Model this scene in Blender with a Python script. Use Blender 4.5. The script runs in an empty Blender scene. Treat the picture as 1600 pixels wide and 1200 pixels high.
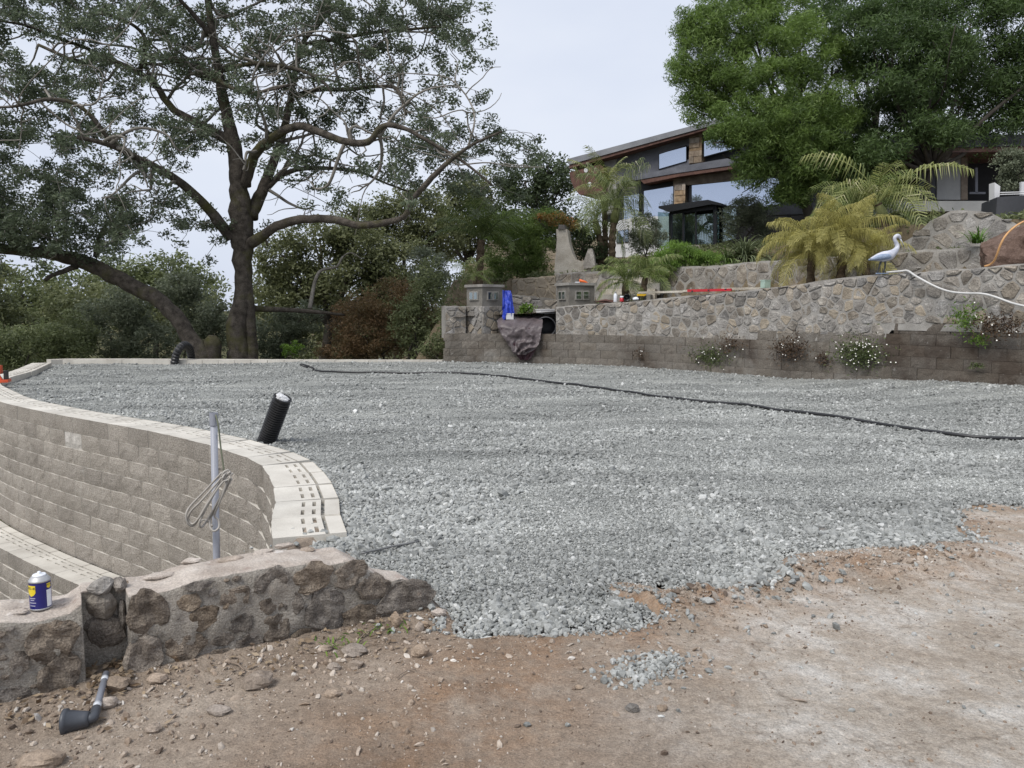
import bpy, math, random
import numpy as np
from mathutils import Vector, noise as mnoise

# ---------------------------------------------------------------- camera, sky, sun, exposure
SC = bpy.context.scene
COL = SC.collection
F_PX = 1200.0                      # focal length in pixels of the 1600 px wide photograph
PITCH = math.atan(115 / F_PX)      # horizon at row 485
CAM_H = 1.40
cam_d = bpy.data.cameras.new('camera')
cam = bpy.data.objects.new('camera', cam_d)
COL.objects.link(cam)
cam.location = (0, 0, CAM_H)
cam.rotation_euler = (math.pi / 2 - PITCH, 0, 0)
cam_d.sensor_width = 36.0
cam_d.lens = 36.0 * F_PX / 1600.0
cam_d.clip_start = 0.05
cam_d.clip_end = 2000
SC.camera = cam

SUN_EL, SUN_AZ = math.radians(54), math.radians(-140)     # high, behind thin cloud, over the viewer's left shoulder
world = bpy.data.worlds.new('World')
SC.world = world
world.use_nodes = True
wn, wl = world.node_tree.nodes, world.node_tree.links
wn.clear()
w_out = wn.new('ShaderNodeOutputWorld')
w_bg = wn.new('ShaderNodeBackground')
w_sky = wn.new('ShaderNodeTexSky')
w_sky.sky_type = 'NISHITA'
w_sky.sun_disc = False
w_sky.sun_elevation = SUN_EL
w_sky.sun_rotation = SUN_AZ
w_sky.dust_density = 3.0
w_tc = wn.new('ShaderNodeTexCoord')
w_map = wn.new('ShaderNodeMapping')
w_map.inputs['Scale'].default_value = (1.0, 1.0, 2.6)
w_noise = wn.new('ShaderNodeTexNoise')
w_noise.inputs['Scale'].default_value = 1.7
w_noise.inputs['Detail'].default_value = 5
w_noise.inputs['Roughness'].default_value = 0.5
w_ramp = wn.new('ShaderNodeValToRGB')
w_ramp.color_ramp.elements[0].position = 0.36
w_ramp.color_ramp.elements[0].color = (4.8, 5.25, 6.3, 1)
w_ramp.color_ramp.elements[1].position = 0.64
w_ramp.color_ramp.elements[1].color = (5.7, 6.05, 6.8, 1)
w_mix = wn.new('ShaderNodeMix')
w_mix.data_type = 'RGBA'
w_mix.inputs['Factor'].default_value = 0.93
w_bg.inputs['Strength'].default_value = 0.1
wl.new(w_tc.outputs['Generated'], w_map.inputs['Vector'])
wl.new(w_map.outputs['Vector'], w_noise.inputs['Vector'])
wl.new(w_noise.outputs['Fac'], w_ramp.inputs['Fac'])
wl.new(w_sky.outputs['Color'], w_mix.inputs['A'])
wl.new(w_ramp.outputs['Color'], w_mix.inputs['B'])
wl.new(w_mix.outputs['Result'], w_bg.inputs['Color'])
wl.new(w_bg.outputs['Background'], w_out.inputs['Surface'])

sun_d = bpy.data.lights.new('sun', 'SUN')
sun_d.energy = 2.1
sun_d.angle = math.radians(25)
sun_d.color = (1.0, 0.97, 0.92)
sun = bpy.data.objects.new('sun', sun_d)
COL.objects.link(sun)
_sd = Vector((math.sin(SUN_AZ) * math.cos(SUN_EL), math.cos(SUN_AZ) * math.cos(SUN_EL), math.sin(SUN_EL)))
sun.rotation_euler = _sd.to_track_quat('Z', 'Y').to_euler()
sun.location = (0, 0, 40)

SC.view_settings.view_transform = 'Standard'
SC.view_settings.look = 'None'
SC.view_settings.exposure = 0.52
SC.view_settings.gamma = 1.0
SC.view_settings.use_curve_mapping = False
SC.render.engine = 'CYCLES'
SC.cycles.max_bounces = 6
SC.cycles.diffuse_bounces = 3
SC.cycles.glossy_bounces = 3
SC.cycles.transmission_bounces = 4
SC.cycles.transparent_max_bounces = 8
SC.cycles.use_denoising = True
SC.cycles.caustics_reflective = False
SC.cycles.caustics_refractive = False

# ---------------------------------------------------------------- helpers
RNG = np.random.default_rng(7)
random.seed(7)
CP, SP = math.cos(PITCH), math.sin(PITCH)

def ray(px, py):
    u, v = (px - 800) / F_PX, (600 - py) / F_PX
    return np.array([u, CP + v * SP, -SP + v * CP])

def P(px, py, d):                  # world point seen at a pixel, at ground distance d
    r = ray(px, py)
    return np.array([0, 0, CAM_H]) + r * (d / r[1])

def G(px, py, z=0.0):              # where a pixel meets the level z
    r = ray(px, py)
    return np.array([0, 0, CAM_H]) + r * ((z - CAM_H) / r[2])

def on_plane(px, py, p0, n):
    r = ray(px, py)
    c = np.array([0, 0, CAM_H])
    t = np.dot(np.asarray(p0) - c, n) / np.dot(r, n)
    return c + r * t

ORG = {}                           # object -> world position of its origin

def empty(name, label, cat, loc=(0, 0, 0), group=None):
    o = bpy.data.objects.new(name, None)
    o.empty_display_size = 0.2
    COL.objects.link(o)
    o.location = loc
    ORG[o.name] = np.array(loc, float)
    tag(o, label, cat, group, 'thing' if cat in ('wall', 'house', 'steps', 'edging') else None)
    return o

def tag(o, label=None, cat=None, group=None, kind=None):
    if label: o['label'] = label
    if cat: o['category'] = cat
    if group: o['group'] = group
    if kind: o['kind'] = kind
    return o

def make_mesh(name, V, F, smooth=False, attr=None):
    me = bpy.data.meshes.new(name)
    V = np.asarray(V, dtype=np.float32).reshape(-1, 3)
    if isinstance(F, np.ndarray):
        n, k = F.shape
        me.vertices.add(len(V))
        me.vertices.foreach_set('co', V.ravel())
        me.loops.add(n * k)
        me.loops.foreach_set('vertex_index', F.astype(np.int32).ravel())
        me.polygons.add(n)
        me.polygons.foreach_set('loop_start', np.arange(0, n * k, k, dtype=np.int32))
        me.update(calc_edges=True)
    else:
        me.from_pydata(V.tolist(), [], F)
        me.update()
    if attr is not None:
        a = me.attributes.new('var', 'FLOAT', 'POINT')
        a.data.foreach_set('value', np.asarray(attr, dtype=np.float32))
    if smooth:
        me.polygons.foreach_set('use_smooth', np.ones(len(me.polygons), dtype=bool))
    return me

def link(name, me, mat, parent=None, origin=None):
    """one mesh object; vertices are in world space unless origin is given"""
    o = bpy.data.objects.new(name, me)
    COL.objects.link(o)
    if mat is not None and not me.materials:
        if isinstance(mat, (list, tuple)):
            for m in mat: me.materials.append(m)
        else:
            me.materials.append(mat)
    if parent is not None:
        o.parent = parent
        ORG[o.name] = ORG[parent.name]
    return o

def obj(name, V, F, mat, parent=None, smooth=False, attr=None, loc=None):
    V = np.array(V, dtype=float).reshape(-1, 3)
    if parent is not None:
        V = V - ORG[parent.name]
    elif loc is not None:
        V = V - np.asarray(loc)
    o = link(name, make_mesh(name, V, F, smooth, attr), mat, parent)
    if parent is None and loc is not None:
        o.location = loc
        ORG[o.name] = np.array(loc, float)
    elif parent is None:
        ORG[o.name] = np.zeros(3)
    return o

class MB:
    """collects faces of one part"""
    def __init__(s): s.V, s.F = [], []
    def add(s, V, F):
        b = len(s.V)
        s.V += [tuple(v) for v in V]
        s.F += [tuple(int(i) + b for i in f) for f in F]
        return s
    def box(s, c, size, rz=0.0, tilt=None):
        x, y, z = [q / 2 for q in size]
        pts = np.array([[-x,-y,-z],[x,-y,-z],[x,y,-z],[-x,y,-z],[-x,-y,z],[x,-y,z],[x,y,z],[-x,y,z]])
        if tilt is not None: pts = pts @ np.asarray(tilt).T
        ca, sa = math.cos(rz), math.sin(rz)
        pts = pts @ np.array([[ca, sa, 0], [-sa, ca, 0], [0, 0, 1]])
        return s.add(pts + np.asarray(c), [(0,3,2,1),(4,5,6,7),(0,1,5,4),(1,2,6,5),(2,3,7,6),(3,0,4,7)])
    def prism(s, poly, off):       # closed polygon (3D points) extruded by a vector
        n = len(poly)
        A = [np.asarray(p, float) for p in poly]
        B = [a + np.asarray(off) for a in A]
        return s.add(A + B, [tuple(range(n - 1, -1, -1)), tuple(range(n, 2 * n))] +
                     [(i, (i + 1) % n, n + (i + 1) % n, n + i) for i in range(n)])
    def tube(s, pts, rad, n=8, cap=True):
        V, F = tube_arrays([(pts, rad)], n, cap)
        return s.add(V, F)
    def build(s, name, mat, parent=None, smooth=False, loc=None):
        return obj(name, s.V, s.F, mat, parent, smooth, loc=loc)

def catmull(pts, step):
    pts = np.asarray(pts, float)
    if len(pts) < 3:
        n = max(2, int(np.linalg.norm(pts[-1] - pts[0]) / step) + 1)
        t = np.linspace(0, 1, n)[:, None]
        return pts[0] * (1 - t) + pts[-1] * t
    out = []
    Q = np.vstack([2 * pts[0] - pts[1], pts, 2 * pts[-1] - pts[-2]])
    for i in range(1, len(Q) - 2):
        p0, p1, p2, p3 = Q[i - 1:i + 3]
        n = max(1, int(np.ceil(np.linalg.norm((p2 - p1)[:3]) / step)))
        for t in np.arange(n) / n:
            out.append(0.5 * ((2 * p1) + (p2 - p0) * t + (2 * p0 - 5 * p1 + 4 * p2 - p3) * t * t + (-p0 + 3 * p1 - 3 * p2 + p3) * t ** 3))
    out.append(Q[-2])
    return np.array(out)

def tube_arrays(paths, n=8, cap=True):
    V, F, b = [], [], 0
    ang = np.linspace(0, 2 * math.pi, n, endpoint=False)
    ca, sa = np.cos(ang)[:, None], np.sin(ang)[:, None]
    for pts, rad in paths:
        pts = np.asarray(pts, float)
        m = len(pts)
        rad = np.broadcast_to(np.asarray(rad, float), (m,))
        T = np.gradient(pts, axis=0)
        T /= np.linalg.norm(T, axis=1)[:, None] + 1e-9
        ref = np.array([0.31, 0.93, 0.17]) if abs(T[0] @ np.array([0.31, 0.93, 0.17])) < 0.9 else np.array([1.0, 0, 0])
        u = np.cross(T[0], ref); u /= np.linalg.norm(u)
        for i in range(m):
            u = u - T[i] * (u @ T[i]); u /= np.linalg.norm(u) + 1e-9
            w = np.cross(T[i], u)
            V.append(pts[i] + rad[i] * (ca * u + sa * w))
        for i in range(m - 1):
            for j in range(n):
                k = (j + 1) % n
                F.append((b + i * n + j, b + i * n + k, b + (i + 1) * n + k, b + (i + 1) * n + j))
        if cap:
            F.append(tuple(b + j for j in range(n - 1, -1, -1)))
            F.append(tuple(b + (m - 1) * n + j for j in range(n)))
        b += m * n
    return (np.vstack(V) if V else np.zeros((0, 3))), F

def lathe(profile, n=20, axis_p=(0, 0, 0), axis=(0, 0, 1)):
    """profile: (r, h) pairs swept round an axis"""
    a = np.asarray(axis, float); a /= np.linalg.norm(a)
    u = np.cross(a, [0.2, 0.9, 0.37]); u /= np.linalg.norm(u)
    w = np.cross(a, u)
    V, F = [], []
    for r, h in profile:
        for k in range(n):
            t = 2 * math.pi * k / n
            V.append(np.asarray(axis_p) + a * h + r * (math.cos(t) * u + math.sin(t) * w))
    for i in range(len(profile) - 1):
        for k in range(n):
            l = (k + 1) % n
            F.append((i * n + k, i * n + l, (i + 1) * n + l, (i + 1) * n + k))
    F.append(tuple(range(n - 1, -1, -1)))
    F.append(tuple((len(profile) - 1) * n + k for k in range(n)))
    return V, F

def vnoise(x, y, z=0.0):
    return mnoise.noise(Vector((x, y, z)))

def fbm(x, y, z=0.0, o=4):
    s, a, f = 0.0, 0.5, 1.0
    for _ in range(o):
        s += a * mnoise.noise(Vector((x * f, y * f, z * f + 3.7 * _)))
        a *= 0.5; f *= 2.03
    return s

# ---------------------------------------------------------------- materials
def new_mat(name):
    m = bpy.data.materials.new(name)
    m.use_nodes = True
    return m, m.node_tree.nodes, m.node_tree.links, m.node_tree.nodes['Principled BSDF']

def ramp(nodes, stops):
    r = nodes.new('ShaderNodeValToRGB')
    el = r.color_ramp.elements
    while len(el) < len(stops): el.new(0.5)
    for e, (p, c) in zip(el, stops):
        e.position = p
        e.color = (c[0], c[1], c[2], 1)
    return r

def noise_node(nodes, links, vec, scale, detail=4, rough=0.55):
    n = nodes.new('ShaderNodeTexNoise')
    n.inputs['Scale'].default_value = scale
    n.inputs['Detail'].default_value = detail
    n.inputs['Roughness'].default_value = rough
    links.new(vec, n.inputs['Vector'])
    return n

def mixc(nodes, links, fac, a, b, mode='MIX'):
    m = nodes.new('ShaderNodeMix')
    m.data_type = 'RGBA'
    m.blend_type = mode
    for s, v in (('Factor', fac), ('A', a), ('B', b)):
        i = [q for q in m.inputs if q.name == s and (q.type == ('VALUE' if s == 'Factor' else 'RGBA'))][0]
        if hasattr(v, 'is_output'): links.new(v, i)
        elif isinstance(v, (int, float)): i.default_value = v
        else: i.default_value = (*v[:3], 1)
    return [q for q in m.outputs if q.type == 'RGBA'][0]

def surf(name, stops, scale=3.0, detail=6, rough=0.85, bump=0.3, bscale=40.0, bdist=0.01, rnd=0.0, fine=0.25, fscale=60.0,
         spec=0.3, stains=None, metallic=0.0, hue=0.0):
    """noise-coloured surface in world space: base ramp + fine speckle + per-object variation + stains"""
    m, N, L, b = new_mat(name)
    geo = N.new('ShaderNodeNewGeometry')
    pos = geo.outputs['Position']
    n1 = noise_node(N, L, pos, scale, detail)
    r = ramp(N, stops)
    L.new(n1.outputs['Fac'], r.inputs['Fac'])
    c = r.outputs['Color']
    if fine:
        n2 = noise_node(N, L, pos, fscale, 3, 0.7)
        r2 = ramp(N, [(0.3, (1 - fine,) * 3), (0.7, (1 + fine,) * 3)])
        L.new(n2.outputs['Fac'], r2.inputs['Fac'])
        c = mixc(N, L, 1.0, c, r2.outputs['Color'], 'MULTIPLY')
    if stains:
        for (sc, lo, hi, col, amt) in stains:
            n3 = noise_node(N, L, pos, sc, 6, 0.62)
            r3 = ramp(N, [(lo, (0, 0, 0)), (hi, (amt,) * 3)])
            L.new(n3.outputs['Fac'], r3.inputs['Fac'])
            c = mixc(N, L, r3.outputs['Color'], c, col)
    if rnd or hue:
        oi = N.new('ShaderNodeObjectInfo')
        hs = N.new('ShaderNodeHueSaturation')
        mr = N.new('ShaderNodeMapRange')
        mr.inputs['To Min'].default_value = 1 - rnd
        mr.inputs['To Max'].default_value = 1 + rnd
        L.new(oi.outputs['Random'], mr.inputs['Value'])
        L.new(mr.outputs['Result'], hs.inputs['Value'])
        if hue:
            mh = N.new('ShaderNodeMath'); mh.operation = 'MULTIPLY'; mh.inputs[1].default_value = 7.31
            fr = N.new('ShaderNodeMath'); fr.operation = 'FRACT'
            L.new(oi.outputs['Random'], mh.inputs[0]); L.new(mh.outputs[0], fr.inputs[0])
            ms = N.new('ShaderNodeMapRange')
            ms.inputs['To Min'].default_value = 1 - hue
            ms.inputs['To Max'].default_value = 1 + hue
            L.new(fr.outputs[0], ms.inputs['Value']); L.new(ms.outputs['Result'], hs.inputs['Saturation'])
        L.new(c, hs.inputs['Color'])
        c = hs.outputs['Color']
    L.new(c, b.inputs['Base Color'])
    b.inputs['Roughness'].default_value = rough
    b.inputs['Specular IOR Level'].default_value = spec
    b.inputs['Metallic'].default_value = metallic
    if bump:
        nb = noise_node(N, L, pos, bscale, 5, 0.65)
        bp = N.new('ShaderNodeBump')
        bp.inputs['Strength'].default_value = bump
        bp.inputs['Distance'].default_value = bdist
        L.new(nb.outputs['Fac'], bp.inputs['Height'])
        L.new(bp.outputs['Normal'], b.inputs['Normal'])
    return m

def plain(name, col, rough=0.5, metallic=0.0, spec=0.5, var=0.12, vscale=8.0):
    return surf(name, [(0.3, tuple(q * (1 - var) for q in col)), (0.7, tuple(q * (1 + var) for q in col))], vscale, 4, rough, 0.08, 60, 0.004,
                0, 0.06, 90, spec, None, metallic)

def leaf_mat(name, dark, light, trans=0.35, tint=None, rough=0.55):
    m, N, L, b = new_mat(name)
    at = N.new('ShaderNodeAttribute'); at.attribute_name = 'var'
    r = ramp(N, [(0.0, dark), (1.0, light)] if tint is None else [(0.0, dark), (0.85, light), (1.0, tint)])
    L.new(at.outputs['Fac'], r.inputs['Fac'])
    L.new(r.outputs['Color'], b.inputs['Base Color'])
    b.inputs['Roughness'].default_value = rough
    b.inputs['Specular IOR Level'].default_value = 0.35
    t = N.new('ShaderNodeBsdfTranslucent')
    hs = N.new('ShaderNodeHueSaturation')
    hs.inputs['Value'].default_value = 1.25
    hs.inputs['Saturation'].default_value = 1.1
    L.new(r.outputs['Color'], hs.inputs['Color']); L.new(hs.outputs['Color'], t.inputs['Color'])
    mx = N.new('ShaderNodeMixShader'); mx.inputs['Fac'].default_value = trans
    L.new(b.outputs['BSDF'], mx.inputs[1]); L.new(t.outputs['BSDF'], mx.inputs[2])
    L.new(mx.outputs['Shader'], N['Material Output'].inputs['Surface'])
    return m

def text_mesh(body, size=1.0):
    cu = bpy.data.curves.new('lettering', 'FONT')
    cu.body = body; cu.size = size; cu.align_x = 'CENTER'; cu.align_y = 'CENTER'; cu.resolution_u = 3
    t = bpy.data.objects.new('lettering', cu); COL.objects.link(t)
    dg = bpy.context.evaluated_depsgraph_get()
    me = bpy.data.meshes.new_from_object(t.evaluated_get(dg))
    V = np.array([v.co[:] for v in me.vertices]); F = [tuple(p.vertices) for p in me.polygons]
    bpy.data.objects.remove(t); bpy.data.meshes.remove(me); bpy.data.curves.remove(cu)
    return V, F
LETTERS = {k: text_mesh(k) for k in ('WD-40',)}

# ---------------------------------------------------------------- surface materials
M = {}
M['block'] = surf('split_concrete', [(0.3, (0.30, 0.268, 0.23)), (0.7, (0.40, 0.36, 0.315))], 2.2, 6, 0.92, 1.0, 60, 0.022, 0.13, 0.5, 75, 0.15,
                  [(0.55, 0.58, 0.72, (0.21, 0.185, 0.155), 0.6), (1.6, 0.66, 0.72, (0.50, 0.47, 0.43), 0.5)])
M['cap'] = surf('smooth_concrete', [(0.3, (0.46, 0.43, 0.38)), (0.7, (0.60, 0.57, 0.51))], 3.0, 5, 0.9, 0.35, 120, 0.004, 0.08, 0.14, 150, 0.2,
                [(1.1, 0.58, 0.75, (0.36, 0.32, 0.27), 0.6)])
M['old_block'] = surf('weathered_block', [(0.3, (0.125, 0.110, 0.092)), (0.7, (0.235, 0.212, 0.183))], 1.6, 6, 0.95, 0.9, 45, 0.02, 0.09, 0.42, 60, 0.12,
                      [(0.8, 0.47, 0.62, (0.058, 0.043, 0.033), 0.85), (1.1, 0.56, 0.68, (0.25, 0.235, 0.21), 0.75), (9.0, 0.64, 0.72, (0.36, 0.34, 0.31), 0.6), (1.3, 0.66, 0.74, (0.16, 0.10, 0.065), 0.6)], hue=0.12)
M['mortar'] = surf('mortar', [(0.3, (0.225, 0.212, 0.193)), (0.7, (0.36, 0.342, 0.315))], 2.5, 6, 0.95, 0.7, 45, 0.012, 0, 0.25, 80, 0.12,
                   [(1.2, 0.55, 0.72, (0.17, 0.15, 0.125), 0.7)])
M['stone'] = surf('field_stone', [(0.25, (0.17, 0.155, 0.135)), (0.5, (0.27, 0.245, 0.215)), (0.75, (0.40, 0.37, 0.325))], 5.0, 6, 0.9, 0.9, 24, 0.03, 0.26, 0.38, 45, 0.2,
                  [(2.5, 0.56, 0.70, (0.42, 0.40, 0.36), 0.6), (0.8, 0.52, 0.66, (0.11, 0.092, 0.075), 0.7), (6.0, 0.60, 0.68, (0.10, 0.085, 0.07), 0.6)], hue=0.5)
M['tan_stone'] = surf('tan_field_stone', [(0.25, (0.22, 0.185, 0.14)), (0.75, (0.36, 0.31, 0.245))], 5.0, 6, 0.9, 0.8, 30, 0.02, 0.2, 0.3, 60, 0.2)
M['near_mortar'] = surf('near_mortar', [(0.3, (0.27, 0.245, 0.21)), (0.7, (0.42, 0.385, 0.338))], 6, 8, 0.95, 1.0, 90, 0.016, 0, 0.36, 150, 0.12,
                        [(3.0, 0.57, 0.72, (0.22, 0.185, 0.148), 0.6), (7.0, 0.62, 0.70, (0.40, 0.36, 0.33), 0.6)])
M['wall_top'] = surf('weathered_wall_top', [(0.3, (0.36, 0.305, 0.26)), (0.7, (0.53, 0.475, 0.42))], 8, 8, 0.95, 0.8, 60, 0.012, 0, 0.28, 120, 0.12,
                     [(9.0, 0.58, 0.68, (0.27, 0.195, 0.165), 0.6), (14.0, 0.62, 0.68, (0.62, 0.58, 0.54), 0.8)])
M['near_stone'] = surf('near_rock', [(0.25, (0.10, 0.082, 0.066)), (0.5, (0.205, 0.172, 0.14)), (0.75, (0.36, 0.31, 0.255))], 16, 9, 0.9, 1.0, 85, 0.018, 0.25, 0.5, 150, 0.25,
                       [(9.0, 0.60, 0.70, (0.36, 0.31, 0.26), 0.5), (5.0, 0.64, 0.72, (0.20, 0.115, 0.055), 0.5)], hue=0.3)
M['rock'] = surf('loose_rock', [(0.25, (0.20, 0.16, 0.125)), (0.75, (0.40, 0.33, 0.27))], 20, 6, 0.9, 0.7, 80, 0.008, 0.25, 0.3, 150, 0.2, hue=0.3)

def dirt_material():
    m, N, L, b = new_mat('dirt')
    geo = N.new('ShaderNodeNewGeometry'); pos = geo.outputs['Position']
    n1 = noise_node(N, L, pos, 1.4, 8, 0.6)
    r1 = ramp(N, [(0.32, (0.235, 0.182, 0.138)), (0.52, (0.335, 0.27, 0.212)), (0.70, (0.45, 0.38, 0.31))])
    L.new(n1.outputs['Fac'], r1.inputs['Fac'])
    # hard grey worn ground to the right, loose brown soil by the wall
    at = N.new('ShaderNodeAttribute'); at.attribute_name = 'worn'
    n5 = noise_node(N, L, pos, 2.2, 10, 0.68)
    r5 = ramp(N, [(0.33, (0.335, 0.278, 0.22)), (0.49, (0.455, 0.40, 0.338)), (0.61, (0.59, 0.555, 0.505))])
    L.new(n5.outputs['Fac'], r5.inputs['Fac'])
    c = mixc(N, L, at.outputs['Fac'], r1.outputs['Color'], r5.outputs['Color'])
    at2 = N.new('ShaderNodeAttribute'); at2.attribute_name = 'clay'
    n4 = noise_node(N, L, pos, 3.2, 6, 0.65)
    r4 = ramp(N, [(0.3, (0.17, 0.095, 0.052)), (0.55, (0.31, 0.188, 0.11)), (0.75, (0.44, 0.30, 0.195))])
    L.new(n4.outputs['Fac'], r4.inputs['Fac'])
    mm = N.new('ShaderNodeMath'); mm.operation = 'MULTIPLY'
    n6 = noise_node(N, L, pos, 4.5, 5, 0.7)
    r6 = ramp(N, [(0.38, (0.1,) * 3), (0.62, (0.95,) * 3)])
    L.new(n6.outputs['Fac'], r6.inputs['Fac'])
    L.new(at2.outputs['Fac'], mm.inputs[0]); L.new(r6.outputs['Color'], mm.inputs[1])
    c = mixc(N, L, mm.outputs[0], c, r4.outputs['Color'])
    # fine speckle
    n2 = noise_node(N, L, pos, 130, 3, 0.8)
    r2 = ramp(N, [(0.3, (0.68,) * 3), (0.7, (1.32,) * 3)])
    L.new(n2.outputs['Fac'], r2.inputs['Fac'])
    c = mixc(N, L, 1.0, c, r2.outputs['Color'], 'MULTIPLY')
    n3 = noise_node(N, L, pos, 26, 4, 0.7)
    r3 = ramp(N, [(0.35, (0.82,) * 3), (0.65, (1.14,) * 3)])
    L.new(n3.outputs['Fac'], r3.inputs['Fac'])
    c = mixc(N, L, 1.0, c, r3.outputs['Color'], 'MULTIPLY')
    # drying cracks in the hard worn ground
    wob = noise_node(N, L, pos, 2.5, 5, 0.6)
    wadd = N.new('ShaderNodeVectorMath'); wadd.operation = 'MULTIPLY_ADD'; wadd.inputs[1].default_value = (0.5, 0.5, 0.5)
    L.new(wob.outputs['Color'], wadd.inputs[0]); L.new(pos, wadd.inputs[2])
    vc = N.new('ShaderNodeTexVoronoi'); vc.feature = 'DISTANCE_TO_EDGE'; vc.inputs['Scale'].default_value = 1.5
    L.new(wadd.outputs[0], vc.inputs['Vector'])
    rc_ = ramp(N, [(0.0, (0.62, 0.60, 0.58)), (0.016, (1, 1, 1))])
    L.new(vc.outputs['Distance'], rc_.inputs['Fac'])
    crk = mixc(N, L, at.outputs['Fac'], (1, 1, 1), rc_.outputs['Color'])
    c = mixc(N, L, 0.75, c, crk, 'MULTIPLY')
    L.new(c, b.inputs['Base Color'])
    b.inputs['Roughness'].default_value = 0.95
    b.inputs['Specular IOR Level'].default_value = 0.1
    nb = noise_node(N, L, pos, 55, 8, 0.75)
    nb2 = noise_node(N, L, pos, 9, 4, 0.6)
    ad = N.new('ShaderNodeMath'); ad.operation = 'MULTIPLY_ADD'; ad.inputs[1].default_value = 1.6
    L.new(nb2.outputs['Fac'], ad.inputs[0]); L.new(nb.outputs['Fac'], ad.inputs[2])
    bp = N.new('ShaderNodeBump'); bp.inputs['Strength'].default_value = 0.85; bp.inputs['Distance'].default_value = 0.022
    L.new(ad.outputs[0], bp.inputs['Height']); L.new(bp.outputs['Normal'], b.inputs['Normal'])
    return m
M['dirt'] = dirt_material()

def gravel_material():
    m, N, L, b = new_mat('gravel_bed')
    geo = N.new('ShaderNodeNewGeometry'); pos = geo.outputs['Position']
    vo = N.new('ShaderNodeTexVoronoi'); vo.inputs['Scale'].default_value = 60
    L.new(pos, vo.inputs['Vector'])
    sep = N.new('ShaderNodeSeparateColor'); L.new(vo.outputs['Color'], sep.inputs['Color'])
    r = ramp(N, [(0.0, (0.16, 0.164, 0.158)), (0.35, (0.25, 0.256, 0.246)), (0.75, (0.34, 0.346, 0.332)), (1.0, (0.47, 0.475, 0.46))])
    L.new(sep.outputs[0], r.inputs['Fac'])
    mp = N.new('ShaderNodeMapping'); mp.inputs['Scale'].default_value = (0.45, 1.5, 1); mp.inputs['Rotation'].default_value = (0, 0, 0.35)
    L.new(pos, mp.inputs['Vector'])
    n1 = noise_node(N, L, mp.outputs['Vector'], 0.9, 7, 0.65)
    r1 = ramp(N, [(0.34, (0.70, 0.71, 0.70)), (0.5, (0.98, 0.98, 0.96)), (0.64, (1.28, 1.27, 1.23))])
    L.new(n1.outputs['Fac'], r1.inputs['Fac'])
    c = mixc(N, L, 1.0, r.outputs['Color'], r1.outputs['Color'], 'MULTIPLY')
    L.new(c, b.inputs['Base Color'])
    b.inputs['Roughness'].default_value = 0.9
    b.inputs['Specular IOR Level'].default_value = 0.15
    bp = N.new('ShaderNodeBump'); bp.inputs['Strength'].default_value = 0.9; bp.inputs['Distance'].default_value = 0.02; bp.invert = True
    L.new(vo.outputs['Distance'], bp.inputs['Height']); L.new(bp.outputs['Normal'], b.inputs['Normal'])
    return m
M['gravel_bed'] = gravel_material()

def pebble_material(name, stops):
    m, N, L, b = new_mat(name)
    oi = N.new('ShaderNodeObjectInfo')
    r = ramp(N, stops)
    L.new(oi.outputs['Random'], r.inputs['Fac'])
    geo = N.new('ShaderNodeNewGeometry')
    n = noise_node(N, L, geo.outputs['Position'], 90, 4, 0.7)
    r2 = ramp(N, [(0.3, (0.72,) * 3), (0.7, (1.25,) * 3)])
    L.new(n.outputs['Fac'], r2.inputs['Fac'])
    mp = N.new('ShaderNodeMapping'); mp.inputs['Scale'].default_value = (0.45, 1.5, 1); mp.inputs['Rotation'].default_value = (0, 0, 0.35)
    L.new(geo.outputs['Position'], mp.inputs['Vector'])
    n7 = noise_node(N, L, mp.outputs['Vector'], 0.9, 6, 0.65)
    r7 = ramp(N, [(0.34, (0.74,) * 3), (0.5, (0.98,) * 3), (0.64, (1.22,) * 3)])
    L.new(n7.outputs['Fac'], r7.inputs['Fac'])
    c = mixc(N, L, 1.0, r.outputs['Color'], r2.outputs['Color'], 'MULTIPLY')
    c = mixc(N, L, 1.0, c, r7.outputs['Color'], 'MULTIPLY')
    L.new(c, b.inputs['Base Color'])
    b.inputs['Roughness'].default_value = 0.8
    b.inputs['Specular IOR Level'].default_value = 0.25
    return m
M['pebble'] = pebble_material('crushed_stone', [(0.0, (0.180, 0.184, 0.176)), (0.3, (0.258, 0.264, 0.252)), (0.7, (0.328, 0.334, 0.319)), (0.94, (0.40, 0.405, 0.388)), (1.0, (0.54, 0.54, 0.52))])
M['soil_pebble'] = pebble_material('soil_pebble', [(0.0, (0.12, 0.09, 0.07)), (0.35, (0.26, 0.20, 0.15)), (0.7, (0.36, 0.30, 0.245)), (0.95, (0.42, 0.375, 0.325)), (1.0, (0.54, 0.51, 0.47))])

# ---------------------------------------------------------------- paths shared by the setting
CAP_Z = 0.05
_wp = [(422, 842), (422, 810), (429, 779), (422, 752), (411, 732), (395, 719), (345, 702), (325, 695), (225, 672), (150, 659), (75, 645), (0, 628), (-30, 613), (-45, 601), (-22, 590), (15, 580.5), (50, 567)]
WALL = catmull([G(x, y, CAP_Z)[:2].tolist() + [0] for x, y in _wp], 0.04)[:, :2]
_kp = [(72, 561.5), (110, 560.3), (250, 560.3), (450, 561.3), (600, 561.6), (694, 561.8)]
KERB = catmull([G(x, y, CAP_Z)[:2].tolist() + [0] for x, y in _kp], 0.1)[:, :2]
W1 = catmull([(-1.86, 20.7, 0), (0.38, 20.45, 0), (1.6, 20.0, 0), (2.9, 19.1, 0), (3.94, 18.1, 0), (4.84, 16.8, 0), (5.6, 15.75, 0), (6.5, 14.6, 0), (7.3, 13.4, 0), (8.07, 12.1, 0), (9.4, 10.0, 0), (10.8, 8.0, 0)], 0.1)[:, :2]
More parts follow.
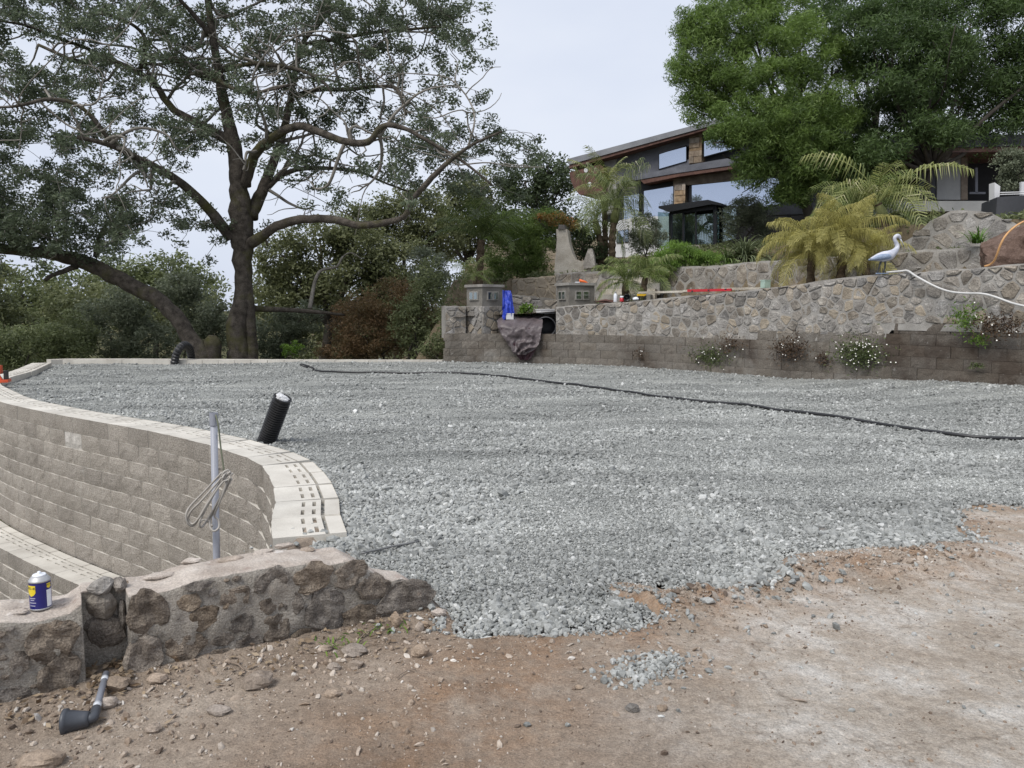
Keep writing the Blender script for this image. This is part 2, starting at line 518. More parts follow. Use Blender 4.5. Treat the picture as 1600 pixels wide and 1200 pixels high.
W2 = catmull([(0.0, 26.2, 0), (1.3, 25.4, 0), (3.0, 24.0, 0), (4.75, 22.0, 0), (6.3, 19.2, 0), (7.4, 17.4, 0), (8.3, 16.0, 0), (9.3, 14.4, 0), (10.6, 12.4, 0), (12.2, 10.2, 0)], 0.1)[:, :2]

def arclen(path):
    d = np.linalg.norm(np.diff(path, axis=0), axis=1)
    return np.concatenate([[0], np.cumsum(d)])

def at_s(path, cum, s):
    s = np.clip(s, 0, cum[-1])
    return np.array([np.interp(s, cum, path[:, 0]), np.interp(s, cum, path[:, 1])])

def inside(poly, x, y):
    x, y = np.asarray(x), np.asarray(y)
    res = np.zeros(x.shape, bool)
    n = len(poly)
    j = n - 1
    for i in range(n):
        xi, yi = poly[i]; xj, yj = poly[j]
        if yi != yj:
            res ^= ((yi > y) != (yj > y)) & (x < (xj - xi) * (y - yi) / (yj - yi) + xi)
        j = i
    return res

def offset(path, d):
    T = np.gradient(path, axis=0); T /= np.linalg.norm(T, axis=1)[:, None]
    return path + d * np.stack([-T[:, 1], T[:, 0]], 1)     # left of travel

_near = [(535, 868), (575, 905), (640, 935), (690, 962), (702, 990), (745, 997), (800, 990), (862, 991), (930, 984), (985, 982), (1022, 972), (1030, 950), (1000, 935), (965, 926), (958, 912), (1010, 918), (1085, 928), (1160, 918), (1222, 905), (1236, 872), (1290, 862),
         (1380, 858), (1470, 850), (1512, 842), (1490, 815), (1494, 792), (1545, 786), (1600, 790), (1720, 772), (1900, 740)]
_nr = catmull([G(x, y) for x, y in _near], 0.05)
NEAR = [(float(p[0] + 0.045 * fbm(p[0] * 4, p[1] * 4, 2.0, 3)), float(p[1] + 0.06 * fbm(p[0] * 4, p[1] * 4, 8.0, 3))) for p in _nr]
PAD = [tuple(p) for p in offset(WALL, -0.30)[::-5][::-1]] + [tuple(p) for p in KERB[::6]] + [tuple(p) for p in offset(W1, 0.1)[::6]] + [(12.5, 7.2)] + NEAR[::-1] + [(-1.15, 3.75), (-1.32, 4.1)]
PADa = np.array(PAD)

def sstep(a, b, x):
    t = np.clip((np.asarray(x, float) - a) / (b - a), 0, 1)
    return t * t * (3 - 2 * t)

def gz(x, y):                       # level of the gravel
    base = 0.2 * sstep(5.2, 8.0, x) * sstep(8, 12, y) - 0.07 * sstep(-4.5, -8.5, x)
    return float(base) + 0.05 * fbm(x * 0.45, y * 0.55, 1.3, 3) + 0.030 * fbm(x * 1.2 + y * 0.5, y * 2.4, 5.0, 3)

def seg_dist(px, py, pts):
    pts = np.asarray(pts); a, b = pts[:-1], pts[1:]
    d = b - a
    t = np.clip(((px[:, None] - a[:, 0]) * d[:, 0] + (py[:, None] - a[:, 1]) * d[:, 1]) / (d[:, 0] ** 2 + d[:, 1] ** 2 + 1e-12), 0, 1)
    return np.sqrt((px[:, None] - a[:, 0] - t * d[:, 0]) ** 2 + (py[:, None] - a[:, 1] - t * d[:, 1]) ** 2).min(1)

# ---- stone garden wall in front: line of its face
SWA, SWB = G(-420, 1208)[:2], G(690, 953)[:2]
_p0, _p1 = G(0, 1110)[:2], G(690, 953)[:2]
SWD = (_p1 - _p0) / np.linalg.norm(_p1 - _p0)
SWN = np.array([SWD[1], -SWD[0]])            # towards the yard
SWA = _p0 - SWD * 2.6

def grid_mesh(xs, ys, zf):
    X, Y = np.meshgrid(xs, ys)
    return X, Y

def grid_faces(nx, ny, keep=None):
    i = np.arange(nx - 1)[None, :] + (np.arange(ny - 1) * nx)[:, None]
    f = np.stack([i, i + 1, i + nx + 1, i + nx], -1).reshape(-1, 4)
    return f if keep is None else f[keep.ravel()]

# ---- far ground: one sheet to the horizon
def ground_z(x, y):
    down = -3.0
    back = -0.55 - 0.05 * max(0.0, y - 22)
    w = float(sstep(20.5, 22.5, y) * sstep(-17, -13, x))
    z = down * (1 - w) + back * w
    far = float(sstep(34, 70, y))
    z = z * (1 - far) + far * (-3.5 + 2.5 * fbm(x * 0.01, y * 0.01, 2.0, 3) + 4.0 * float(sstep(60, 140, y)))
    return z + 0.12 * fbm(x * 0.2, y * 0.2, 7, 3)
gx = np.concatenate([np.linspace(-600, -60, 16), np.arange(-56, 57, 1.6), np.linspace(60, 600, 16)])
gy = np.concatenate([np.linspace(-80, -12, 8), np.arange(-10, 62, 1.2), np.linspace(66, 160, 14), np.linspace(190, 900, 8)])
X, Y = np.meshgrid(gx, gy)
Z = np.array([ground_z(a, b) for a, b in zip(X.ravel(), Y.ravel())])
M['forest_floor'] = surf('forest_floor', [(0.3, (0.055, 0.05, 0.028)), (0.55, (0.085, 0.085, 0.04)), (0.75, (0.16, 0.125, 0.075))], 0.5, 8, 0.95, 0.8, 9, 0.08, 0, 0.3, 14, 0.1)
g = obj('ground', np.stack([X.ravel(), Y.ravel(), Z], 1), grid_faces(len(gx), len(gy)), M['forest_floor'], smooth=True)
tag(g, kind='structure')

# ---- dirt yard
xs = np.concatenate([np.arange(-9, -3.0, 0.25), np.arange(-3.0, 4.6, 0.03), np.arange(4.6, 16, 0.2), np.linspace(16.5, 40, 14)])
ys = np.concatenate([np.linspace(-30, -2, 14), np.arange(-1.5, 1.6, 0.2), np.arange(1.6, 6.6, 0.03), np.arange(6.6, 13, 0.2)])
X, Y = np.meshgrid(xs, ys)
fx, fy = X.ravel(), Y.ravel()
inpad = inside(PAD, fx, fy)
dn = seg_dist(fx, fy, NEAR)
sgn = np.where(inpad, -dn, dn)               # distance outside the gravel edge
mound_pts = [G(x, y)[:2] for x, y in [(1040, 940), (1130, 925), (1230, 900), (1330, 885), (1440, 875), (1500, 862)]]
dm = seg_dist(fx, fy, mound_pts)
dzv = np.empty(len(fx))
for i in range(len(fx)):
    x, y = fx[i], fy[i]
    if -3.2 < x < 4.8 and 1.5 < y < 6.7:
        n = 0.020 * fbm(x * 1.3, y * 1.3, 0.3, 3) + 0.010 * fbm(x * 7, y * 7, 1.3, 3)
        n += 0.042 * max(0, 1 - dm[i] / 0.34) * max(0.1, 1 + 1.8 * fbm(x * 6, y * 6, 9.0, 4))
    else:
        n = 0.02 * fbm(x * 0.8, y * 0.8, 0.3, 3)
    dzv[i] = n
    if sgn[i] < 0: dzv[i] += -0.06 * min(1.0, -sgn[i] / 0.08)
rel = (np.stack([fx, fy], 1) - SWA)
t_al = rel @ SWD
side = rel @ (-SWN)                          # behind the wall face
def dirt_level_extra(x, y):                  # soil heaped a little against the wall foot
    return 0
dzv += 0.035 * np.exp(-np.maximum(0, -side) / 0.12) * ((t_al > 0) & (t_al < 5.5))
wallx = np.interp(fy, WALL[::-1, 1] if WALL[0, 1] > WALL[-1, 1] else WALL[:, 1], WALL[:, 0])
drop = (side > 0.14) & (t_al < 4.6) & ((fy < 4.75) & (fx < -1.30 + 0.0 * fy)) | ((fy >= 4.75) & (fx < wallx + 0.25))
drop |= (side > 0.14) & (fx < -1.32)
D = drop.reshape(X.shape)
keep = ~(D[:-1, :-1] | D[1:, :-1] | D[:-1, 1:] | D[1:, 1:])
yard = obj('dirt_ground', np.stack([fx, fy, dzv], 1), grid_faces(len(xs), len(ys), keep), M['dirt'], smooth=True)
tag(yard, kind='structure')
worn = sstep(-0.25, 1.0, fx - 0.28 * (3.6 - fy) + 0.25 * np.array([vnoise(a * 0.9, b * 0.9, 3) for a, b in zip(fx, fy)])) 
clay_n = np.array([vnoise(a * 1.7, b * 1.7, 8) for a, b in zip(fx, fy)])
clay = np.exp(-np.maximum(sgn, 0) / (0.30 + 0.18 * clay_n)) * sstep(-0.5, 0.0, fx)
strip = np.exp(-((fx - 0.05 - 0.5 * (fy - 3.0)) / 0.45) ** 2) * sstep(3.5, 3.0, fy) * 0.75      # tracked clay running to the camera
clay = np.clip(np.maximum.reduce([clay, strip + 0.2 * clay_n * strip, np.exp(-(dm / 0.30) ** 2) * (0.9 + 0.4 * clay_n)]), 0, 1)
for nm, v in (('worn', worn), ('clay', clay)):
    a = yard.data.attributes.new(nm, 'FLOAT', 'POINT')
    a.data.foreach_set('value', v.astype(np.float32))

def dirt_z(x, y):
    i = int(np.clip(np.searchsorted(xs, x), 0, len(xs) - 1)); j = int(np.clip(np.searchsorted(ys, y), 0, len(ys) - 1))
    return float(dzv[j * len(xs) + i])

# ---- gravel pad
xs2, ys2 = np.arange(-14.5, 13, 0.11), np.arange(3.2, 21.9, 0.11)
X, Y = np.meshgrid(xs2, ys2)
ins = inside(PAD, X.ravel(), Y.ravel())
Zg = np.array([gz(a, b) if k else 0.0 for a, b, k in zip(X.ravel(), Y.ravel(), ins)])
dE = seg_dist(X.ravel(), Y.ravel(), NEAR)
Zg += 0.004 - 0.022 * np.clip(1 - dE / 0.12, 0, 1)
I2 = ins.reshape(X.shape)
keep = I2[:-1, :-1] & I2[1:, :-1] & I2[:-1, 1:] & I2[1:, 1:]
pad = obj('gravel_pad', np.stack([X.ravel(), Y.ravel(), Zg], 1), grid_faces(len(xs2), len(ys2), keep), M['gravel_bed'], smooth=True)
tag(pad, kind='structure')

# ---- loose crushed stone, each one real
def scatter_nodes(name, mat, shapes, sub=2):
    ng = bpy.data.node_groups.new(name, 'GeometryNodeTree')
    ng.interface.new_socket('Geometry', in_out='INPUT', socket_type='NodeSocketGeometry')
    ng.interface.new_socket('Geometry', in_out='OUTPUT', socket_type='NodeSocketGeometry')
    N, L = ng.nodes, ng.links
    gi, go = N.new('NodeGroupInput'), N.new('NodeGroupOutput')
    jn = N.new('GeometryNodeJoinGeometry')
    for k, (sx, sy, sz, rough) in enumerate(shapes):
        ico = N.new('GeometryNodeMeshIcoSphere'); ico.inputs['Subdivisions'].default_value = sub; ico.inputs['Radius'].default_value = 1
        ps = N.new('GeometryNodeInputPosition')
        nz = N.new('ShaderNodeTexNoise'); nz.noise_dimensions = '4D'
        nz.inputs['W'].default_value = k * 3.7; nz.inputs['Scale'].default_value = 0.9; nz.inputs['Detail'].default_value = 1.5
        L.new(ps.outputs[0], nz.inputs['Vector'])
        sb = N.new('ShaderNodeVectorMath'); sb.operation = 'SUBTRACT'; sb.inputs[1].default_value = (0.5, 0.5, 0.5)
        L.new(nz.outputs['Color'], sb.inputs[0])
        ml = N.new('ShaderNodeVectorMath'); ml.operation = 'SCALE'; ml.inputs['Scale'].default_value = rough
        L.new(sb.outputs[0], ml.inputs[0])
        sp = N.new('GeometryNodeSetPosition')
        L.new(ico.outputs['Mesh'], sp.inputs['Geometry']); L.new(ml.outputs[0], sp.inputs['Offset'])
        tr = N.new('GeometryNodeTransform'); tr.inputs['Scale'].default_value = (sx, sy, sz)
        L.new(sp.outputs[0], tr.inputs['Geometry'])
        sm = N.new('GeometryNodeSetMaterial'); sm.inputs['Material'].default_value = mat
        L.new(tr.outputs[0], sm.inputs['Geometry'])
        gti = N.new('GeometryNodeGeometryToInstance')
        L.new(sm.outputs[0], gti.inputs[0]); L.new(gti.outputs[0], jn.inputs[0])
    iop = N.new('GeometryNodeInstanceOnPoints'); iop.inputs['Pick Instance'].default_value = True
    L.new(gi.outputs[0], iop.inputs['Points']); L.new(jn.outputs[0], iop.inputs['Instance'])
    ri = N.new('FunctionNodeRandomValue'); ri.data_type = 'INT'
    ints = [s for s in ri.inputs if s.type == 'INT' and s.name in ('Min', 'Max')]
    ints[0].default_value = 0; ints[1].default_value = len(shapes) - 1
    L.new([s for s in ri.outputs if s.type == 'INT'][0], iop.inputs['Instance Index'])
    rv = N.new('FunctionNodeRandomValue'); rv.data_type = 'FLOAT_VECTOR'
    rv.inputs[0].default_value = (0, 0, 0); rv.inputs[1].default_value = (1.1, 1.1, 6.283)
    e2r = N.new('FunctionNodeEulerToRotation')
    L.new(rv.outputs[0], e2r.inputs[0]); L.new(e2r.outputs[0], iop.inputs['Rotation'])
    na = N.new('GeometryNodeInputNamedAttribute'); na.data_type = 'FLOAT'; na.inputs['Name'].default_value = 'scl'
    L.new(na.outputs[0], iop.inputs['Scale'])
    L.new(iop.outputs[0], go.inputs[0])
    return ng

def scatter(name, pts, scl, ng):
    me = bpy.data.meshes.new(name)
    me.vertices.add(len(pts)); me.vertices.foreach_set('co', np.asarray(pts, np.float32).ravel())
    a = me.attributes.new('scl', 'FLOAT', 'POINT'); a.data.foreach_set('value', np.asarray(scl, np.float32))
    o = bpy.data.objects.new(name, me); COL.objects.link(o)
    md = o.modifiers.new('scatter', 'NODES'); md.node_group = ng
    return o

NG_STONE = scatter_nodes('crushed_stone', M['pebble'], [(1, 0.75, 0.6, 1.4), (1.1, 0.8, 0.5, 1.6), (0.9, 0.9, 0.7, 1.3), (1.25, 0.65, 0.6, 1.5), (1.0, 0.85, 0.45, 1.6), (1.2, 0.9, 0.6, 1.5)], 1)
NG_SOIL = scatter_nodes('soil_pebble', M['soil_pebble'], [(1, 0.75, 0.5, 1.5), (1.2, 0.8, 0.4, 1.6), (0.9, 0.9, 0.6, 1.4), (1.4, 0.7, 0.35, 1.6), (1.1, 0.9, 0.45, 1.5)], 1)

def sample(n, x0, x1, y0, y1):
    return RNG.uniform(x0, x1, n), RNG.uniform(y0, y1, n)
gp, gs = [], []
for (x0, x1, y0, y1, dens, r0, r1) in ((-1.6, 3.6, 3.2, 5.0, 6500, 0.0075, 0.0165), (-2.5, 5.2, 5.0, 7.0, 4000, 0.008, 0.017), (-4.5, 7.5, 7.0, 10.0, 1900, 0.009, 0.018), (-9.5, 10, 10.0, 14.0, 600, 0.010, 0.021), (-13.5, 10, 14.0, 21.7, 170, 0.012, 0.024)):
    n = int((x1 - x0) * (y1 - y0) * dens)
    x, y = sample(n, x0, x1, y0, y1)
    # inside the pad, or a stone's width past its ragged edge
    k = inside(PAD, x, y)
    if y0 < 6:
        d = seg_dist(x, y, NEAR)
        k |= (d < 0.04) & (RNG.random(n) < 0.55) | (RNG.random(n) < 0.30 * np.exp(-d / 0.055)) | (RNG.random(n) < 0.035 * np.exp(-d / 0.22))
    x, y = x[k], y[k]
    d = seg_dist(x, y, NEAR)
    fines = np.array([fbm(a * 0.9, b * 0.9, 4.0, 3) for a, b in zip(x, y)])
    s = RNG.uniform(r0, r1, len(x)) * np.exp(RNG.normal(-0.06, 0.32, len(x)))
    s *= np.where(fines > 0.02, 0.62, 1.0) * np.where((d < 0.45) & (y < 5.5), 1.22, 1.0)
    z = np.array([gz(a, b) for a, b in zip(x, y)]) + 0.004 - 0.018 * np.clip(1 - d / 0.10, 0, 1) + s * 0.3
    out = ~inside(PAD, x, y)
    if out.any(): z[out] = [dirt_z(a, b) + 0.25 * c for a, b, c in zip(x[out], y[out], s[out])]
    gp.append(np.stack([x, y, z], 1)); gs.append(s)
o = scatter('gravel', np.vstack(gp), np.concatenate(gs), NG_STONE)
tag(o, 'grey crushed stone spread over the level pad', 'gravel', kind='stuff')

# gravel spilled on the dirt
c = G(1015, 1045)[:2]
sx, sy = RNG.normal(0, 0.085, 430) + c[0], RNG.normal(0, 0.075, 430) + c[1]
sx += (sy - c[1]) * 0.6
x2, y2 = sample(150, 0.05, 3.6, 2.35, 4.3)
x, y = np.concatenate([sx, x2]), np.concatenate([sy, y2])
k = ~inside(PAD, x, y); x, y = x[k], y[k]
s = RNG.uniform(0.005, 0.013, len(x)) * np.exp(RNG.normal(0, 0.3, len(x)))
o = scatter('spilled_gravel', np.stack([x, y, np.array([dirt_z(a, b) for a, b in zip(x, y)]) + 0.3 * s], 1), s, NG_STONE)
tag(o, 'grey stones spilled in a patch on the bare dirt', 'gravel', kind='stuff')

# soil crumbs and chips: thick along the wall foot, thin on the worn ground
x, y = sample(150000, -3.0, 4.4, 1.9, 5.2)
rel = np.stack([x, y], 1) - SWA
dw = -(rel @ (-SWN))                        # distance in front of the wall
dens = 0.12 + 0.85 * np.exp(-np.maximum(dw, 0) / 0.5) + 0.85 * np.exp(-(seg_dist(x, y, mound_pts) / 0.22) ** 2)
k = (~inside(PAD, x, y)) & (RNG.random(len(x)) < dens * 0.8) & ~((dw < 0.0) & (rel @ SWD < 4.55))
x, y = x[k], y[k]
s = np.exp(RNG.normal(-5.95, 0.62, len(x))); s = np.clip(s, 0.0012, 0.020)
xc, yc = sample(5200, -2.6, 1.2, 2.0, 4.2)               # larger flat chips under the wall
relc = np.stack([xc, yc], 1) - SWA; dwc = relc @ SWN
kc = (dwc > 0.02) & (RNG.random(len(xc)) < 0.75 * np.exp(-dwc / 0.38)) & ~inside(PAD, xc, yc)
x, y = np.concatenate([x, xc[kc]]), np.concatenate([y, yc[kc]])
s = np.concatenate([s, RNG.uniform(0.006, 0.017, int(kc.sum()))])
mp_ = catmull([(q[0], q[1], 0) for q in mound_pts], 0.02)          # clods along the gravel edge
jc = RNG.integers(0, len(mp_), 420)
xc, yc = mp_[jc, 0] + RNG.normal(0, 0.09, 420), mp_[jc, 1] + RNG.normal(0, 0.09, 420)
kc = ~inside(PAD, xc, yc)
x, y = np.concatenate([x, xc[kc]]), np.concatenate([y, yc[kc]])
s = np.concatenate([s, np.exp(RNG.normal(-4.7, 0.4, int(kc.sum())))])
o = scatter('soil_crumbs', np.stack([x, y, np.array([dirt_z(a, b) for a, b in zip(x, y)]) + 0.2 * s], 1), s, NG_SOIL)
tag(o, 'brown soil crumbs and stone chips lying on the dirt', 'soil', kind='stuff')

# ---------------------------------------------------------------- hill behind the right-hand walls
def yat(path, x):
    o_ = np.argsort(path[:, 0])
    return float(np.interp(x, path[o_, 0], path[o_, 1]))
W1Z = lambda x: float(np.interp(x, [-2, 0.4, 2.9, 5.0, 6.5, 8.1, 11], [1.30, 1.42, 1.60, 1.80, 2.02, 2.12, 2.2]))
P3 = catmull([(8.2, 18.0, 0), (8.9, 17.4, 0), (9.6, 16.9, 0), (10.4, 16.5, 0), (11.3, 16.0, 0), (12.3, 15.2, 0)], 0.1)[:, :2]
def hill_z(x, y):
    y1, y2 = yat(W1, x), yat(W2, x)
    t2 = y - y2
    z1 = W1Z(x) - 0.10
    z2 = 2.50 + 1.15 * float(sstep(4.0, 11.0, t2)) + 0.02 * max(0, t2 - 11)
    w = float(sstep(0.05, 0.30, t2)) if x > -0.2 else float(sstep(-1.0, 3.0, y - 25))
    z = z1 * (1 - w) + z2 * w
    if x > 7.6:
        y3 = yat(P3, x)
        w3 = float(sstep(0.1, 0.4, y - y3) * sstep(7.6, 8.6, x))
        z = z * (1 - w3) + max(z, 3.35 + 0.15 * float(sstep(0, 5, y - y3))) * w3
    left = float(sstep(-3.4, -2.0, x)) * (1.0 if x > -1.75 else float(sstep(21.4, 23.2, y)))
    z = z * left + ground_z(x, y) * (1 - left) + 0.04 * fbm(x * 0.9, y * 0.9, 3, 3)
    # rises to woods at the back
    return z + 3.5 * float(sstep(38, 75, y))
hx = np.concatenate([np.arange(-8, 14, 0.22), np.linspace(14.5, 60, 24)])
hy = np.concatenate([np.arange(6, 30, 0.22), np.linspace(30.5, 90, 40)])
X, Y = np.meshgrid(hx, hy)
ok = np.array([b > yat(W1, a) + 0.22 if a > -1.75 else b > 21.3 for a, b in zip(X.ravel(), Y.ravel())])
Zh = np.array([hill_z(a, b) if k else 0 for a, b, k in zip(X.ravel(), Y.ravel(), ok)])
I2 = ok.reshape(X.shape)
keep = I2[:-1, :-1] & I2[1:, :-1] & I2[:-1, 1:] & I2[1:, 1:]
M['hill'] = surf('garden_soil', [(0.3, (0.09, 0.07, 0.045)), (0.55, (0.15, 0.12, 0.08)), (0.75, (0.24, 0.19, 0.13))], 1.2, 7, 0.95, 0.7, 18, 0.03, 0, 0.3, 40, 0.1)
o = obj('hillside', np.stack([X.ravel(), Y.ravel(), Zh], 1), grid_faces(len(hx), len(hy), keep), M['hill'], smooth=True)
tag(o, kind='structure')

# ---------------------------------------------------------------- block retaining walls
def block_mesh(name, L, D, Hh, seed, cap=False, mats=None, rough=0.016, edge=1.0):
    """x along the wall, face at y=0 looking +y, body to y=-D, z 0..Hh"""
    r = np.random.default_rng(seed)
    V, F, MI = [], [], []
    nx, nz = 6, 3
    xs_, zs_ = np.linspace(-L / 2, L / 2, nx + 1), np.linspace(0, Hh, nz + 1)
    for j, z in enumerate(zs_):
        for i, x in enumerate(xs_):
            e = i in (0, nx) or j in (0, nz)
            V.append((x, (-0.022 if i in (0, nx) else -0.010) * edge - 0.004 * r.random() if e else -0.006 + rough * (r.random() - 0.25), z))
    for j in range(nz):
        for i in range(nx):
            a = j * (nx + 1) + i
            F.append((a, a + 1, a + nx + 2, a + nx + 1)[::-1]); MI.append(0)
    b = len(V)
    V += [(-L / 2, -D, 0), (L / 2, -D, 0), (-L / 2, -D, Hh), (L / 2, -D, Hh)]
    F += [(b, b + 1, b + 3, b + 2)]; MI.append(1)
    F.append(tuple([j * (nx + 1) for j in range(nz + 1)] + [b + 2, b])); MI.append(1)
    F.append(tuple([j * (nx + 1) + nx for j in range(nz + 1)][::-1] + [b + 1, b + 3])); MI.append(1)
    top = nz * (nx + 1)
    if not cap:
        F.append(tuple(list(range(top, top + nx + 1)) + [b + 3, b + 2])); MI.append(1)
    else:
        yl = [-0.03, -0.19, -0.213, -0.262, -0.287, -0.32, -0.345, -D]
        xl = [-L / 2, -0.175, -0.045, 0.045, 0.175, L / 2]
        F.append(tuple(list(range(top, top + nx + 1)) + [len(V) + 1, len(V)])); MI.append(1)
        V += [(-L / 2, yl[0], Hh), (L / 2, yl[0], Hh)]
        def h(i, j):
            if i in (1, 3) and j == 1: return Hh - 0.035
            if i in (1, 3) and j == 3: return Hh - 0.045
            if j == 5: return Hh - 0.04
            return Hh - (0.004 if j == 6 else 0.0)
        for j in range(len(yl) - 1):
            for i in range(len(xl) - 1):
                z = h(i, j); k = len(V)
                V += [(xl[i], yl[j], z), (xl[i + 1], yl[j], z), (xl[i + 1], yl[j + 1], z), (xl[i], yl[j + 1], z)]
                F.append((k + 3, k + 2, k + 1, k)); MI.append(1)
                if j + 1 < len(yl) - 1 and h(i, j + 1) != z:
                    z2 = h(i, j + 1); k = len(V)
                    V += [(xl[i], yl[j + 1], z), (xl[i + 1], yl[j + 1], z), (xl[i + 1], yl[j + 1], z2), (xl[i], yl[j + 1], z2)]
                    F.append((k, k + 1, k + 2, k + 3)); MI.append(1)
                if i + 1 < len(xl) - 1 and h(i + 1, j) != z:
                    z2 = h(i + 1, j); k = len(V)
                    V += [(xl[i + 1], yl[j], z), (xl[i + 1], yl[j + 1], z), (xl[i + 1], yl[j + 1], z2), (xl[i + 1], yl[j], z2)]
                    F.append((k, k + 1, k + 2, k + 3)); MI.append(1)
    me = bpy.data.meshes.new(name)
    me.from_pydata([tuple(v) for v in V], [], F)
    for m in mats: me.materials.append(m)
    me.polygons.foreach_set('material_index', MI)
    me.update()
    return me

def lay_course(parent, path, cum, s0, s1, z, meshes, L, out, phase, gap=0.004, jit=0.002, skip=None):
    s = s0 - phase * L
    while s < s1 - 0.05:
        a, b = max(s, s0), min(s + L, s1)
        s += L
        if b - a < 0.08: continue
        if skip and skip(0.5 * (a + b)): continue
        p, q = at_s(path, cum, a), at_s(path, cum, b)
        t = q - p; ln = np.linalg.norm(t); t = t / ln
        n = np.array([-t[1], t[0]])
        c = (p + q) / 2 + n * (out + random.uniform(-jit, jit))
        o = bpy.data.objects.new('block', random.choice(meshes))
        COL.objects.link(o)
        o.parent = parent
        o.location = np.array([c[0], c[1], z + random.uniform(-0.001, 0.001)]) - ORG[parent.name]
        o.rotation_euler = (random.uniform(-0.003, 0.003), random.uniform(-0.003, 0.003), math.atan2(t[1], t[0]) + random.uniform(-0.004, 0.004))
        o.scale = ((ln - gap) / L, 1, 1)

BL, BH = 0.46, 0.2
mb = [M['block'], M['cap']]
CAPS = [block_mesh('cap_block', BL, 0.445, BH, k, True, mb, 0.009, 0.5) for k in range(3)]
BLKS = [block_mesh('split_block', BL, 0.30, BH - 0.003, 20 + k, False, mb, 0.013, 0.85) for k in range(8)]
cumW = arclen(WALL)
i_far = int(np.argmin(np.abs(WALL[:, 1] - 12.6) + (WALL[:, 0] > -4) * 9))
s_far = cumW[i_far]
random.seed(21)
rw = empty('retaining_wall', 'tall curved concrete block retaining wall holding up the gravel pad', 'wall', (float(WALL[0, 0]), float(WALL[0, 1]), -1.75))
lay_course(rw, WALL, cumW, 0, cumW[-1], CAP_Z - BH, CAPS, BL, 0.0, 0.0, 0.005)
for k in range(1, 9):
    lay_course(rw, WALL, cumW, 0, s_far if k > 2 else cumW[-1], CAP_Z - BH * (k + 1), BLKS, BL, 0.009 * k, (0.5, 0.0, 0.62, 0.1)[(k - 1) % 4], 0.006, 0.001)
# one block with a pale fresh scar on its face
M['pale_block'] = surf('pale_split_concrete', [(0.3, (0.42, 0.39, 0.35)), (0.7, (0.66, 0.62, 0.57))], 9, 5, 0.92, 1.0, 60, 0.022, 0, 0.3, 75, 0.15)
_tp = P(172, 700, 9.95)
_best = min([o for o in rw.children], key=lambda o: np.linalg.norm(np.array(o.location) + ORG[rw.name] + np.array([0, 0, 0.1]) - _tp))
_me = _best.data.copy(); _me.materials.clear(); _me.materials.append(M['pale_block']); _me.materials.append(M['cap'])
_best.data = _me; _best['label'] = 'pale scarred block in the wall face'
# far edge of the pad
cumK = arclen(KERB)
ke = empty('block_edging', 'low straight row of grey blocks edging the far side of the gravel', 'edging', (float(KERB[0, 0]), float(KERB[0, 1]), -0.5))
lay_course(ke, KERB, cumK, 0, cumK[-1], CAP_Z - BH, CAPS, BL, 0.0, 0.0, 0.012, 0.006)
lay_course(ke, KERB, cumK, 0, cumK[-1], CAP_Z - 2 * BH, BLKS, BL, 0.013, 0.5, 0.012)
# lower tier below
LOW = offset(WALL[:i_far + 60], 0.075 + 0.455)
LOW = LOW[np.concatenate([[True], np.linalg.norm(np.diff(LOW, axis=0), axis=1) > 0.004])]
cumL = arclen(LOW)
LZ = CAP_Z - 9 * BH + 0.012
lw = empty('lower_retaining_wall', 'lower concrete block wall, its slotted tops at the foot of the tall curved wall', 'wall', (float(LOW[0, 0]), float(LOW[0, 1]), LZ - 1.2))
s_l0 = cumL[int(np.argmin(np.abs(LOW[:, 1] - 6.2)))]
lay_course(lw, LOW, cumL, s_l0, cumL[-1], LZ - BH, CAPS, BL, 0.0, 0.0, 0.006)
for k in range(1, 6):
    lay_course(lw, LOW, cumL, s_l0, cumL[-1], LZ - BH * (k + 1), BLKS, BL, 0.013 * k, (0.5, 0.0, 0.62)[(k - 1) % 3], 0.003)
# soil between the tiers and the yard (foot of the conduit)
tz = CAP_Z - 9 * BH - 0.08
X, Y = np.meshgrid(np.linspace(-3.6, -1.0, 20), np.linspace(3.2, 7.2, 26))
o = obj('terrace_soil', np.stack([X.ravel(), Y.ravel(), np.array([tz + 0.03 * fbm(a * 2, b * 2, 1, 3) for a, b in zip(X.ravel(), Y.ravel())])], 1), grid_faces(20, 26), M['hill'], smooth=True)
tag(o, kind='structure')

# ---------------------------------------------------------------- old block wall on the right
OLD_C = [M['old_block'], M['old_block']]
OLD = [block_mesh('old_block', BL, 0.30, BH - 0.004, 40 + k, False, OLD_C, 0.012, 0.45) for k in range(6)]
cum1 = arclen(W1)
def s_of_x(x): return float(np.interp(x, W1[:, 0], cum1))
ow = empty('old_block_wall', 'low weathered brown block wall along the right edge of the gravel', 'wall', (float(W1[40, 0]), float(W1[40, 1]), 0))
sg = [s_of_x(v) for v in (0.03, 1.0, 5.15, 6.35, 6.9)]
for k in range(7):
    z = 0.0 + k * 0.2 - 0.02
    s0, s1 = 0.0, cum1[-1]
    if k == 4: s0 = s_of_x(5.15)
    if k == 5: s0 = s_of_x(6.9)
    if k == 6: break
    # courses run from the lowest at the left; out<0 sets each one back a little. W1 is walked left to right, its left is away from the camera
    rev = W1[::-1]; cr = arclen(rev)
    lay_course(ow, rev, cr, cr[-1] - s1, cr[-1] - s0, z, OLD, BL, 0.0 - 0.018 * k, (0.0, 0.5, 0.2, 0.7, 0.1, 0.6)[k], 0.006, 0.008)

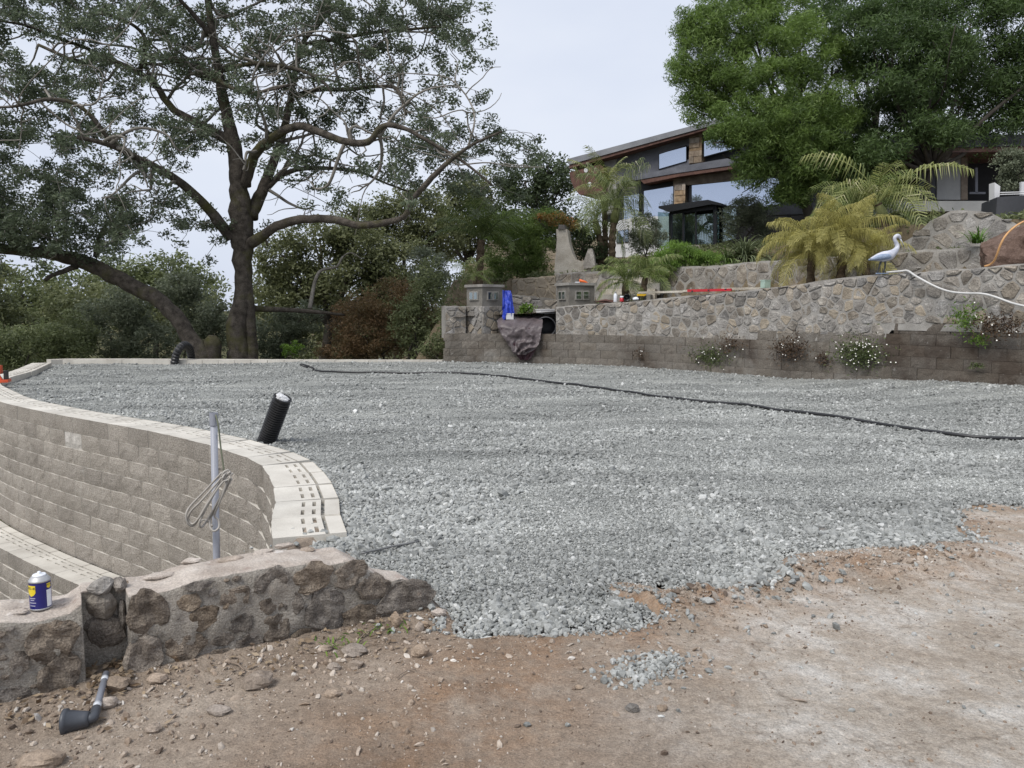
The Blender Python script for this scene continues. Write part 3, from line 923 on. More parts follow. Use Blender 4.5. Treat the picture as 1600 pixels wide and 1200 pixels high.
# ---------------------------------------------------------------- rubble walls
def clip_poly(poly, a, b, c):               # keep a*x+b*y<=c
    out = []
    n = len(poly)
    for i in range(n):
        p, q = poly[i], poly[(i + 1) % n]
        dp, dq = a * p[0] + b * p[1] - c, a * q[0] + b * q[1] - c
        if dp <= 0: out.append(p)
        if (dp < 0) != (dq < 0) and dp != dq:
            t = dp / (dp - dq)
            out.append((p[0] + t * (q[0] - p[0]), p[1] + t * (q[1] - p[1])))
    return out

def chaikin(poly, k=1):
    for _ in range(k):
        o_ = []
        for i in range(len(poly)):
            p, q = np.array(poly[i]), np.array(poly[(i + 1) % len(poly)])
            o_ += [tuple(p * 0.84 + q * 0.16), tuple(p * 0.16 + q * 0.84)]
        poly = o_
    return poly

def voronoi_cells(pts, box):
    x0, x1, y0, y1 = box
    P_ = np.array(pts)
    for i, (px, py) in enumerate(P_):
        d = np.hypot(P_[:, 0] - px, P_[:, 1] - py)
        near = np.argsort(d)[1:16]
        poly = [(x0, y0), (x1, y0), (x1, y1), (x0, y1)]
        for j in near:
            qx, qy = P_[j]
            a, b = qx - px, qy - py
            poly = clip_poly(poly, a, b, (qx * qx + qy * qy - px * px - py * py) / 2)
            if len(poly) < 3: break
        if len(poly) >= 3: yield i, poly

def rubble_wall(name, label, path, zbot, ztop, thick, size, parent=None, tan=0.12, seed=1, proud=0.013, shrink=(0.86, 0.95), top_mat=None, keep=None, mat=None, smat=None, cap_h=0.0, back=False):
    """path is walked so that its right-hand side is the face; zbot/ztop are functions of x"""
    r = np.random.default_rng(seed)
    cum = arclen(path)
    T = np.gradient(path, axis=0); T /= np.linalg.norm(T, axis=1)[:, None]
    NR = np.stack([T[:, 1], -T[:, 0]], 1)    # right of travel
    th = parent
    if th is None:
        mid = path[len(path) // 2]
        th = empty(name, label, 'wall', (float(mid[0]), float(mid[1]), float(zbot(mid[0]))))
    # mortar body
    V, F = [], []
    st = path[::2] if len(path) > 30 else path
    Ns = NR[::2] if len(path) > 30 else NR
    K = 9
    for (x, y), n in zip(st, Ns):
        zb, zt = zbot(x) - 0.12, ztop(x)
        zt += 0.03 * vnoise(x * 4, y * 4, seed) + 0.02 * vnoise(x * 11, y * 11, seed)
        for k in range(6):
            z = zb + (zt - zb) * k / 5
            o_ = 0.012 * vnoise(x * 5, y * 5, z * 5 + seed) - (0.035 if k == 5 else 0)
            V.append((x + n[0] * o_, y + n[1] * o_, z - (0.0 if k < 5 else 0)))
        V.append((x - n[0] * thick * 0.5, y - n[1] * thick * 0.5, zt + 0.015 * vnoise(x * 6, y * 6, 4)))
        V.append((x - n[0] * thick, y - n[1] * thick, zt - 0.01))
        V.append((x - n[0] * thick, y - n[1] * thick, zb))
    m = len(st)
    for i in range(m - 1):
        for k in range(K - 1):
            F.append((i * K + k, (i + 1) * K + k, (i + 1) * K + k + 1, i * K + k + 1))
    F.append(tuple(range(K))[::-1]); F.append(tuple((m - 1) * K + k for k in range(K)))
    body = obj('mortar', V, F, mat or M['mortar'], th)
    # stones
    zs = [ztop(x) for x in path[:, 0]]; zbs = [zbot(x) for x in path[:, 0]]
    z0, z1 = min(zbs), max(zs)
    S = cum[-1]
    pts = []
    n_try = int(S * (z1 - z0) / (size * size) * 30)
    for _ in range(n_try):
        q = (r.uniform(0, S), r.uniform(z0, z1))
        sz = size * r.uniform(0.5, 1.5)
        if all((q[0] - p[0]) ** 2 + ((q[1] - p[1]) * 1.15) ** 2 > (0.5 * (sz + p[2])) ** 2 for p in pts): pts.append((q[0], q[1], sz))
    n_done = 0
    for i, poly in voronoi_cells([(p[0], p[1]) for p in pts], (0, S, z0, z1)):
        cx, cy = np.mean(poly, axis=0)
        xw = float(np.interp(cx, cum, path[:, 0]))
        zt, zb = ztop(xw) - 0.015, zbot(xw)
        poly = clip_poly(poly, 0, 1, zt)
        if len(poly) < 3: continue
        poly = clip_poly(poly, 0, -1, -zb)
        if len(poly) < 3: continue
        c = np.mean(poly, axis=0)
        A = 0.5 * abs(sum(poly[k][0] * poly[(k + 1) % len(poly)][1] - poly[(k + 1) % len(poly)][0] * poly[k][1] for k in range(len(poly))))
        if A < (size * 0.28) ** 2: continue
        if keep and not keep(xw, c[1]): continue
        sh = r.uniform(*shrink)
        poly = [tuple(c + (np.array(p) - c) * sh * r.uniform(0.84, 1.05)) for p in poly]
        poly = chaikin(poly, 1)
        pr = proud * r.uniform(0.3, 1.5)
        Vs, Fs = [], []
        n = len(poly)
        for ring, (sc, dep) in enumerate(((1.0, -0.05), (0.97, pr * 0.55), (0.80, pr))):
            for p in poly:
                q = c + (np.array(p) - c) * sc
                dd = dep + (r.normal(0, 0.004) if ring else 0)
                xy = np.array([np.interp(q[0], cum, path[:, 0]), np.interp(q[0], cum, path[:, 1])])
                nn = np.array([np.interp(q[0], cum, NR[:, 0]), np.interp(q[0], cum, NR[:, 1])])
                xy = xy + nn * dd
                Vs.append((xy[0], xy[1], q[1]))
        xy = np.array([np.interp(c[0], cum, path[:, 0]), np.interp(c[0], cum, path[:, 1])]); nn = np.array([np.interp(c[0], cum, NR[:, 0]), np.interp(c[0], cum, NR[:, 1])])
        xy = xy + nn * (pr + r.normal(0, 0.008))
        Vs.append((xy[0], xy[1], c[1]))
        for ring in range(2):
            for k in range(n):
                l = (k + 1) % n
                Fs.append((ring * n + k, ring * n + l, (ring + 1) * n + l, (ring + 1) * n + k))
        for k in range(n): Fs.append((2 * n + k, 2 * n + (k + 1) % n, 3 * n))
        mt = M['tan_stone'] if r.random() < tan else (smat or M['stone'])
        obj('stone', Vs, Fs, mt, th)
        n_done += 1
    return th

# face offset: set back a little from the block wall below
def w1_bot(x): return 0.72 if x < 5.15 else (0.92 if x < 6.9 else 1.16)
P1 = offset(W1, 0.09)
k0 = int(np.argmin(np.abs(P1[:, 0] - 1.17)))
rubble_wall('rubble_wall', 'long grey rubble stone wall standing on the weathered brown block wall', P1[k0:], w1_bot, lambda x: W1Z(x) + 0.02, 0.35, 0.225, seed=3, tan=0.07)
k2 = int(np.argmin(np.abs(W2[:, 0] - 1.45)))
rubble_wall('rubble_wall', 'second rubble stone wall up the slope, behind the heron and the palms', W2[k2:], lambda x: W1Z(x) - 0.08, lambda x: 2.62 + 0.05 * vnoise(x, 3), 0.35, 0.36, seed=5, tan=0.05, shrink=(0.84, 0.95))
tan_path = W2[:k2 + 1]
M['tan_plaster'] = surf('tan_dry_face', [(0.3, (0.30, 0.245, 0.175)), (0.7, (0.50, 0.43, 0.33))], 3, 7, 0.95, 0.8, 25, 0.03, 0, 0.3, 50, 0.1)
rubble_wall('rubble_wall', 'short pale tan stone wall end below the tapered white pillar', tan_path, lambda x: 1.3, lambda x: 2.45 + 0.06 * x, 0.4, 0.34, seed=6, tan=1.0, shrink=(0.9, 0.98), proud=0.02, mat=M['tan_plaster'])

# ---------------------------------------------------------------- foreground mortared stone wall
def on_front(px, py):
    p = on_plane(px, py, (SWA[0], SWA[1], 0), np.array([SWN[0], SWN[1], 0]))
    return float((p[:2] - SWA) @ SWD), float(p[2])
def front_pt(t, back, z):
    q = SWA + SWD * t - SWN * back
    return (q[0], q[1], z)
_top = [(0, 975), (60, 971), (107, 962), (132, 944), (201, 934), (235, 928), (282, 916), (330, 901), (397, 893), (470, 881), (520, 881), (547, 876), (575, 888), (602, 906), (637, 907), (668, 925), (684, 944)]
_tt = [on_front(*q) for q in _top]
T_X = np.array([0, _tt[0][0] - 0.4] + [q[0] for q in _tt] + [_tt[-1][0] + 0.06])
T_Z = np.array([0.30, 0.30] + [q[1] for q in _tt] + [-0.03])
N0, N1 = on_front(133, 1000)[0], on_front(203, 1000)[0]
T_END = T_X[-1]
def thick_at(t): return 0.30 if t < T_END - 0.55 else 0.10 + 0.20 * (T_END - t) / 0.55
fw = empty('garden_wall', 'low mortared rock wall with a broken sloping end beside the dirt', 'wall', front_pt(T_END * 0.5, 0.1, 0.0))
ts = np.unique(np.concatenate([np.arange(0, T_END, 0.018), [N0 - 0.004, N0, N1, N1 + 0.004, T_END]]))
V, F, MI = [], [], []
NF, NT = 20, 10
K = NF + NT + 1
for t in ts:
    zt = float(np.interp(t, T_X, T_Z)) + 0.010 * fbm(t * 9, 0.3, 1.0, 3)
    notch = N0 - 1e-6 <= t <= N1 + 1e-6
    rec = 0.125 if notch else 0.0
    th = thick_at(t)
    for k in range(NF):
        f = k / (NF - 1)
        z = -0.15 + (zt + 0.15) * f
        o_ = 0.034 * fbm(t * 7, z * 9, 2.2, 3) + 0.014 * fbm(t * 26, z * 26, 6.2, 2)
        edge = 0.016 * max(0, f - 0.88) / 0.12
        V.append(front_pt(t, rec - o_ + edge, z - edge * 0.4))
    for k in range(1, NT + 1):
        f = k / NT
        b = rec + (th - min(rec, th * 0.8)) * f
        z = zt + 0.016 * fbm(t * 7, b * 9, 4.4, 3) + 0.006 * fbm(t * 30, b * 30, 1.4, 2) - 0.02 * max(0, f - 0.8) / 0.2
        V.append(front_pt(t, b, z))
    V.append(front_pt(t, th + 0.02, -1.2 if t < T_END - 0.75 else -0.2))
m = len(ts)
for i in range(m - 1):
    for k in range(K - 1):
        F.append((i * K + k, (i + 1) * K + k, (i + 1) * K + k + 1, i * K + k + 1))
        MI.append(1 if NF - 1 <= k < K - 2 else 0)
F.append(tuple(range(K))[::-1]); MI.append(0)
F.append(tuple((m - 1) * K + k for k in range(K))); MI.append(0)
body = obj('mortar', V, F, [M['near_mortar'], M['wall_top']], fw, smooth=True)
body.data.polygons.foreach_set('material_index', MI)

def rock_shape(rx, ry, rz, seed, nu=12, nv=7, rough=0.25):
    """closed irregular rock, flattened facets"""
    r = np.random.default_rng(seed)
    ph = r.uniform(0, 50, 3)
    V, F = [], []
    planes = [(v / np.linalg.norm(v), r.uniform(0.72, 0.95)) for v in r.normal(0, 1, (7, 3))]
    def pt(d):
        s = 1 + rough * vnoise(d[0] * 1.6 + ph[0], d[1] * 1.6 + ph[1], d[2] * 1.6 + ph[2]) + 0.35 * rough * vnoise(d[0] * 4 + ph[0], d[1] * 4, d[2] * 4)
        for n, c in planes:
            q = d @ n
            if q * s > c: s = c / q
        return d * s * np.array([rx, ry, rz])
    V.append(pt(np.array([0, 0, 1.0])))
    for j in range(1, nv):
        th = math.pi * j / nv
        for i in range(nu):
            a = 2 * math.pi * i / nu
            V.append(pt(np.array([math.sin(th) * math.cos(a), math.sin(th) * math.sin(a), math.cos(th)])))
    V.append(pt(np.array([0, 0, -1.0])))
    for i in range(nu): F.append((0, 1 + i, 1 + (i + 1) % nu))
    for j in range(nv - 2):
        for i in range(nu):
            a, b = 1 + j * nu + i, 1 + j * nu + (i + 1) % nu
            F.append((a, a + nu, b + nu, b))
    b = 1 + (nv - 2) * nu
    for i in range(nu): F.append((b + i, len(V) - 1, b + (i + 1) % nu))
    return np.array(V), F

_stones = [(230, 962, 29, 36), (296, 941, 18, 11), (320, 965, 22, 18), (370, 932, 23, 16), (379, 972, 17, 13), (291, 1010, 30, 21), (226, 1024, 30, 30), (390, 1008, 20, 16), (348, 998, 17, 9), (292, 1042, 20, 9),
           (345, 1024, 20, 11), (307, 915, 22, 6), (78, 1003, 40, 30), (96, 1052, 34, 26), (30, 1038, 15, 17), (18, 1090, 26, 15), (425, 906, 27, 16), (494, 903, 28, 22), (545, 895, 25, 17), (510, 955, 32, 33), (422, 946, 16, 12),
           (459, 941, 15, 17), (432, 984, 21, 22), (583, 918, 22, 18), (632, 938, 42, 27), (566, 964, 30, 17), (470, 994, 16, 11), (350, 945, 6, 6), (262, 1058, 14, 7), (-60, 1010, 40, 30), (-140, 1060, 45, 34), (-70, 1085, 36, 22), (-230, 1030, 46, 36), (-300, 1110, 40, 30)]
for i, (px, py, rx, ry) in enumerate(_stones):
    t, z = on_front(px, py)
    t2, _ = on_front(px + rx, py); _, z2 = on_front(px, py - ry)
    a, b = abs(t2 - t), abs(z2 - z)
    Vr, Fr = rock_shape(a * 1.14, 1.0, b * 1.12, 100 + i, 22, 13, 0.36)
    Vr = np.array([v * (1 + 0.10 * fbm(v[0] / a * 2.2 + i, v[1] * 3, v[2] / b * 2.2, 4)) for v in Vr])
    pr = min(0.05, 0.45 * min(a, b)) * (0.42 + 0.42 * random.random())
    W = [front_pt(t + v[0], -(min(-v[1], 0.5 + 0.12 * v[1]) if v[1] < 0 else -v[1]) * pr * 1.0 - 0.003 + 0.02 * vnoise(v[0] * 22 + i, v[2] * 22, 3), z + v[2]) for v in Vr]
    obj('stone', W, Fr, M['near_stone'], fw, smooth=False)
for i, (px, py, rx, ry) in enumerate([(166, 958, 27, 20), (170, 1000, 34, 22), (162, 928, 22, 9), (196, 972, 7, 20), (192, 925, 12, 8)]):
    t, z = on_front(px, py + 4)
    t2, _ = on_front(px + rx, py); _, z2 = on_front(px, py - ry)
    a, b = abs(t2 - t), abs(z2 - z)
    Vr, Fr = rock_shape(a * 1.05, 1.0, b * 1.05, 160 + i, 12, 8, 0.3)
    W = [front_pt(t + v[0] * 0.97, 0.125 - v[1] * 0.045, z + v[2]) for v in Vr]
    obj('stone', W, Fr, M['stone'] if i in (0, 2) else M['near_stone'], fw)
_fill = []
for _try in range(3000):
    if len(_fill) >= 40: break
    px, py = random.uniform(-60, 660), random.uniform(890, 1100)
    t, z = on_front(px, py)
    if not (0.02 < z < float(np.interp(t, T_X, T_Z)) - 0.02) or N0 - 0.03 < t < N1 + 0.03: continue
    if any(((px - q[0]) / (q[2] * 1.25 + 8)) ** 2 + ((py - q[1]) / (q[3] * 1.25 + 7)) ** 2 < 1 for q in _stones): continue
    if any(abs(px - q[0]) < 15 and abs(py - q[1]) < 12 for q in _fill): continue
    _fill.append((px, py))
    a = random.uniform(0.010, 0.024); b = a * random.uniform(0.5, 0.9)
    Vr, Fr = rock_shape(a, 1.0, b, 300 + len(_fill), 12, 7, 0.4)
    obj('stone', [front_pt(t + v[0], -v[1] * 0.012 + 0.004, z + v[2]) for v in Vr], Fr, M['near_stone'], fw)
# flat stones bedded in the wall top
for i, (px, py, rx, rb) in enumerate([(362, 884, 0.055, 0.03), (445, 860, 0.05, 0.025), (95, 935, 0.07, 0.035), (180, 917, 0.05, 0.03), (250, 905, 0.06, 0.03), (300, 888, 0.045, 0.025), (480, 862, 0.035, 0.03), (20, 955, 0.06, 0.03), (410, 872, 0.05, 0.03)]):
    q = G(px, py, 0.315)
    t = float((q[:2] - SWA) @ SWD); b = float((q[:2] - SWA) @ (-SWN))
    zt = float(np.interp(t, T_X, T_Z))
    Vr, Fr = rock_shape(rx, rb, 0.012, 190 + i, 14, 6, 0.35)
    obj('stone', [front_pt(t + v[0], b + v[1], zt + v[2] + 0.001) for v in Vr], Fr, M['wall_top'] if i % 3 else M['rock'], fw)

# loose rocks lying on the soil
_rocks = [(655, 1016, 17, 13, 'brown angular rock lying alone on the soil near the wall end'), (617, 970, 8, 18, 'thin pale stone leaning against the broken wall end'), (655, 978, 9, 10, 'small pale stone at the foot of the broken wall end'),
          (553, 1013, 22, 11, 'flat grey stone lying in front of the wall among weeds'), (508, 1014, 12, 7, 'small brown stone beside the flat grey stone'), (553, 1036, 14, 9, 'pale yellowish chip of rock on the loose soil'),
          (400, 1060, 26, 20, 'dark leaning slab of rock on the soil before the wall'), (520, 1040, 11, 8, 'dark brown stone on the soil by the yellowish chip'), (686, 960, 14, 9, 'reddish stone wedged under the broken wall end'),
          (60, 1185, 40, 16, 'long flat brown rock at the foot of the slope beside the drain cap'), (340, 1110, 20, 10, 'round flat brown stone on the loose soil'), (518, 1085, 14, 8, 'small pinkish stone lying on open soil'),
          (665, 975, 8, 7, 'grey stone at the edge of the gravel by the wall end'), (238, 1140, 14, 9, 'pale flat stone lying beside the dark drain cap'), (990, 1105, 12, 10, 'bluish grey stone on the worn dirt below the gravel patch'),
          (1036, 1107, 10, 7, 'tan stone beside the bluish grey stone on the dirt'), (180, 1075, 22, 14, 'flat pale stone in the wall gap under the grey pipe'), (165, 1100, 18, 12, 'angular brown stone under the grey pipe'), (245, 1065, 18, 10, 'brown stone sitting against the wall foot'),
          (905, 1132 - 60, 8, 4, 'thin dark sliver of stone lying in the orange clay'), (1285, 826, 12, 5, 'dark lump lying on the gravel near its edge')]
for i, (px, py, rx, ry, lab) in enumerate(_rocks):
    g0 = G(px, py + ry)
    d = g0[1] / 1200 * 1.0
    a, b = rx * d, ry * d
    x, y = g0[0], g0[1] + b * 0.6
    z = dirt_z(x, y) if py > 840 else gz(x, y)
    Vr, Fr = rock_shape(a, a * 0.7, b * 0.85, 230 + i, 12, 8, 0.4)
    o = obj('rock', Vr + np.array([x, y, z + b * 0.55]), Fr, M['rock'] if i not in (14, 20) else M['stone'], loc=(x, y, z))
    tag(o, lab, 'rock', 'loose rocks on the dirt')

# dry leaves and twigs along the wall foot
M['dry_leaf'] = leaf_mat('dry_leaf', (0.13, 0.085, 0.05), (0.36, 0.28, 0.19), 0.1)
def leaf_arrays(C, L_, W_, rng, axis=None, flat=0.0, fold=0.0):
    n = len(C)
    a = rng.normal(0, 1, (n, 3)) if axis is None else np.asarray(axis) + rng.normal(0, 0.45, (n, 3))
    a[:, 2] *= (1 - flat)
    a /= np.linalg.norm(a, axis=1)[:, None] + 1e-9
    b = rng.normal(0, 1, (n, 3)); b[:, 2] *= (1 - flat)
    b -= a * (a * b).sum(1)[:, None]; b /= np.linalg.norm(b, axis=1)[:, None] + 1e-9
    Ls = (L_ * rng.uniform(0.65, 1.25, n))[:, None]; Ws = (W_ * rng.uniform(0.7, 1.2, n))[:, None]
    V_ = np.stack([C - a * Ls / 2, C + b * Ws / 2 + a * Ls * 0.05, C + a * Ls / 2, C - b * Ws / 2 + a * Ls * 0.05], 1).reshape(-1, 3)
    return V_, np.arange(4 * n).reshape(-1, 4)
n = 420
t = RNG.uniform(0.4, T_END, n); bk = -np.abs(RNG.normal(0, 0.14, n)) - 0.02
q = np.array([front_pt(a, b, 0) for a, b in zip(t, bk)])
nn = 160
tq = RNG.uniform(N0, N1, nn); bq = RNG.uniform(-0.06, 0.10, nn)
q = np.vstack([q, np.array([front_pt(a, b, 0) for a, b in zip(tq, bq)])])
q[:, 2] = [dirt_z(a, b) + 0.012 for a, b, _ in q]
q[n:, 2] = 0.03 + RNG.uniform(0, 0.03, nn)
Vl, Fl = leaf_arrays(q, 0.032, 0.016, RNG, flat=0.75)
o = obj('leaf_litter', Vl, Fl, M['dry_leaf'], attr=np.repeat(RNG.random(len(q)), 4))
tag(o, 'dry brown leaves caught along the foot of the rock wall', 'leaf litter', kind='stuff')
# twigs
M['twig'] = plain('dry_twig', (0.22, 0.17, 0.13), 0.9)
for (p0_, p1_, lab, r_, mt) in [((565, 872), (655, 855), 'grey bent steel bar lying on the gravel beside the wall', 0.0065, 'steel'), ((555, 1010), (590, 988), 'thin pale twig on the soil below the wall end', 0.003, 'twig'), ((352, 1045), (382, 1055), 'thin dry twig lying by the wall foot', 0.003, 'twig'), ((620, 1065), (650, 1050), 'short dry twig on the open soil', 0.0025, 'twig')]:
    if mt == 'steel' and 'steel' not in M: M['steel'] = plain('dull_steel', (0.16, 0.16, 0.16), 0.6, 0.4)
    a, b = G(*p0_), G(*p1_)
    mid = (a + b) / 2 + np.array([0.0, 0.02, 0.0])
    pts = catmull([a, mid, b], 0.03)
    pts[:, 2] = [(gz(x, y) if mt == 'steel' else dirt_z(x, y)) + 0.012 + (0.02 if mt == 'steel' else 0) for x, y, _ in pts]
    o = MB().tube(pts, r_, 6).build('steel_bar' if mt == 'steel' else 'twig', M[mt], smooth=True, loc=tuple(pts[0]))
    tag(o, lab, 'bar' if mt == 'steel' else 'twig')

# ---------------------------------------------------------------- spray can
M['can_blue'] = plain('can_blue', (0.018, 0.018, 0.15), 0.3, 0.0, 0.5, 0.05)
M['can_yellow'] = plain('can_yellow', (0.72, 0.56, 0.03), 0.35, 0, 0.5, 0.04)
M['can_white'] = plain('can_white', (0.72, 0.74, 0.78), 0.4, 0, 0.5, 0.04)
M['can_metal'] = plain('can_metal', (0.42, 0.42, 0.42), 0.5, 0.5, 0.5, 0.06)
M['ink'] = plain('navy_ink', (0.012, 0.012, 0.05), 0.5)
q = G(64, 944, 0.315)
tq = float((q[:2] - SWA) @ SWD); bq = float((q[:2] - SWA) @ (-SWN))
cz = float(np.interp(tq, T_X, T_Z)) + 0.006
cb = np.array([q[0], q[1], cz])
can = empty('spray_can', 'blue and yellow aerosol can standing on the rock wall', 'spray can', tuple(cb))
CR, CH = 0.036, 0.105
def can_obj(name, prof, mat, par=can, n=28):
    V_, F_ = lathe(prof, n, cb)
    return obj(name, V_, F_, mat, par, smooth=True)
can_obj('base_rim', [(CR * 0.92, 0.0), (CR * 1.02, 0.002), (CR * 1.02, 0.006), (CR * 0.985, 0.008)], M['can_metal'])
can_body = can_obj('body', [(CR, 0.006), (CR, 0.007), (CR, CH - 0.001), (CR, CH)], M['can_blue'])
can_obj('shoulder', [(CR * 1.02, CH - 0.001), (CR * 1.03, CH + 0.003), (CR * 0.97, CH + 0.006), (CR * 0.88, CH + 0.010), (CR * 0.72, CH + 0.017), (CR * 0.60, CH + 0.019)], M['can_metal'])
can_obj('valve_cup', [(CR * 0.62, CH + 0.016), (CR * 0.64, CH + 0.021), (CR * 0.58, CH + 0.024), (CR * 0.50, CH + 0.024), (CR * 0.34, CH + 0.022), (CR * 0.3, CH + 0.026)], M['can_white'])
can_obj('nozzle', [(0.007, CH + 0.02), (0.007, CH + 0.028), (0.005, CH + 0.034), (0.003, CH + 0.0345)], M['can_white'], n=12)
face0 = math.atan2(-cb[1], -cb[0])           # angle of the side towards the yard
def wrap(V2, ang, zc, lift):
    return [(cb[0] + (CR + lift) * math.cos(ang + v[0] / CR), cb[1] + (CR + lift) * math.sin(ang + v[0] / CR), cb[2] + zc + v[1]) for v in V2]
def patch(name, w, zs_, ang, mat, lift, par):
    """outline given as half widths at heights, wrapped round the can"""
    V_, F_ = [], []
    nn_ = 9
    for (hw, z) in zs_:
        for k in range(nn_):
            V_.append((-hw + 2 * hw * k / (nn_ - 1), z))
    for j in range(len(zs_) - 1):
        for k in range(nn_ - 1):
            a = j * nn_ + k
            F_.append((a, a + 1, a + nn_ + 1, a + nn_))
    return obj(name, wrap(V_, ang, 0, lift), F_, mat, par)
LA = face0 - math.radians(52); RA = face0 + math.radians(50)
sh = patch('shield', 0, [(0.001, 0.055), (0.011, 0.060), (0.0175, 0.069), (0.0175, 0.096)], LA, M['can_yellow'], 0.0006, can_body)
def put_text(key, size, ang, zc, mat, par, lift=0.0012, name='lettering'):
    V_, F_ = LETTERS[key]
    obj(name, wrap(V_ * size, ang, zc, lift), F_, mat, par)
put_text('WD-40', 0.0128, LA, 0.085, M['ink'], can_body)
for hw_, z_ in ((0.012, 0.047), (0.008, 0.040), (0.014, 0.030), (0.011, 0.019)):      # small print, too fine to read
    patch('print_line', 0, [(hw_, z_), (hw_, z_ + 0.003)], LA + 0.1, M['pale_ink'] if 'pale_ink' in M else M.setdefault('pale_ink', plain('pale_ink', (0.42, 0.42, 0.52), 0.4)), 0.0006, can_body)
patch('printed_panel', 0, [(0.011, 0.011), (0.011, 0.074)], RA, M['can_white'], 0.0006, can_body)
patch('shield', 0, [(0.001, 0.079), (0.009, 0.083), (0.0095, 0.098)], RA, M['can_yellow'], 0.0006, can_body)
put_text('WD-40', 0.0068, RA, 0.092, M['ink'], can_body)

# ---------------------------------------------------------------- drain pipe with a cone
M['pvc'] = plain('grey_pvc', (0.19, 0.20, 0.23), 0.4, 0, 0.5, 0.06)
M['pvc_dark'] = plain('dark_pvc', (0.055, 0.06, 0.07), 0.45, 0, 0.5, 0.08)
M['pvc_light'] = plain('pale_band', (0.55, 0.57, 0.60), 0.4, 0, 0.5, 0.05)
el = G(147, 1136); el[2] = dirt_z(el[0], el[1]) + 0.026
top = G(166, 1052, 0.06)
dp = empty('drain_pipe', 'grey plastic pipe with elbow and dark cone lying in the wall gap', 'pipe', (el[0], el[1], el[2] - 0.03))
ax = top - el; ln = np.linalg.norm(ax); ax = ax / ln
MB().tube([el + ax * 0.03, top], 0.0115, 12).build('pipe', M['pvc'], dp, smooth=True)
MB().tube([el + ax * 0.062, el + ax * 0.084], 0.0135, 12).build('pale_band', M['pvc_light'], dp, smooth=True)
MB().tube([el + ax * (ln - 0.05), el + ax * (ln - 0.03)], 0.0125, 12).build('pale_band', M['pvc_light'], dp, smooth=True)
cone_dir = np.array([-0.96, -0.22, -0.03]); cone_dir /= np.linalg.norm(cone_dir)
MB().tube(catmull([el + ax * 0.055, el + ax * 0.02, el + ax * 0.002 + cone_dir * 0.004, el + cone_dir * 0.03], 0.006), 0.0165, 14).build('elbow', M['pvc_dark'], dp, smooth=True)
V_, F_ = lathe([(0.018, 0.012), (0.025, 0.016), (0.0265, 0.024), (0.037, 0.078), (0.0425, 0.080), (0.043, 0.092), (0.039, 0.094), (0.035, 0.084), (0.01, 0.08)], 28, el, cone_dir)
obj('cone', V_, F_, M['pvc_dark'], dp, smooth=True)

# ---------------------------------------------------------------- upright conduit with a hank of cable
cp = P(332, 868, 5.0)
ct = P(333.5, 645, 5.0)
co = empty('conduit', 'upright grey plastic conduit rising behind the rock wall', 'conduit', (cp[0], cp[1], tz))
MB().tube([(cp[0], cp[1], tz - 0.05), (ct[0], cp[1], ct[2] - 0.075)], 0.0225, 16).build('pipe', M['conduit'] if 'conduit' in M else M.setdefault('conduit', plain('conduit_grey', (0.30, 0.31, 0.35), 0.45, 0, 0.4, 0.05)), co, smooth=True)
V_, F_ = lathe([(0.0225, -0.085), (0.0265, -0.083), (0.0265, 0.0), (0.0235, 0.0), (0.0235, -0.04), (0.01, -0.04)], 18, (ct[0], cp[1], ct[2]))
obj('coupling', V_, F_, M['conduit'], co, smooth=False)
M['cable'] = plain('beige_cable', (0.40, 0.37, 0.33), 0.5, 0, 0.4, 0.08)
M['cable_green'] = plain('green_grey_cable', (0.13, 0.14, 0.09), 0.6)
hank = empty('cable_hank', 'beige cable coiled in loose loops tied to the conduit', 'cable', tuple(P(350, 740, 4.93)))
_str = [[(347, 738), (322, 765), (298, 790), (291, 803), (293, 817), (303, 821), (316, 800), (333, 770), (352, 744), (360, 737)],
        [(352, 735), (338, 765), (322, 795), (312, 815), (315, 824), (328, 806), (345, 775), (360, 745)],
        [(350, 742), (330, 765), (312, 785), (300, 797), (294, 810), (301, 819), (312, 808), (325, 786), (345, 757), (364, 739)],
        [(356, 738), (352, 760), (343, 785), (335, 805), (341, 812), (342, 824), (334, 830), (328, 822), (330, 808), (345, 780), (362, 748)],
        [(346, 745), (350, 737), (357, 735), (360, 742), (354, 749), (348, 747)], [(347, 748), (352, 740), (360, 739), (358, 748), (350, 752)], [(311, 818), (318, 812), (326, 816), (332, 822)]]
for k, s_ in enumerate(_str):
    dd = 4.90 - 0.012 * (k % 3)
    pts = catmull([P(x, y, dd + 0.02 * math.sin(i * 1.3 + k)) for i, (x, y) in enumerate(s_)], 0.012)
    MB().tube(pts, 0.0068, 7).build('loop', M['cable'], hank, smooth=True)
pts = catmull([P(337, 648, 4.985), P(341, 665, 4.965), P(345, 700, 4.95), P(350, 737, 4.92)], 0.02)
MB().tube(pts, 0.0055, 7).build('lead', M['cable_green'], hank, smooth=True)

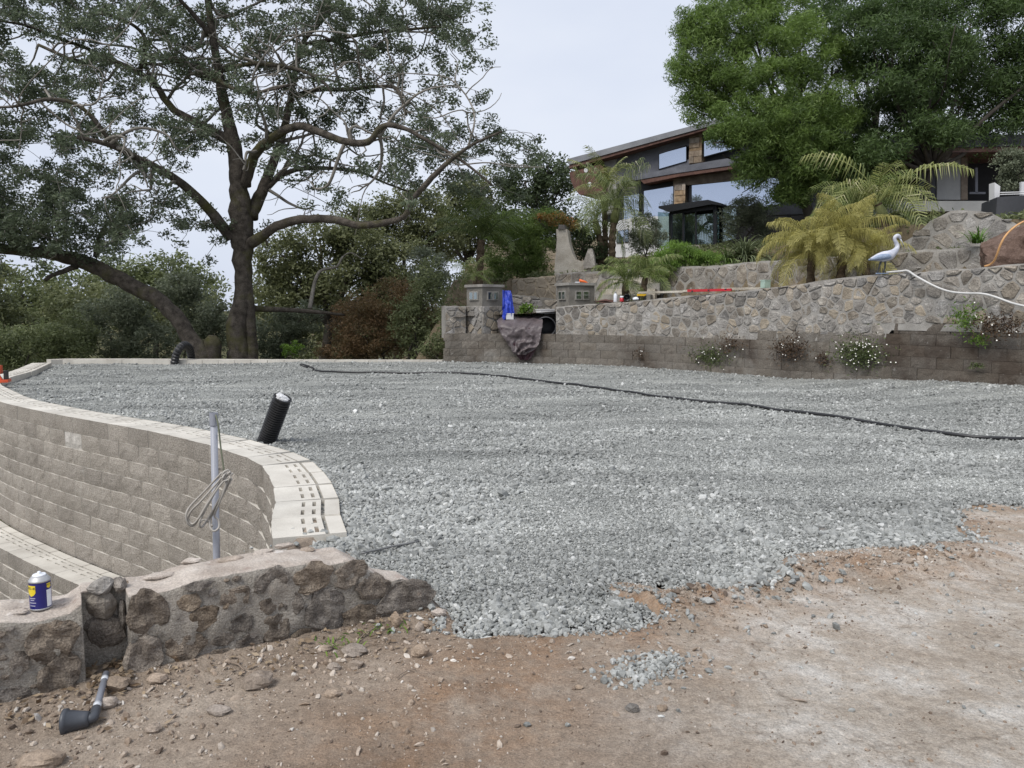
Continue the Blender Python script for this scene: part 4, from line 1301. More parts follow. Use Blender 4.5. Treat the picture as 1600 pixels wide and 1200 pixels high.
# ---------------------------------------------------------------- corrugated pipes and hose
M['black_plastic'] = plain('black_corrugated', (0.018, 0.018, 0.019), 0.42, 0, 0.5, 0.15)
M['bag'] = surf('white_bag', [(0.35, (0.55, 0.55, 0.55)), (0.65, (0.80, 0.80, 0.80))], 40, 4, 0.4, 0.9, 60, 0.02, 0, 0.05)
b0 = G(416, 691); tp = P(441, 623, b0[1] - 0.12)
cpz = empty('corrugated_pipe', 'thick black corrugated pipe leaning out of the gravel by the curved wall', 'pipe', tuple(b0))
ax = tp - b0; ln = np.linalg.norm(ax); ax /= ln
base = b0 - ax * 0.12
prof = []
nr = 24
for k in range(nr):
    h = (ln + 0.10) * k / nr; s = (ln + 0.10) / nr
    prof += [(0.083, h), (0.097, h + s * 0.2), (0.097, h + s * 0.6), (0.083, h + s * 0.8)]
prof += [(0.086, ln + 0.12), (0.098, ln + 0.122), (0.098, ln + 0.135), (0.085, ln + 0.137), (0.083, ln + 0.09), (0.02, ln + 0.09)]
V_, F_ = lathe(prof, 24, base, ax)
obj('pipe', V_, F_, M['black_plastic'], cpz, smooth=False)
Vr, Fr = rock_shape(0.076, 0.076, 0.035, 5, 16, 9, 0.6)
u = np.cross(ax, [0, 1, 0]); u /= np.linalg.norm(u); w = np.cross(ax, u)
c_ = base + ax * (ln + 0.122)
obj('plug', [c_ + u * v[0] + w * v[1] + ax * v[2] for v in Vr], Fr, M['bag'], cpz)
# far arch of pipe at the edge
pts = catmull([P(272, 572, 21.0), P(275, 556, 21.0), P(281, 544, 21.0), P(289, 539, 21.2), P(296, 545, 21.5), P(299, 560, 21.7), P(300, 580, 21.8)], 0.03)
rad = 0.10 + 0.008 * np.sign(np.sin(np.arange(len(pts)) * 2.1))
o = MB().tube(pts, rad, 12).build('corrugated_pipe', M['black_plastic'], smooth=False, loc=tuple(pts[0]))
tag(o, 'black corrugated pipe arching out over the far block edging', 'pipe')
# flat black hose across the gravel
_h = [(489, 580), (520, 583), (600, 584), (700, 585), (760, 588), (850, 597), (950, 610), (1040, 624), (1130, 633), (1230, 645), (1330, 658), (1430, 673), (1520, 685), (1600, 688), (1720, 694), (1850, 712)]
pts = catmull([G(x, y) for x, y in _h], 0.12)
for i in range(len(pts)):
    pts[i, 0] += 0.03 * vnoise(i * 0.13, 2.0); pts[i, 1] += 0.05 * vnoise(i * 0.11, 7.0)
    pts[i, 2] = gz(pts[i, 0], pts[i, 1]) + 0.028
ho = empty('hose', 'long black hose lying across the gravel pad', 'hose', tuple(pts[0]))
MB().tube(pts, 0.021, 8).build('hose_line', M['black_plastic'], ho, smooth=True)
e = pts[0]
loop = [e + np.array([0.15 * math.cos(a) - 0.13, 0.10 * math.sin(a), 0.03 + 0.05 * (1 - math.cos(a))]) for a in np.linspace(0, 5.0, 16)]
MB().tube(loop, 0.022, 8).build('end_curl', M['black_plastic'], ho, smooth=True)

# ---------------------------------------------------------------- trees
def leaf_tree_mats():
    M['bark'] = surf('oak_bark', [(0.3, (0.042, 0.036, 0.030)), (0.7, (0.125, 0.108, 0.090))], 6, 6, 0.95, 1.0, 28, 0.04, 0, 0.35, 40, 0.1,
                     [(1.0, 0.52, 0.68, (0.085, 0.085, 0.026), 0.8)])
    M['twig_grey'] = surf('grey_branch', [(0.3, (0.13, 0.118, 0.10)), (0.7, (0.29, 0.27, 0.24))], 3, 5, 0.95, 0.5, 40, 0.01, 0, 0.25, 50, 0.1)
    M['oak_leaf'] = leaf_mat('oak_leaf', (0.058, 0.074, 0.045), (0.158, 0.192, 0.122), 0.36, (0.20, 0.225, 0.145))
    M['bush_leaf'] = leaf_mat('shrub_leaf', (0.085, 0.105, 0.047), (0.235, 0.265, 0.132), 0.38)
    M['grey_leaf'] = leaf_mat('grey_green_leaf', (0.085, 0.102, 0.06), (0.225, 0.25, 0.17), 0.35)
    M['dark_leaf'] = leaf_mat('dark_leaf', (0.038, 0.055, 0.026), (0.105, 0.138, 0.066), 0.3)
    M['red_leaf'] = leaf_mat('rusty_leaf', (0.095, 0.082, 0.038), (0.255, 0.160, 0.085), 0.35)
    M['fern_leaf'] = leaf_mat('soft_green_leaf', (0.045, 0.080, 0.020), (0.21, 0.300, 0.085), 0.42, (0.36, 0.44, 0.19))
    M['fern_dark'] = leaf_mat('deep_green_leaf', (0.036, 0.062, 0.022), (0.120, 0.180, 0.062), 0.38)
    M['bamboo_leaf'] = leaf_mat('bamboo_leaf', (0.09, 0.14, 0.035), (0.24, 0.32, 0.10), 0.4)
    M['olive_leaf'] = leaf_mat('olive_leaf', (0.10, 0.12, 0.075), (0.24, 0.27, 0.19), 0.25)
    M['lush_leaf'] = leaf_mat('lush_leaf', (0.07, 0.13, 0.025), (0.21, 0.33, 0.06), 0.4)
    M['flower'] = plain('white_petal', (0.80, 0.78, 0.72), 0.6)
    M['far_wood'] = surf('far_trunk', [(0.3, (0.035, 0.03, 0.025)), (0.7, (0.08, 0.07, 0.058))], 3, 4, 0.95, 0.5, 20, 0.02)
leaf_tree_mats()
M['olive_dark'] = leaf_mat('olive_dark_leaf', (0.085, 0.100, 0.046), (0.225, 0.240, 0.122), 0.38)

def wiggle_path(a, b, n, amp, rng):
    t = np.linspace(0, 1, n)[:, None]
    p = a * (1 - t) + b * t
    w = np.cumsum(np.cumsum(rng.normal(0, 1, (n, 3)), 0) * 0.45, 0) if n > 7 else np.cumsum(rng.normal(0, 1, (n, 3)), 0)
    w -= w[0] * (1 - t) + w[-1] * t
    if n > 4: w[1:-1] = 0.25 * w[:-2] + 0.5 * w[1:-1] + 0.25 * w[2:]
    return p + w * amp * np.linalg.norm(b - a) / max(1, n)

def blob_targets(ells, d0, depth, f_dens, rng, d_of=None):
    """leaf clump centres filling pixel ellipses, spread in depth"""
    out = []
    for e in ells:
        px, py, rx, ry = e[:4]
        dd = d0 + (e[4] if len(e) > 4 else 0.0)
        n = max(1, int(round(rx * ry * f_dens)))
        for _ in range(n):
            a, r = rng.uniform(0, 2 * math.pi), math.sqrt(rng.random())
            dz = rng.normal(0, depth)
            out.append(P(px + rx * r * math.cos(a), py + ry * r * math.sin(a), dd + dz))
    return np.array(out)

def sprays(C, per, rad, rng, squash=0.7):
    n = len(C)
    off = rng.normal(0, 1, (n, per, 3))
    off /= np.linalg.norm(off, axis=2)[:, :, None]
    off *= (rng.random((n, per, 1)) ** 0.5) * rad
    off[:, :, 2] *= squash
    return (C[:, None, :] + off).reshape(-1, 3)

def branch_tree(name, label, limbs, d0, ells, depth, f_dens, leaf, per, rad, mat, wood, seed, group=None, n_side=9, base=None, twig_mat=None, twig_r=0.012, leaf_flat=0.2, extra_twigs=2, bare=0):
    """limbs: list of [(px, py, radius_px, ddepth)...] traced in the picture plane at their own depth"""
    rng = np.random.default_rng(seed)
    paths, skel = [], []
    for lb in limbs:
        pts = np.array([np.append(P(q[0], q[1], d0 + (q[3] if len(q) > 3 else 0)), q[2] * 0.63 * d0 / F_PX) for q in lb])
        c = catmull(pts, 0.18)
        k = len(c)
        for i in range(1, k - 1):
            c[i, :3] += c[i, 3] * 0.22 * np.array([vnoise(i * 0.5, seed, 1), vnoise(i * 0.5, seed, 2), vnoise(i * 0.5, seed, 3)])
            c[i, 3] *= 1 + 0.13 * vnoise(i * 0.4, seed, 5)
        paths.append((c[:, :3], np.maximum(c[:, 3], 0.008)))
        skel.append(c)
    b = base if base is not None else (paths[0][0][0][0], paths[0][0][0][1], paths[0][0][0][2])
    th = empty(name, label, 'tree', tuple(float(v) for v in b), group)
    V_, F_ = tube_arrays(paths, n_side)
    obj('trunk', V_, F_, wood, th, smooth=True)
    S = np.vstack([s[s[:, 3] < 0.16] if (s[:, 3] < 0.16).sum() > 3 else s for s in skel])
    T = blob_targets(ells, d0, depth, f_dens, rng)
    order = np.argsort([np.min(np.linalg.norm(S[:, :3] - t, axis=1)) for t in T])
    tw = []
    tips = []
    for i in order:
        t = T[i]
        dist = np.linalg.norm(S[:, :3] - t, axis=1) + 0.25 * np.maximum(0, S[:, 2] - t[2])
        j = int(np.argmin(dist))
        a = S[j, :3]
        n = max(4, int(np.linalg.norm(t - a) / 0.22))
        p = wiggle_path(a, t, n, 0.85, rng)
        r0 = min(S[j, 3] * 0.7, 0.045, twig_r * (1 + 0.9 * np.linalg.norm(t - a)))
        r = np.linspace(r0, 0.009, n)
        tw.append((p, r))
        S = np.vstack([S, np.column_stack([p[1:], r[1:]])])
        tips.append(t)
        for _ in range(extra_twigs):
            k = rng.integers(max(1, n // 3), n)
            e = p[k] + rng.normal(0, 1, 3) * np.array([0.45, 0.45, 0.3])
            tw.append((wiggle_path(p[k], e, 4, 0.5, rng), np.linspace(max(0.009, r[k] * 0.6), 0.006, 4)))
            tips.append(e)
    # crooked bare limbs through the crown
    L0 = np.vstack([s for s in skel]); L0 = L0[(L0[:, 3] < 0.14) & (L0[:, 2] > 5.0)]
    for _ in range(bare):
        q = L0[rng.integers(0, len(L0))]
        e = q[:3] + rng.normal(0, 1, 3) * np.array([1.5, 0.9, 0.9])
        n = 18
        p = wiggle_path(q[:3], e, n, 0.75, rng)
        tw.append((p, np.linspace(min(0.055, q[3] * 0.7), 0.012, n)))
        for _ in range(3):
            k = rng.integers(4, n)
            e2 = p[k] + rng.normal(0, 0.45, 3)
            tw.append((wiggle_path(p[k], e2, 9, 0.7, rng), np.linspace(0.018, 0.007, 9)))
    V_, F_ = tube_arrays(tw, 5, False)
    obj('branches', V_, np.array(F_), twig_mat or wood, th)
    C = sprays(np.array(tips), per, rad, rng)
    V_, F_ = leaf_arrays(C, leaf[0], leaf[1], rng, flat=leaf_flat)
    cv = np.repeat(rng.random(len(tips)), per) * 0.45 + rng.random(len(C)) * 0.55
    obj('crown', V_, F_, mat, th, attr=np.repeat(cv, 4))
    return th

# ---- the big oak
OAK = [
    [(376, 585, 34), (374, 560, 28), (371, 510, 26), (380, 460, 21), (379, 400, 23), (378, 370, 28), (376, 330, 26), (372, 280, 21), (366, 230, 18), (353, 175, 14), (342, 115, 11), (333, 60, 9), (322, -20, 7), (315, -90, 5)],
    [(396, 585, 15), (394, 540, 13), (391, 490, 12), (386, 440, 13), (382, 400, 14)],
    [(362, 372, 15, -0.1), (338, 342, 13, -0.4), (318, 318, 11, -0.7), (285, 288, 10, -1.2), (250, 265, 9, -1.7), (215, 247, 7, -2.2), (170, 226, 6, -2.8), (120, 214, 4, -3.2)],
    [(368, 225, 13, 0), (335, 207, 12, 0.5), (300, 188, 10, 0.9), (268, 168, 9, 1.2), (240, 130, 8, 1.5), (205, 108, 7, 1.8), (165, 92, 6, 2.2), (120, 95, 5, 2.5), (60, 70, 4, 2.8)],
    [(384, 385, 16, 0), (405, 372, 13, -0.3), (432, 354, 11, -0.7), (470, 343, 10, -1.2), (520, 343, 9, -1.7), (560, 352, 8, -2.1), (600, 348, 7, -2.5), (632, 338, 6, -2.8), (645, 312, 6, -3.0), (675, 278, 6, -3.2), (702, 252, 5, -3.4), (740, 225, 3, -3.6), (785, 205, 2, -3.8)],
    [(392, 340, 18, 0.1), (408, 300, 14, 0.4), (424, 262, 12, 0.7), (440, 215, 10, 1.0), (452, 165, 9, 1.2), (462, 110, 7, 1.3), (475, 65, 6, 1.4), (505, 30, 5, 1.4), (545, -15, 4, 1.4), (580, -70, 3, 1.4)],
    [(384, 290, 13, -0.1), (396, 245, 12, -0.6), (428, 214, 10, -1.0), (465, 197, 9, -1.4), (500, 207, 8, -1.8), (540, 221, 8, -2.1), (575, 222, 7, -2.3), (598, 197, 6, -2.5), (630, 200, 5, -2.6), (665, 218, 4, -2.8), (720, 250, 3, -3.0), (770, 290, 2, -3.2)],
    [(412, 300, 9, 0.3), (436, 276, 7, 0.9), (470, 264, 6, 1.3), (515, 263, 5, 1.6), (560, 268, 4, 2.0), (600, 285, 3, 2.4), (640, 300, 2, 2.8)],
    [(218, 112, 7, 1.4), (228, 90, 6, 0.8), (255, 92, 5, 0.2), (310, 105, 5, -0.4), (348, 130, 5, -0.8), (385, 145, 4, -1.2), (420, 141, 3, -1.5), (452, 133, 3, -1.7)],
    [(226, 88, 6, 1.0), (226, 60, 5, 0.4), (212, 42, 4, 0.0), (180, 27, 3, -0.4), (140, 20, 2, -0.6)],
    [(342, 112, 7, 0.0), (388, 100, 5, -0.6), (430, 102, 5, -1.2), (470, 110, 4, -1.7), (505, 128, 3, -2.0), (520, 150, 2, -2.2)],
    [(455, 150, 6, 1.2), (500, 140, 5, 0.6), (545, 140, 5, 0.0), (590, 135, 4, -0.5), (620, 140, 4, -0.8), (635, 180, 3, -1.0)],
    [(470, 70, 5, 1.4), (530, 60, 5, 1.0), (590, 50, 4, 0.6), (650, 45, 3, 0.2), (705, 40, 2, 0.0)],
    [(333, 60, 7, 0), (300, 20, 5, -0.5), (260, -20, 4, -1), (200, -60, 3, -1.5)],
    [(155, 95, 5, 2.2), (135, 75, 4, 1.6), (90, 60, 4, 1.0), (40, 40, 3, 0.4), (-20, 30, 2, 0)],
    [(180, 230, 5, -2.7), (130, 170, 4, -3.2), (80, 155, 4, -3.5), (30, 165, 3, -3.8), (-30, 170, 2, -4)],
    [(384, 482, 9, 0.2), (420, 483, 7, 0.5), (460, 485, 6, 0.8), (500, 488, 5, 1.1), (540, 492, 3, 1.4)],
]
OAK_E = [(30, 20, 60, 45), (110, 10, 60, 32), (180, 30, 45, 35), (15, 105, 35, 45), (95, 120, 50, 32), (165, 115, 45, 40), (60, 205, 45, 38), (15, 260, 35, 55), (115, 235, 40, 35), (160, 190, 40, 35), (190, 255, 40, 28), (210, 165, 24, 28),
         (250, 30, 45, 38), (305, 45, 42, 38), (270, 80, 40, 30), (300, 130, 38, 30), (270, 205, 40, 30), (300, 235, 35, 25), (340, 150, 26, 34), (365, 25, 42, 32), (395, 60, 30, 30), (395, 115, 34, 30), (405, 165, 30, 24),
         (250, 322, 50, 22), (290, 355, 35, 22), (190, 350, 58, 32), (150, 382, 40, 18), (125, 320, 40, 25), (70, 335, 36, 24), (25, 345, 40, 26), (85, 275, 40, 25), (245, 275, 26, 16), (330, 205, 22, 18),
         (455, 45, 26, 26), (500, 30, 42, 30), (560, 20, 48, 30), (625, 15, 48, 30), (690, 15, 42, 32), (725, 30, 22, 40), (545, 70, 45, 26), (600, 70, 40, 28), (655, 80, 34, 24), (700, 75, 30, 26), (480, 85, 32, 22), (455, 115, 26, 26),
         (505, 120, 26, 24), (560, 115, 34, 22), (625, 115, 30, 18), (690, 125, 22, 16), (730, 92, 16, 22), (475, 160, 28, 22), (540, 165, 34, 16), (520, 190, 34, 14), (590, 165, 28, 16), (440, 185, 22, 20), (420, 215, 18, 16),
         (690, 155, 22, 14), (735, 155, 14, 14), (650, 185, 26, 14), (695, 195, 26, 14), (460, 235, 38, 14), (515, 245, 38, 16), (560, 255, 30, 16), (500, 290, 20, 14), (520, 310, 18, 12), (480, 315, 16, 10), (640, 222, 30, 16), (690, 225, 30, 18), (735, 215, 30, 20),
         (770, 190, 20, 14), (790, 230, 26, 18), (825, 215, 18, 18), (830, 240, 14, 10), (745, 250, 34, 16), (700, 260, 30, 14), (655, 250, 30, 14), (620, 275, 24, 12), (720, 285, 36, 16), (770, 275, 30, 16), (665, 300, 34, 12), (630, 315, 20, 10),
         (740, 310, 30, 14), (-40, 60, 50, 80), (-40, 220, 50, 80), (430, -40, 120, 40), (600, -50, 120, 40), (200, -60, 160, 40), (560, 205, 26, 12), (600, 240, 24, 12), (400, 360, 14, 10), (345, 380, 14, 8), (50, 150, 40, 30), (140, 60, 30, 26)]
branch_tree('oak_tree', 'big spreading oak with a dark trunk standing behind the far block edging', OAK, 23.2, OAK_E, 1.3, 0.0055, (0.12, 0.050), 76, 0.28, M['oak_leaf'], M['bark'], 11, n_side=12, twig_mat=M['twig_grey'], twig_r=0.017, base=(-8.2, 23.2, -0.6), extra_twigs=2, bare=130)

LEAN = [[(318, 590, 30, 0), (312, 556, 27, 0), (296, 528, 21, 0), (275, 495, 19, 0), (245, 467, 19, 0.1), (205, 446, 19, 0.2), (165, 425, 19, 0.3), (130, 409, 18, 0.4), (85, 398, 15, 0.5), (40, 392, 14, 0.5), (-10, 387, 13, 0.5), (-80, 372, 11, 0.4), (-160, 335, 8, 0.2), (-230, 270, 6, 0)],
        [(330, 590, 24, 0.1), (331, 555, 22, 0.1), (333, 532, 19, 0.1), (332, 524, 9, 0.1)],
        [(120, 416, 8, 0.3), (98, 424, 6, 0.0), (82, 430, 5, -0.2), (70, 438, 4, -0.3)],
        [(150, 400, 7, 0.4), (155, 370, 5, 0.8), (175, 340, 3, 1.2), (185, 320, 2, 1.4)], [(30, 385, 7, 0.5), (5, 340, 5, 0.2), (-10, 280, 3, 0)]]
LEAN_E = [(20, 365, 60, 22), (100, 365, 50, 25), (165, 330, 40, 20), (-30, 320, 60, 60), (60, 300, 40, 24), (-120, 300, 60, 60)]
branch_tree('leaning_oak', 'mossy oak trunk leaning far over to the left behind the block edging', LEAN, 22.6, LEAN_E, 0.8, 0.009, (0.12, 0.052), 90, 0.32, M['oak_leaf'], M['bark'], 12, n_side=12, twig_mat=M['twig_grey'], base=(-9.2, 22.6, -0.6))

def mass_tree(name, label, ells, d0, leaf, cover, mat, seed, trunk, depth=0.8, sub=0.42, group=None, flat=0.2, cat='tree', wood=None, up=None, stems=1):
    """crown of many small leaf clumps on a real trunk and boughs; ellipses are its lobes"""
    rng = np.random.default_rng(seed)
    C, clump = [], []
    cid = 0
    lobes = []
    for e in ells:
        px, py, rx, ry = e[:4]
        dd = d0 + (e[4] if len(e) > 4 else 0)
        k = dd / F_PX
        c = P(px, py, dd); R = np.array([rx * k, depth * 0.5 * (rx + ry) * k, ry * k])
        lobes.append((c, R))
        leafpx = leaf[0] * leaf[1] * 0.55 / (k * k)
        n = int(math.pi * rx * ry * cover * 2.4 / leafpx)
        ns = max(8, int(R[0] * R[2] * 8.0 / (sub * sub)))
        q = rng.normal(0, 1, (ns, 3)); q /= np.linalg.norm(q, axis=1)[:, None]
        q *= (0.35 + 0.68 * rng.random((ns, 1)) ** 0.55)
        sc = c + q * R
        per = max(4, n // ns)
        off = rng.normal(0, 1, (ns, per, 3)); off /= np.linalg.norm(off, axis=2)[:, :, None]
        off *= (rng.random((ns, per, 1)) ** 0.45) * sub * rng.uniform(0.6, 1.25, (ns, 1, 1)); off[:, :, 2] *= 0.75
        C.append((sc[:, None, :] + off).reshape(-1, 3))
        tone = rng.random(ns)
        clump.append(np.repeat(tone, per))
    C = np.vstack(C); clump = np.concatenate(clump)
    bx, by, tw = trunk
    b = P(bx, by, d0)
    b[2] = hill_z(b[0], b[1]) if b[0] > -7.5 and b[1] > 21.5 or b[0] > 0 else ground_z(b[0], b[1])
    th = empty(name, label, cat, tuple(float(v) for v in b), group)
    paths = []
    low = min(l[0][2] for l in lobes)
    cen = np.mean([l[0] for l in lobes], axis=0)
    for s_ in range(stems):
        st = b + np.array([rng.normal(0, 0.25), rng.normal(0, 0.25), 0]) * (stems > 1)
        fork = np.array([st[0] * 0.6 + cen[0] * 0.4, st[1] * 0.6 + cen[1] * 0.4, st[2] + 0.45 * (cen[2] - st[2])])
        paths.append((catmull([st - np.array([0, 0, 0.3]), (st + fork) / 2 + rng.normal(0, 0.08, 3), fork], 0.25), None))
        for c, R in lobes[s_::stems]:
            p = wiggle_path(fork, c, 7, 0.35, rng)
            paths.append((p, np.linspace(tw * 0.55, tw * 0.12, 7)))
            for _ in range(3):
                e = c + rng.normal(0, 0.5, 3) * R
                paths.append((wiggle_path(p[rng.integers(3, 7)], e, 5, 0.5, rng), np.linspace(tw * 0.22, 0.012, 5)))
    paths = [(p, np.linspace(tw, tw * 0.6, len(p)) if r is None else r) for p, r in paths]
    V_, F_ = tube_arrays(paths, 7)
    obj('trunk', V_, F_, wood or M['far_wood'], th, smooth=True)
    axis = None
    if up is not None:
        axis = np.tile(np.array(up, float), (len(C), 1))
    V_, F_ = leaf_arrays(C, leaf[0], leaf[1], rng, axis=axis, flat=flat)
    obj('crown', V_, F_, mat, th, attr=np.repeat(np.clip(clump * 0.65 + rng.random(len(C)) * 0.35, 0, 1), 4))
    return th

WG = 'trees and shrubs beyond the pad'
# wooded slope on the left
mass_tree('woodland_tree', 'rounded green tree on the far slope under the leaning trunk', [(30, 450, 80, 40), (110, 455, 70, 35), (60, 500, 90, 45)], 44, (0.26, 0.13), 2.1, M['bush_leaf'], 31, (60, 560, 0.25), sub=0.8, group=WG)
mass_tree('woodland_tree', 'domed green tree on the skyline between the leaning trunk and the oak trunk', [(200, 430, 50, 26), (260, 425, 60, 30), (230, 470, 80, 40), (310, 455, 50, 24)], 48, (0.26, 0.13), 2.2, M['bush_leaf'], 32, (240, 560, 0.25), sub=0.8, group=WG)
mass_tree('woodland_tree', 'dark tree on the far slope left of the leaning trunk', [(-20, 470, 60, 60), (-60, 420, 60, 50), (20, 520, 60, 30)], 38, (0.22, 0.11), 2.4, M['olive_dark'], 33, (-30, 580, 0.25), sub=0.7, group=WG)
mass_tree('shrub', 'broad olive green shrub behind the left end of the block edging', [(50, 545, 70, 38), (-20, 550, 60, 45), (110, 530, 50, 40)], 27, (0.14, 0.05), 2.2, M['bush_leaf'], 34, (50, 600, 0.07), sub=0.4, group=WG, cat='shrub', stems=3)
mass_tree('shrub', 'tall willowy green shrub under the arch of the leaning trunk', [(170, 520, 60, 48), (230, 535, 50, 40), (200, 480, 40, 30)], 28, (0.15, 0.045), 2.2, M['grey_leaf'], 35, (190, 600, 0.07), sub=0.4, group=WG, cat='shrub', stems=3)
mass_tree('shrub', 'grey green shrub beside the leaning trunk and the oak trunk', [(310, 490, 45, 45), (330, 530, 40, 40), (280, 450, 40, 25)], 30, (0.15, 0.05), 2.2, M['grey_leaf'], 36, (310, 590, 0.07), sub=0.4, group=WG, cat='shrub', stems=3)
mass_tree('woodland_tree', 'low olive crowned tree filling the slope under the gap beside the oak trunk', [(150, 480, 90, 40), (290, 490, 70, 40), (40, 540, 90, 30)], 36, (0.2, 0.1), 2.2, M['olive_dark'], 37, (180, 590, 0.2), sub=0.6, group=WG)
mass_tree('woodland_tree', 'far olive green tree closing the view low behind the dark dome', [(450, 470, 70, 60), (560, 490, 80, 50), (660, 480, 60, 60), (520, 540, 120, 25)], 46, (0.25, 0.12), 2.2, M['olive_dark'], 38, (560, 590, 0.22), sub=0.8, group=WG)
# right of the oak trunk
mass_tree('woodland_tree', 'broad dark dome of an oak right behind the oak trunk', [(440, 400, 50, 36), (500, 375, 60, 34), (565, 385, 60, 38), (460, 450, 60, 40), (540, 440, 70, 45), (620, 420, 55, 45), (610, 470, 50, 40)], 33, (0.17, 0.085), 2.6, M['olive_dark'], 41, (500, 580, 0.28), sub=0.55, group=WG)
mass_tree('woodland_tree', 'greyish tree rising above the dark dome under the oak limb', [(570, 345, 50, 32), (640, 325, 50, 34), (680, 360, 50, 40), (610, 380, 60, 30)], 40, (0.2, 0.09), 2.4, M['olive_dark'], 42, (620, 590, 0.25), sub=0.6, group=WG)
mass_tree('woodland_tree', 'leafy tree on the skyline behind the fan palm', [(720, 320, 50, 34), (760, 300, 40, 30), (700, 370, 50, 40), (760, 355, 50, 40)], 44, (0.22, 0.10), 2.4, M['olive_dark'], 43, (730, 560, 0.25), sub=0.65, group=WG)
mass_tree('woodland_tree', 'dark evergreen against the left tip of the house roof', [(820, 285, 40, 34), (860, 270, 34, 30), (870, 310, 34, 44), (815, 335, 45, 40), (845, 365, 40, 30)], 42, (0.2, 0.09), 2.3, M['dark_leaf'], 44, (840, 500, 0.25), sub=0.6, group=WG)
mass_tree('shrub', 'silvery green shrub low behind the block edging right of the oak trunk', [(430, 520, 40, 34), (465, 500, 40, 30), (440, 545, 40, 18)], 28, (0.14, 0.05), 2.2, M['grey_leaf'], 45, (440, 590, 0.06), sub=0.35, group=WG, cat='shrub', stems=3)
mass_tree('shrub', 'rusty brown and green thicket in front of the dark trees', [(560, 505, 50, 48), (615, 480, 48, 46), (590, 540, 65, 25), (535, 545, 40, 18), (650, 510, 34, 44)], 25, (0.12, 0.03), 1.9, M['red_leaf'], 46, (575, 585, 0.05), sub=0.35, group=WG, cat='shrub', stems=6)
mass_tree('shrub', 'dark twiggy green shrub against the left gate pillar', [(650, 500, 40, 50), (670, 450, 26, 40), (655, 545, 35, 22)], 24, (0.12, 0.035), 1.7, M['bush_leaf'], 47, (655, 585, 0.05), sub=0.35, group=WG, cat='shrub', stems=6)
mass_tree('shrub', 'silver leaved bush tucked between the dark dome and the gate pillar', [(668, 415, 26, 30), (680, 445, 20, 26)], 29, (0.13, 0.04), 2.0, M['olive_leaf'], 48, (672, 560, 0.05), sub=0.35, group=WG, cat='shrub', stems=3)
mass_tree('shrub', 'small yellow green flowering shrub at the edging by the oak trunk', [(452, 549, 13, 10), (462, 540, 7, 8)], 23.6, (0.07, 0.04), 2.2, M['lush_leaf'], 49, (455, 570, 0.02), sub=0.14, group=WG, cat='shrub', stems=3)
mass_tree('shrub', 'weedy green shrub crowding the left end of the block wall', [(688, 535, 14, 26), (676, 552, 18, 12), (694, 500, 10, 20)], 21.9, (0.11, 0.035), 2.0, M['bush_leaf'], 50, (686, 570, 0.03), sub=0.25, group=WG, cat='shrub', stems=5)
# soft green tree in front of the house and darker one to the right
FT = [(1095, 45, 40, 45), (1085, 110, 36, 40), (1090, 165, 30, 26), (1150, 30, 60, 45), (1150, 100, 50, 40, -0.5), (1215, 25, 50, 45, 0.6), (1120, 140, 40, 30), (1250, 75, 60, 42, -0.6), (1215, 135, 62, 42, -0.9), (1165, 190, 55, 34, -1.1), (1240, 190, 60, 40, -1.2), (1135, 212, 30, 22, -1.2),
      (1300, 175, 36, 50, -1.0), (1215, 245, 60, 32, -1.0), (1280, 245, 50, 38, -1.0), (1180, 270, 40, 22, -0.8), (1250, 285, 55, 24, -0.6), (1320, 250, 40, 40, -0.2), (1310, 110, 34, 40, -0.2), (1235, 305, 40, 14, -0.4)]
mass_tree('feathery_tree', 'large soft bright green tree in front of the house', FT, 25.5, (0.17, 0.026), 3.3, M['fern_leaf'], 51, (1275, 400, 0.22), sub=0.42, depth=0.75, flat=0.0, wood=M['far_wood'])
DT = [(1370, 30, 60, 45), (1440, 40, 60, 50), (1520, 20, 60, 45), (1590, 40, 60, 60), (1380, 110, 60, 50, 0.5), (1460, 110, 50, 40, 0.6), (1540, 110, 60, 50), (1600, 130, 50, 60), (1420, 160, 55, 40, 0.6), (1500, 175, 60, 36), (1580, 195, 60, 36), (1360, 190, 40, 50, 0.8), (1530, 215, 40, 20), (1345, 260, 34, 40, 0.4), (1680, 80, 60, 120), (1440, 200, 52, 22, -1.2), (1385, 235, 34, 26, -1.0), (1490, 205, 40, 16, -1.2), (1420, 130, 50, 34, -1.2), (1480, 70, 50, 36, -1.2), (1395, 60, 44, 36, -1.0)]
mass_tree('dark_tree', 'dense dark green tree overhanging the right wing of the house', DT, 24.5, (0.17, 0.035), 2.4, M['fern_dark'], 52, (1440, 380, 0.15), sub=0.5, depth=0.7, flat=0.0, wood=M['far_wood'])
mass_tree('dark_tree', 'tall tree behind the house roof, mostly hidden by the soft green tree', [(1330, -10, 60, 50), (1420, -20, 70, 50), (1290, 40, 50, 40)], 30, (0.2, 0.05), 1.5, M['fern_dark'], 53, (1380, 380, 0.16), sub=0.6, depth=0.7, flat=0.0)
mass_tree('potted_tree', 'small grey green clipped tree beside the dark planter box', [(1580, 252, 22, 22), (1585, 280, 18, 16), (1600, 262, 20, 26)], 19.5, (0.07, 0.035), 2.4, M['grey_leaf'], 54, (1590, 325, 0.03), sub=0.2, group=None)
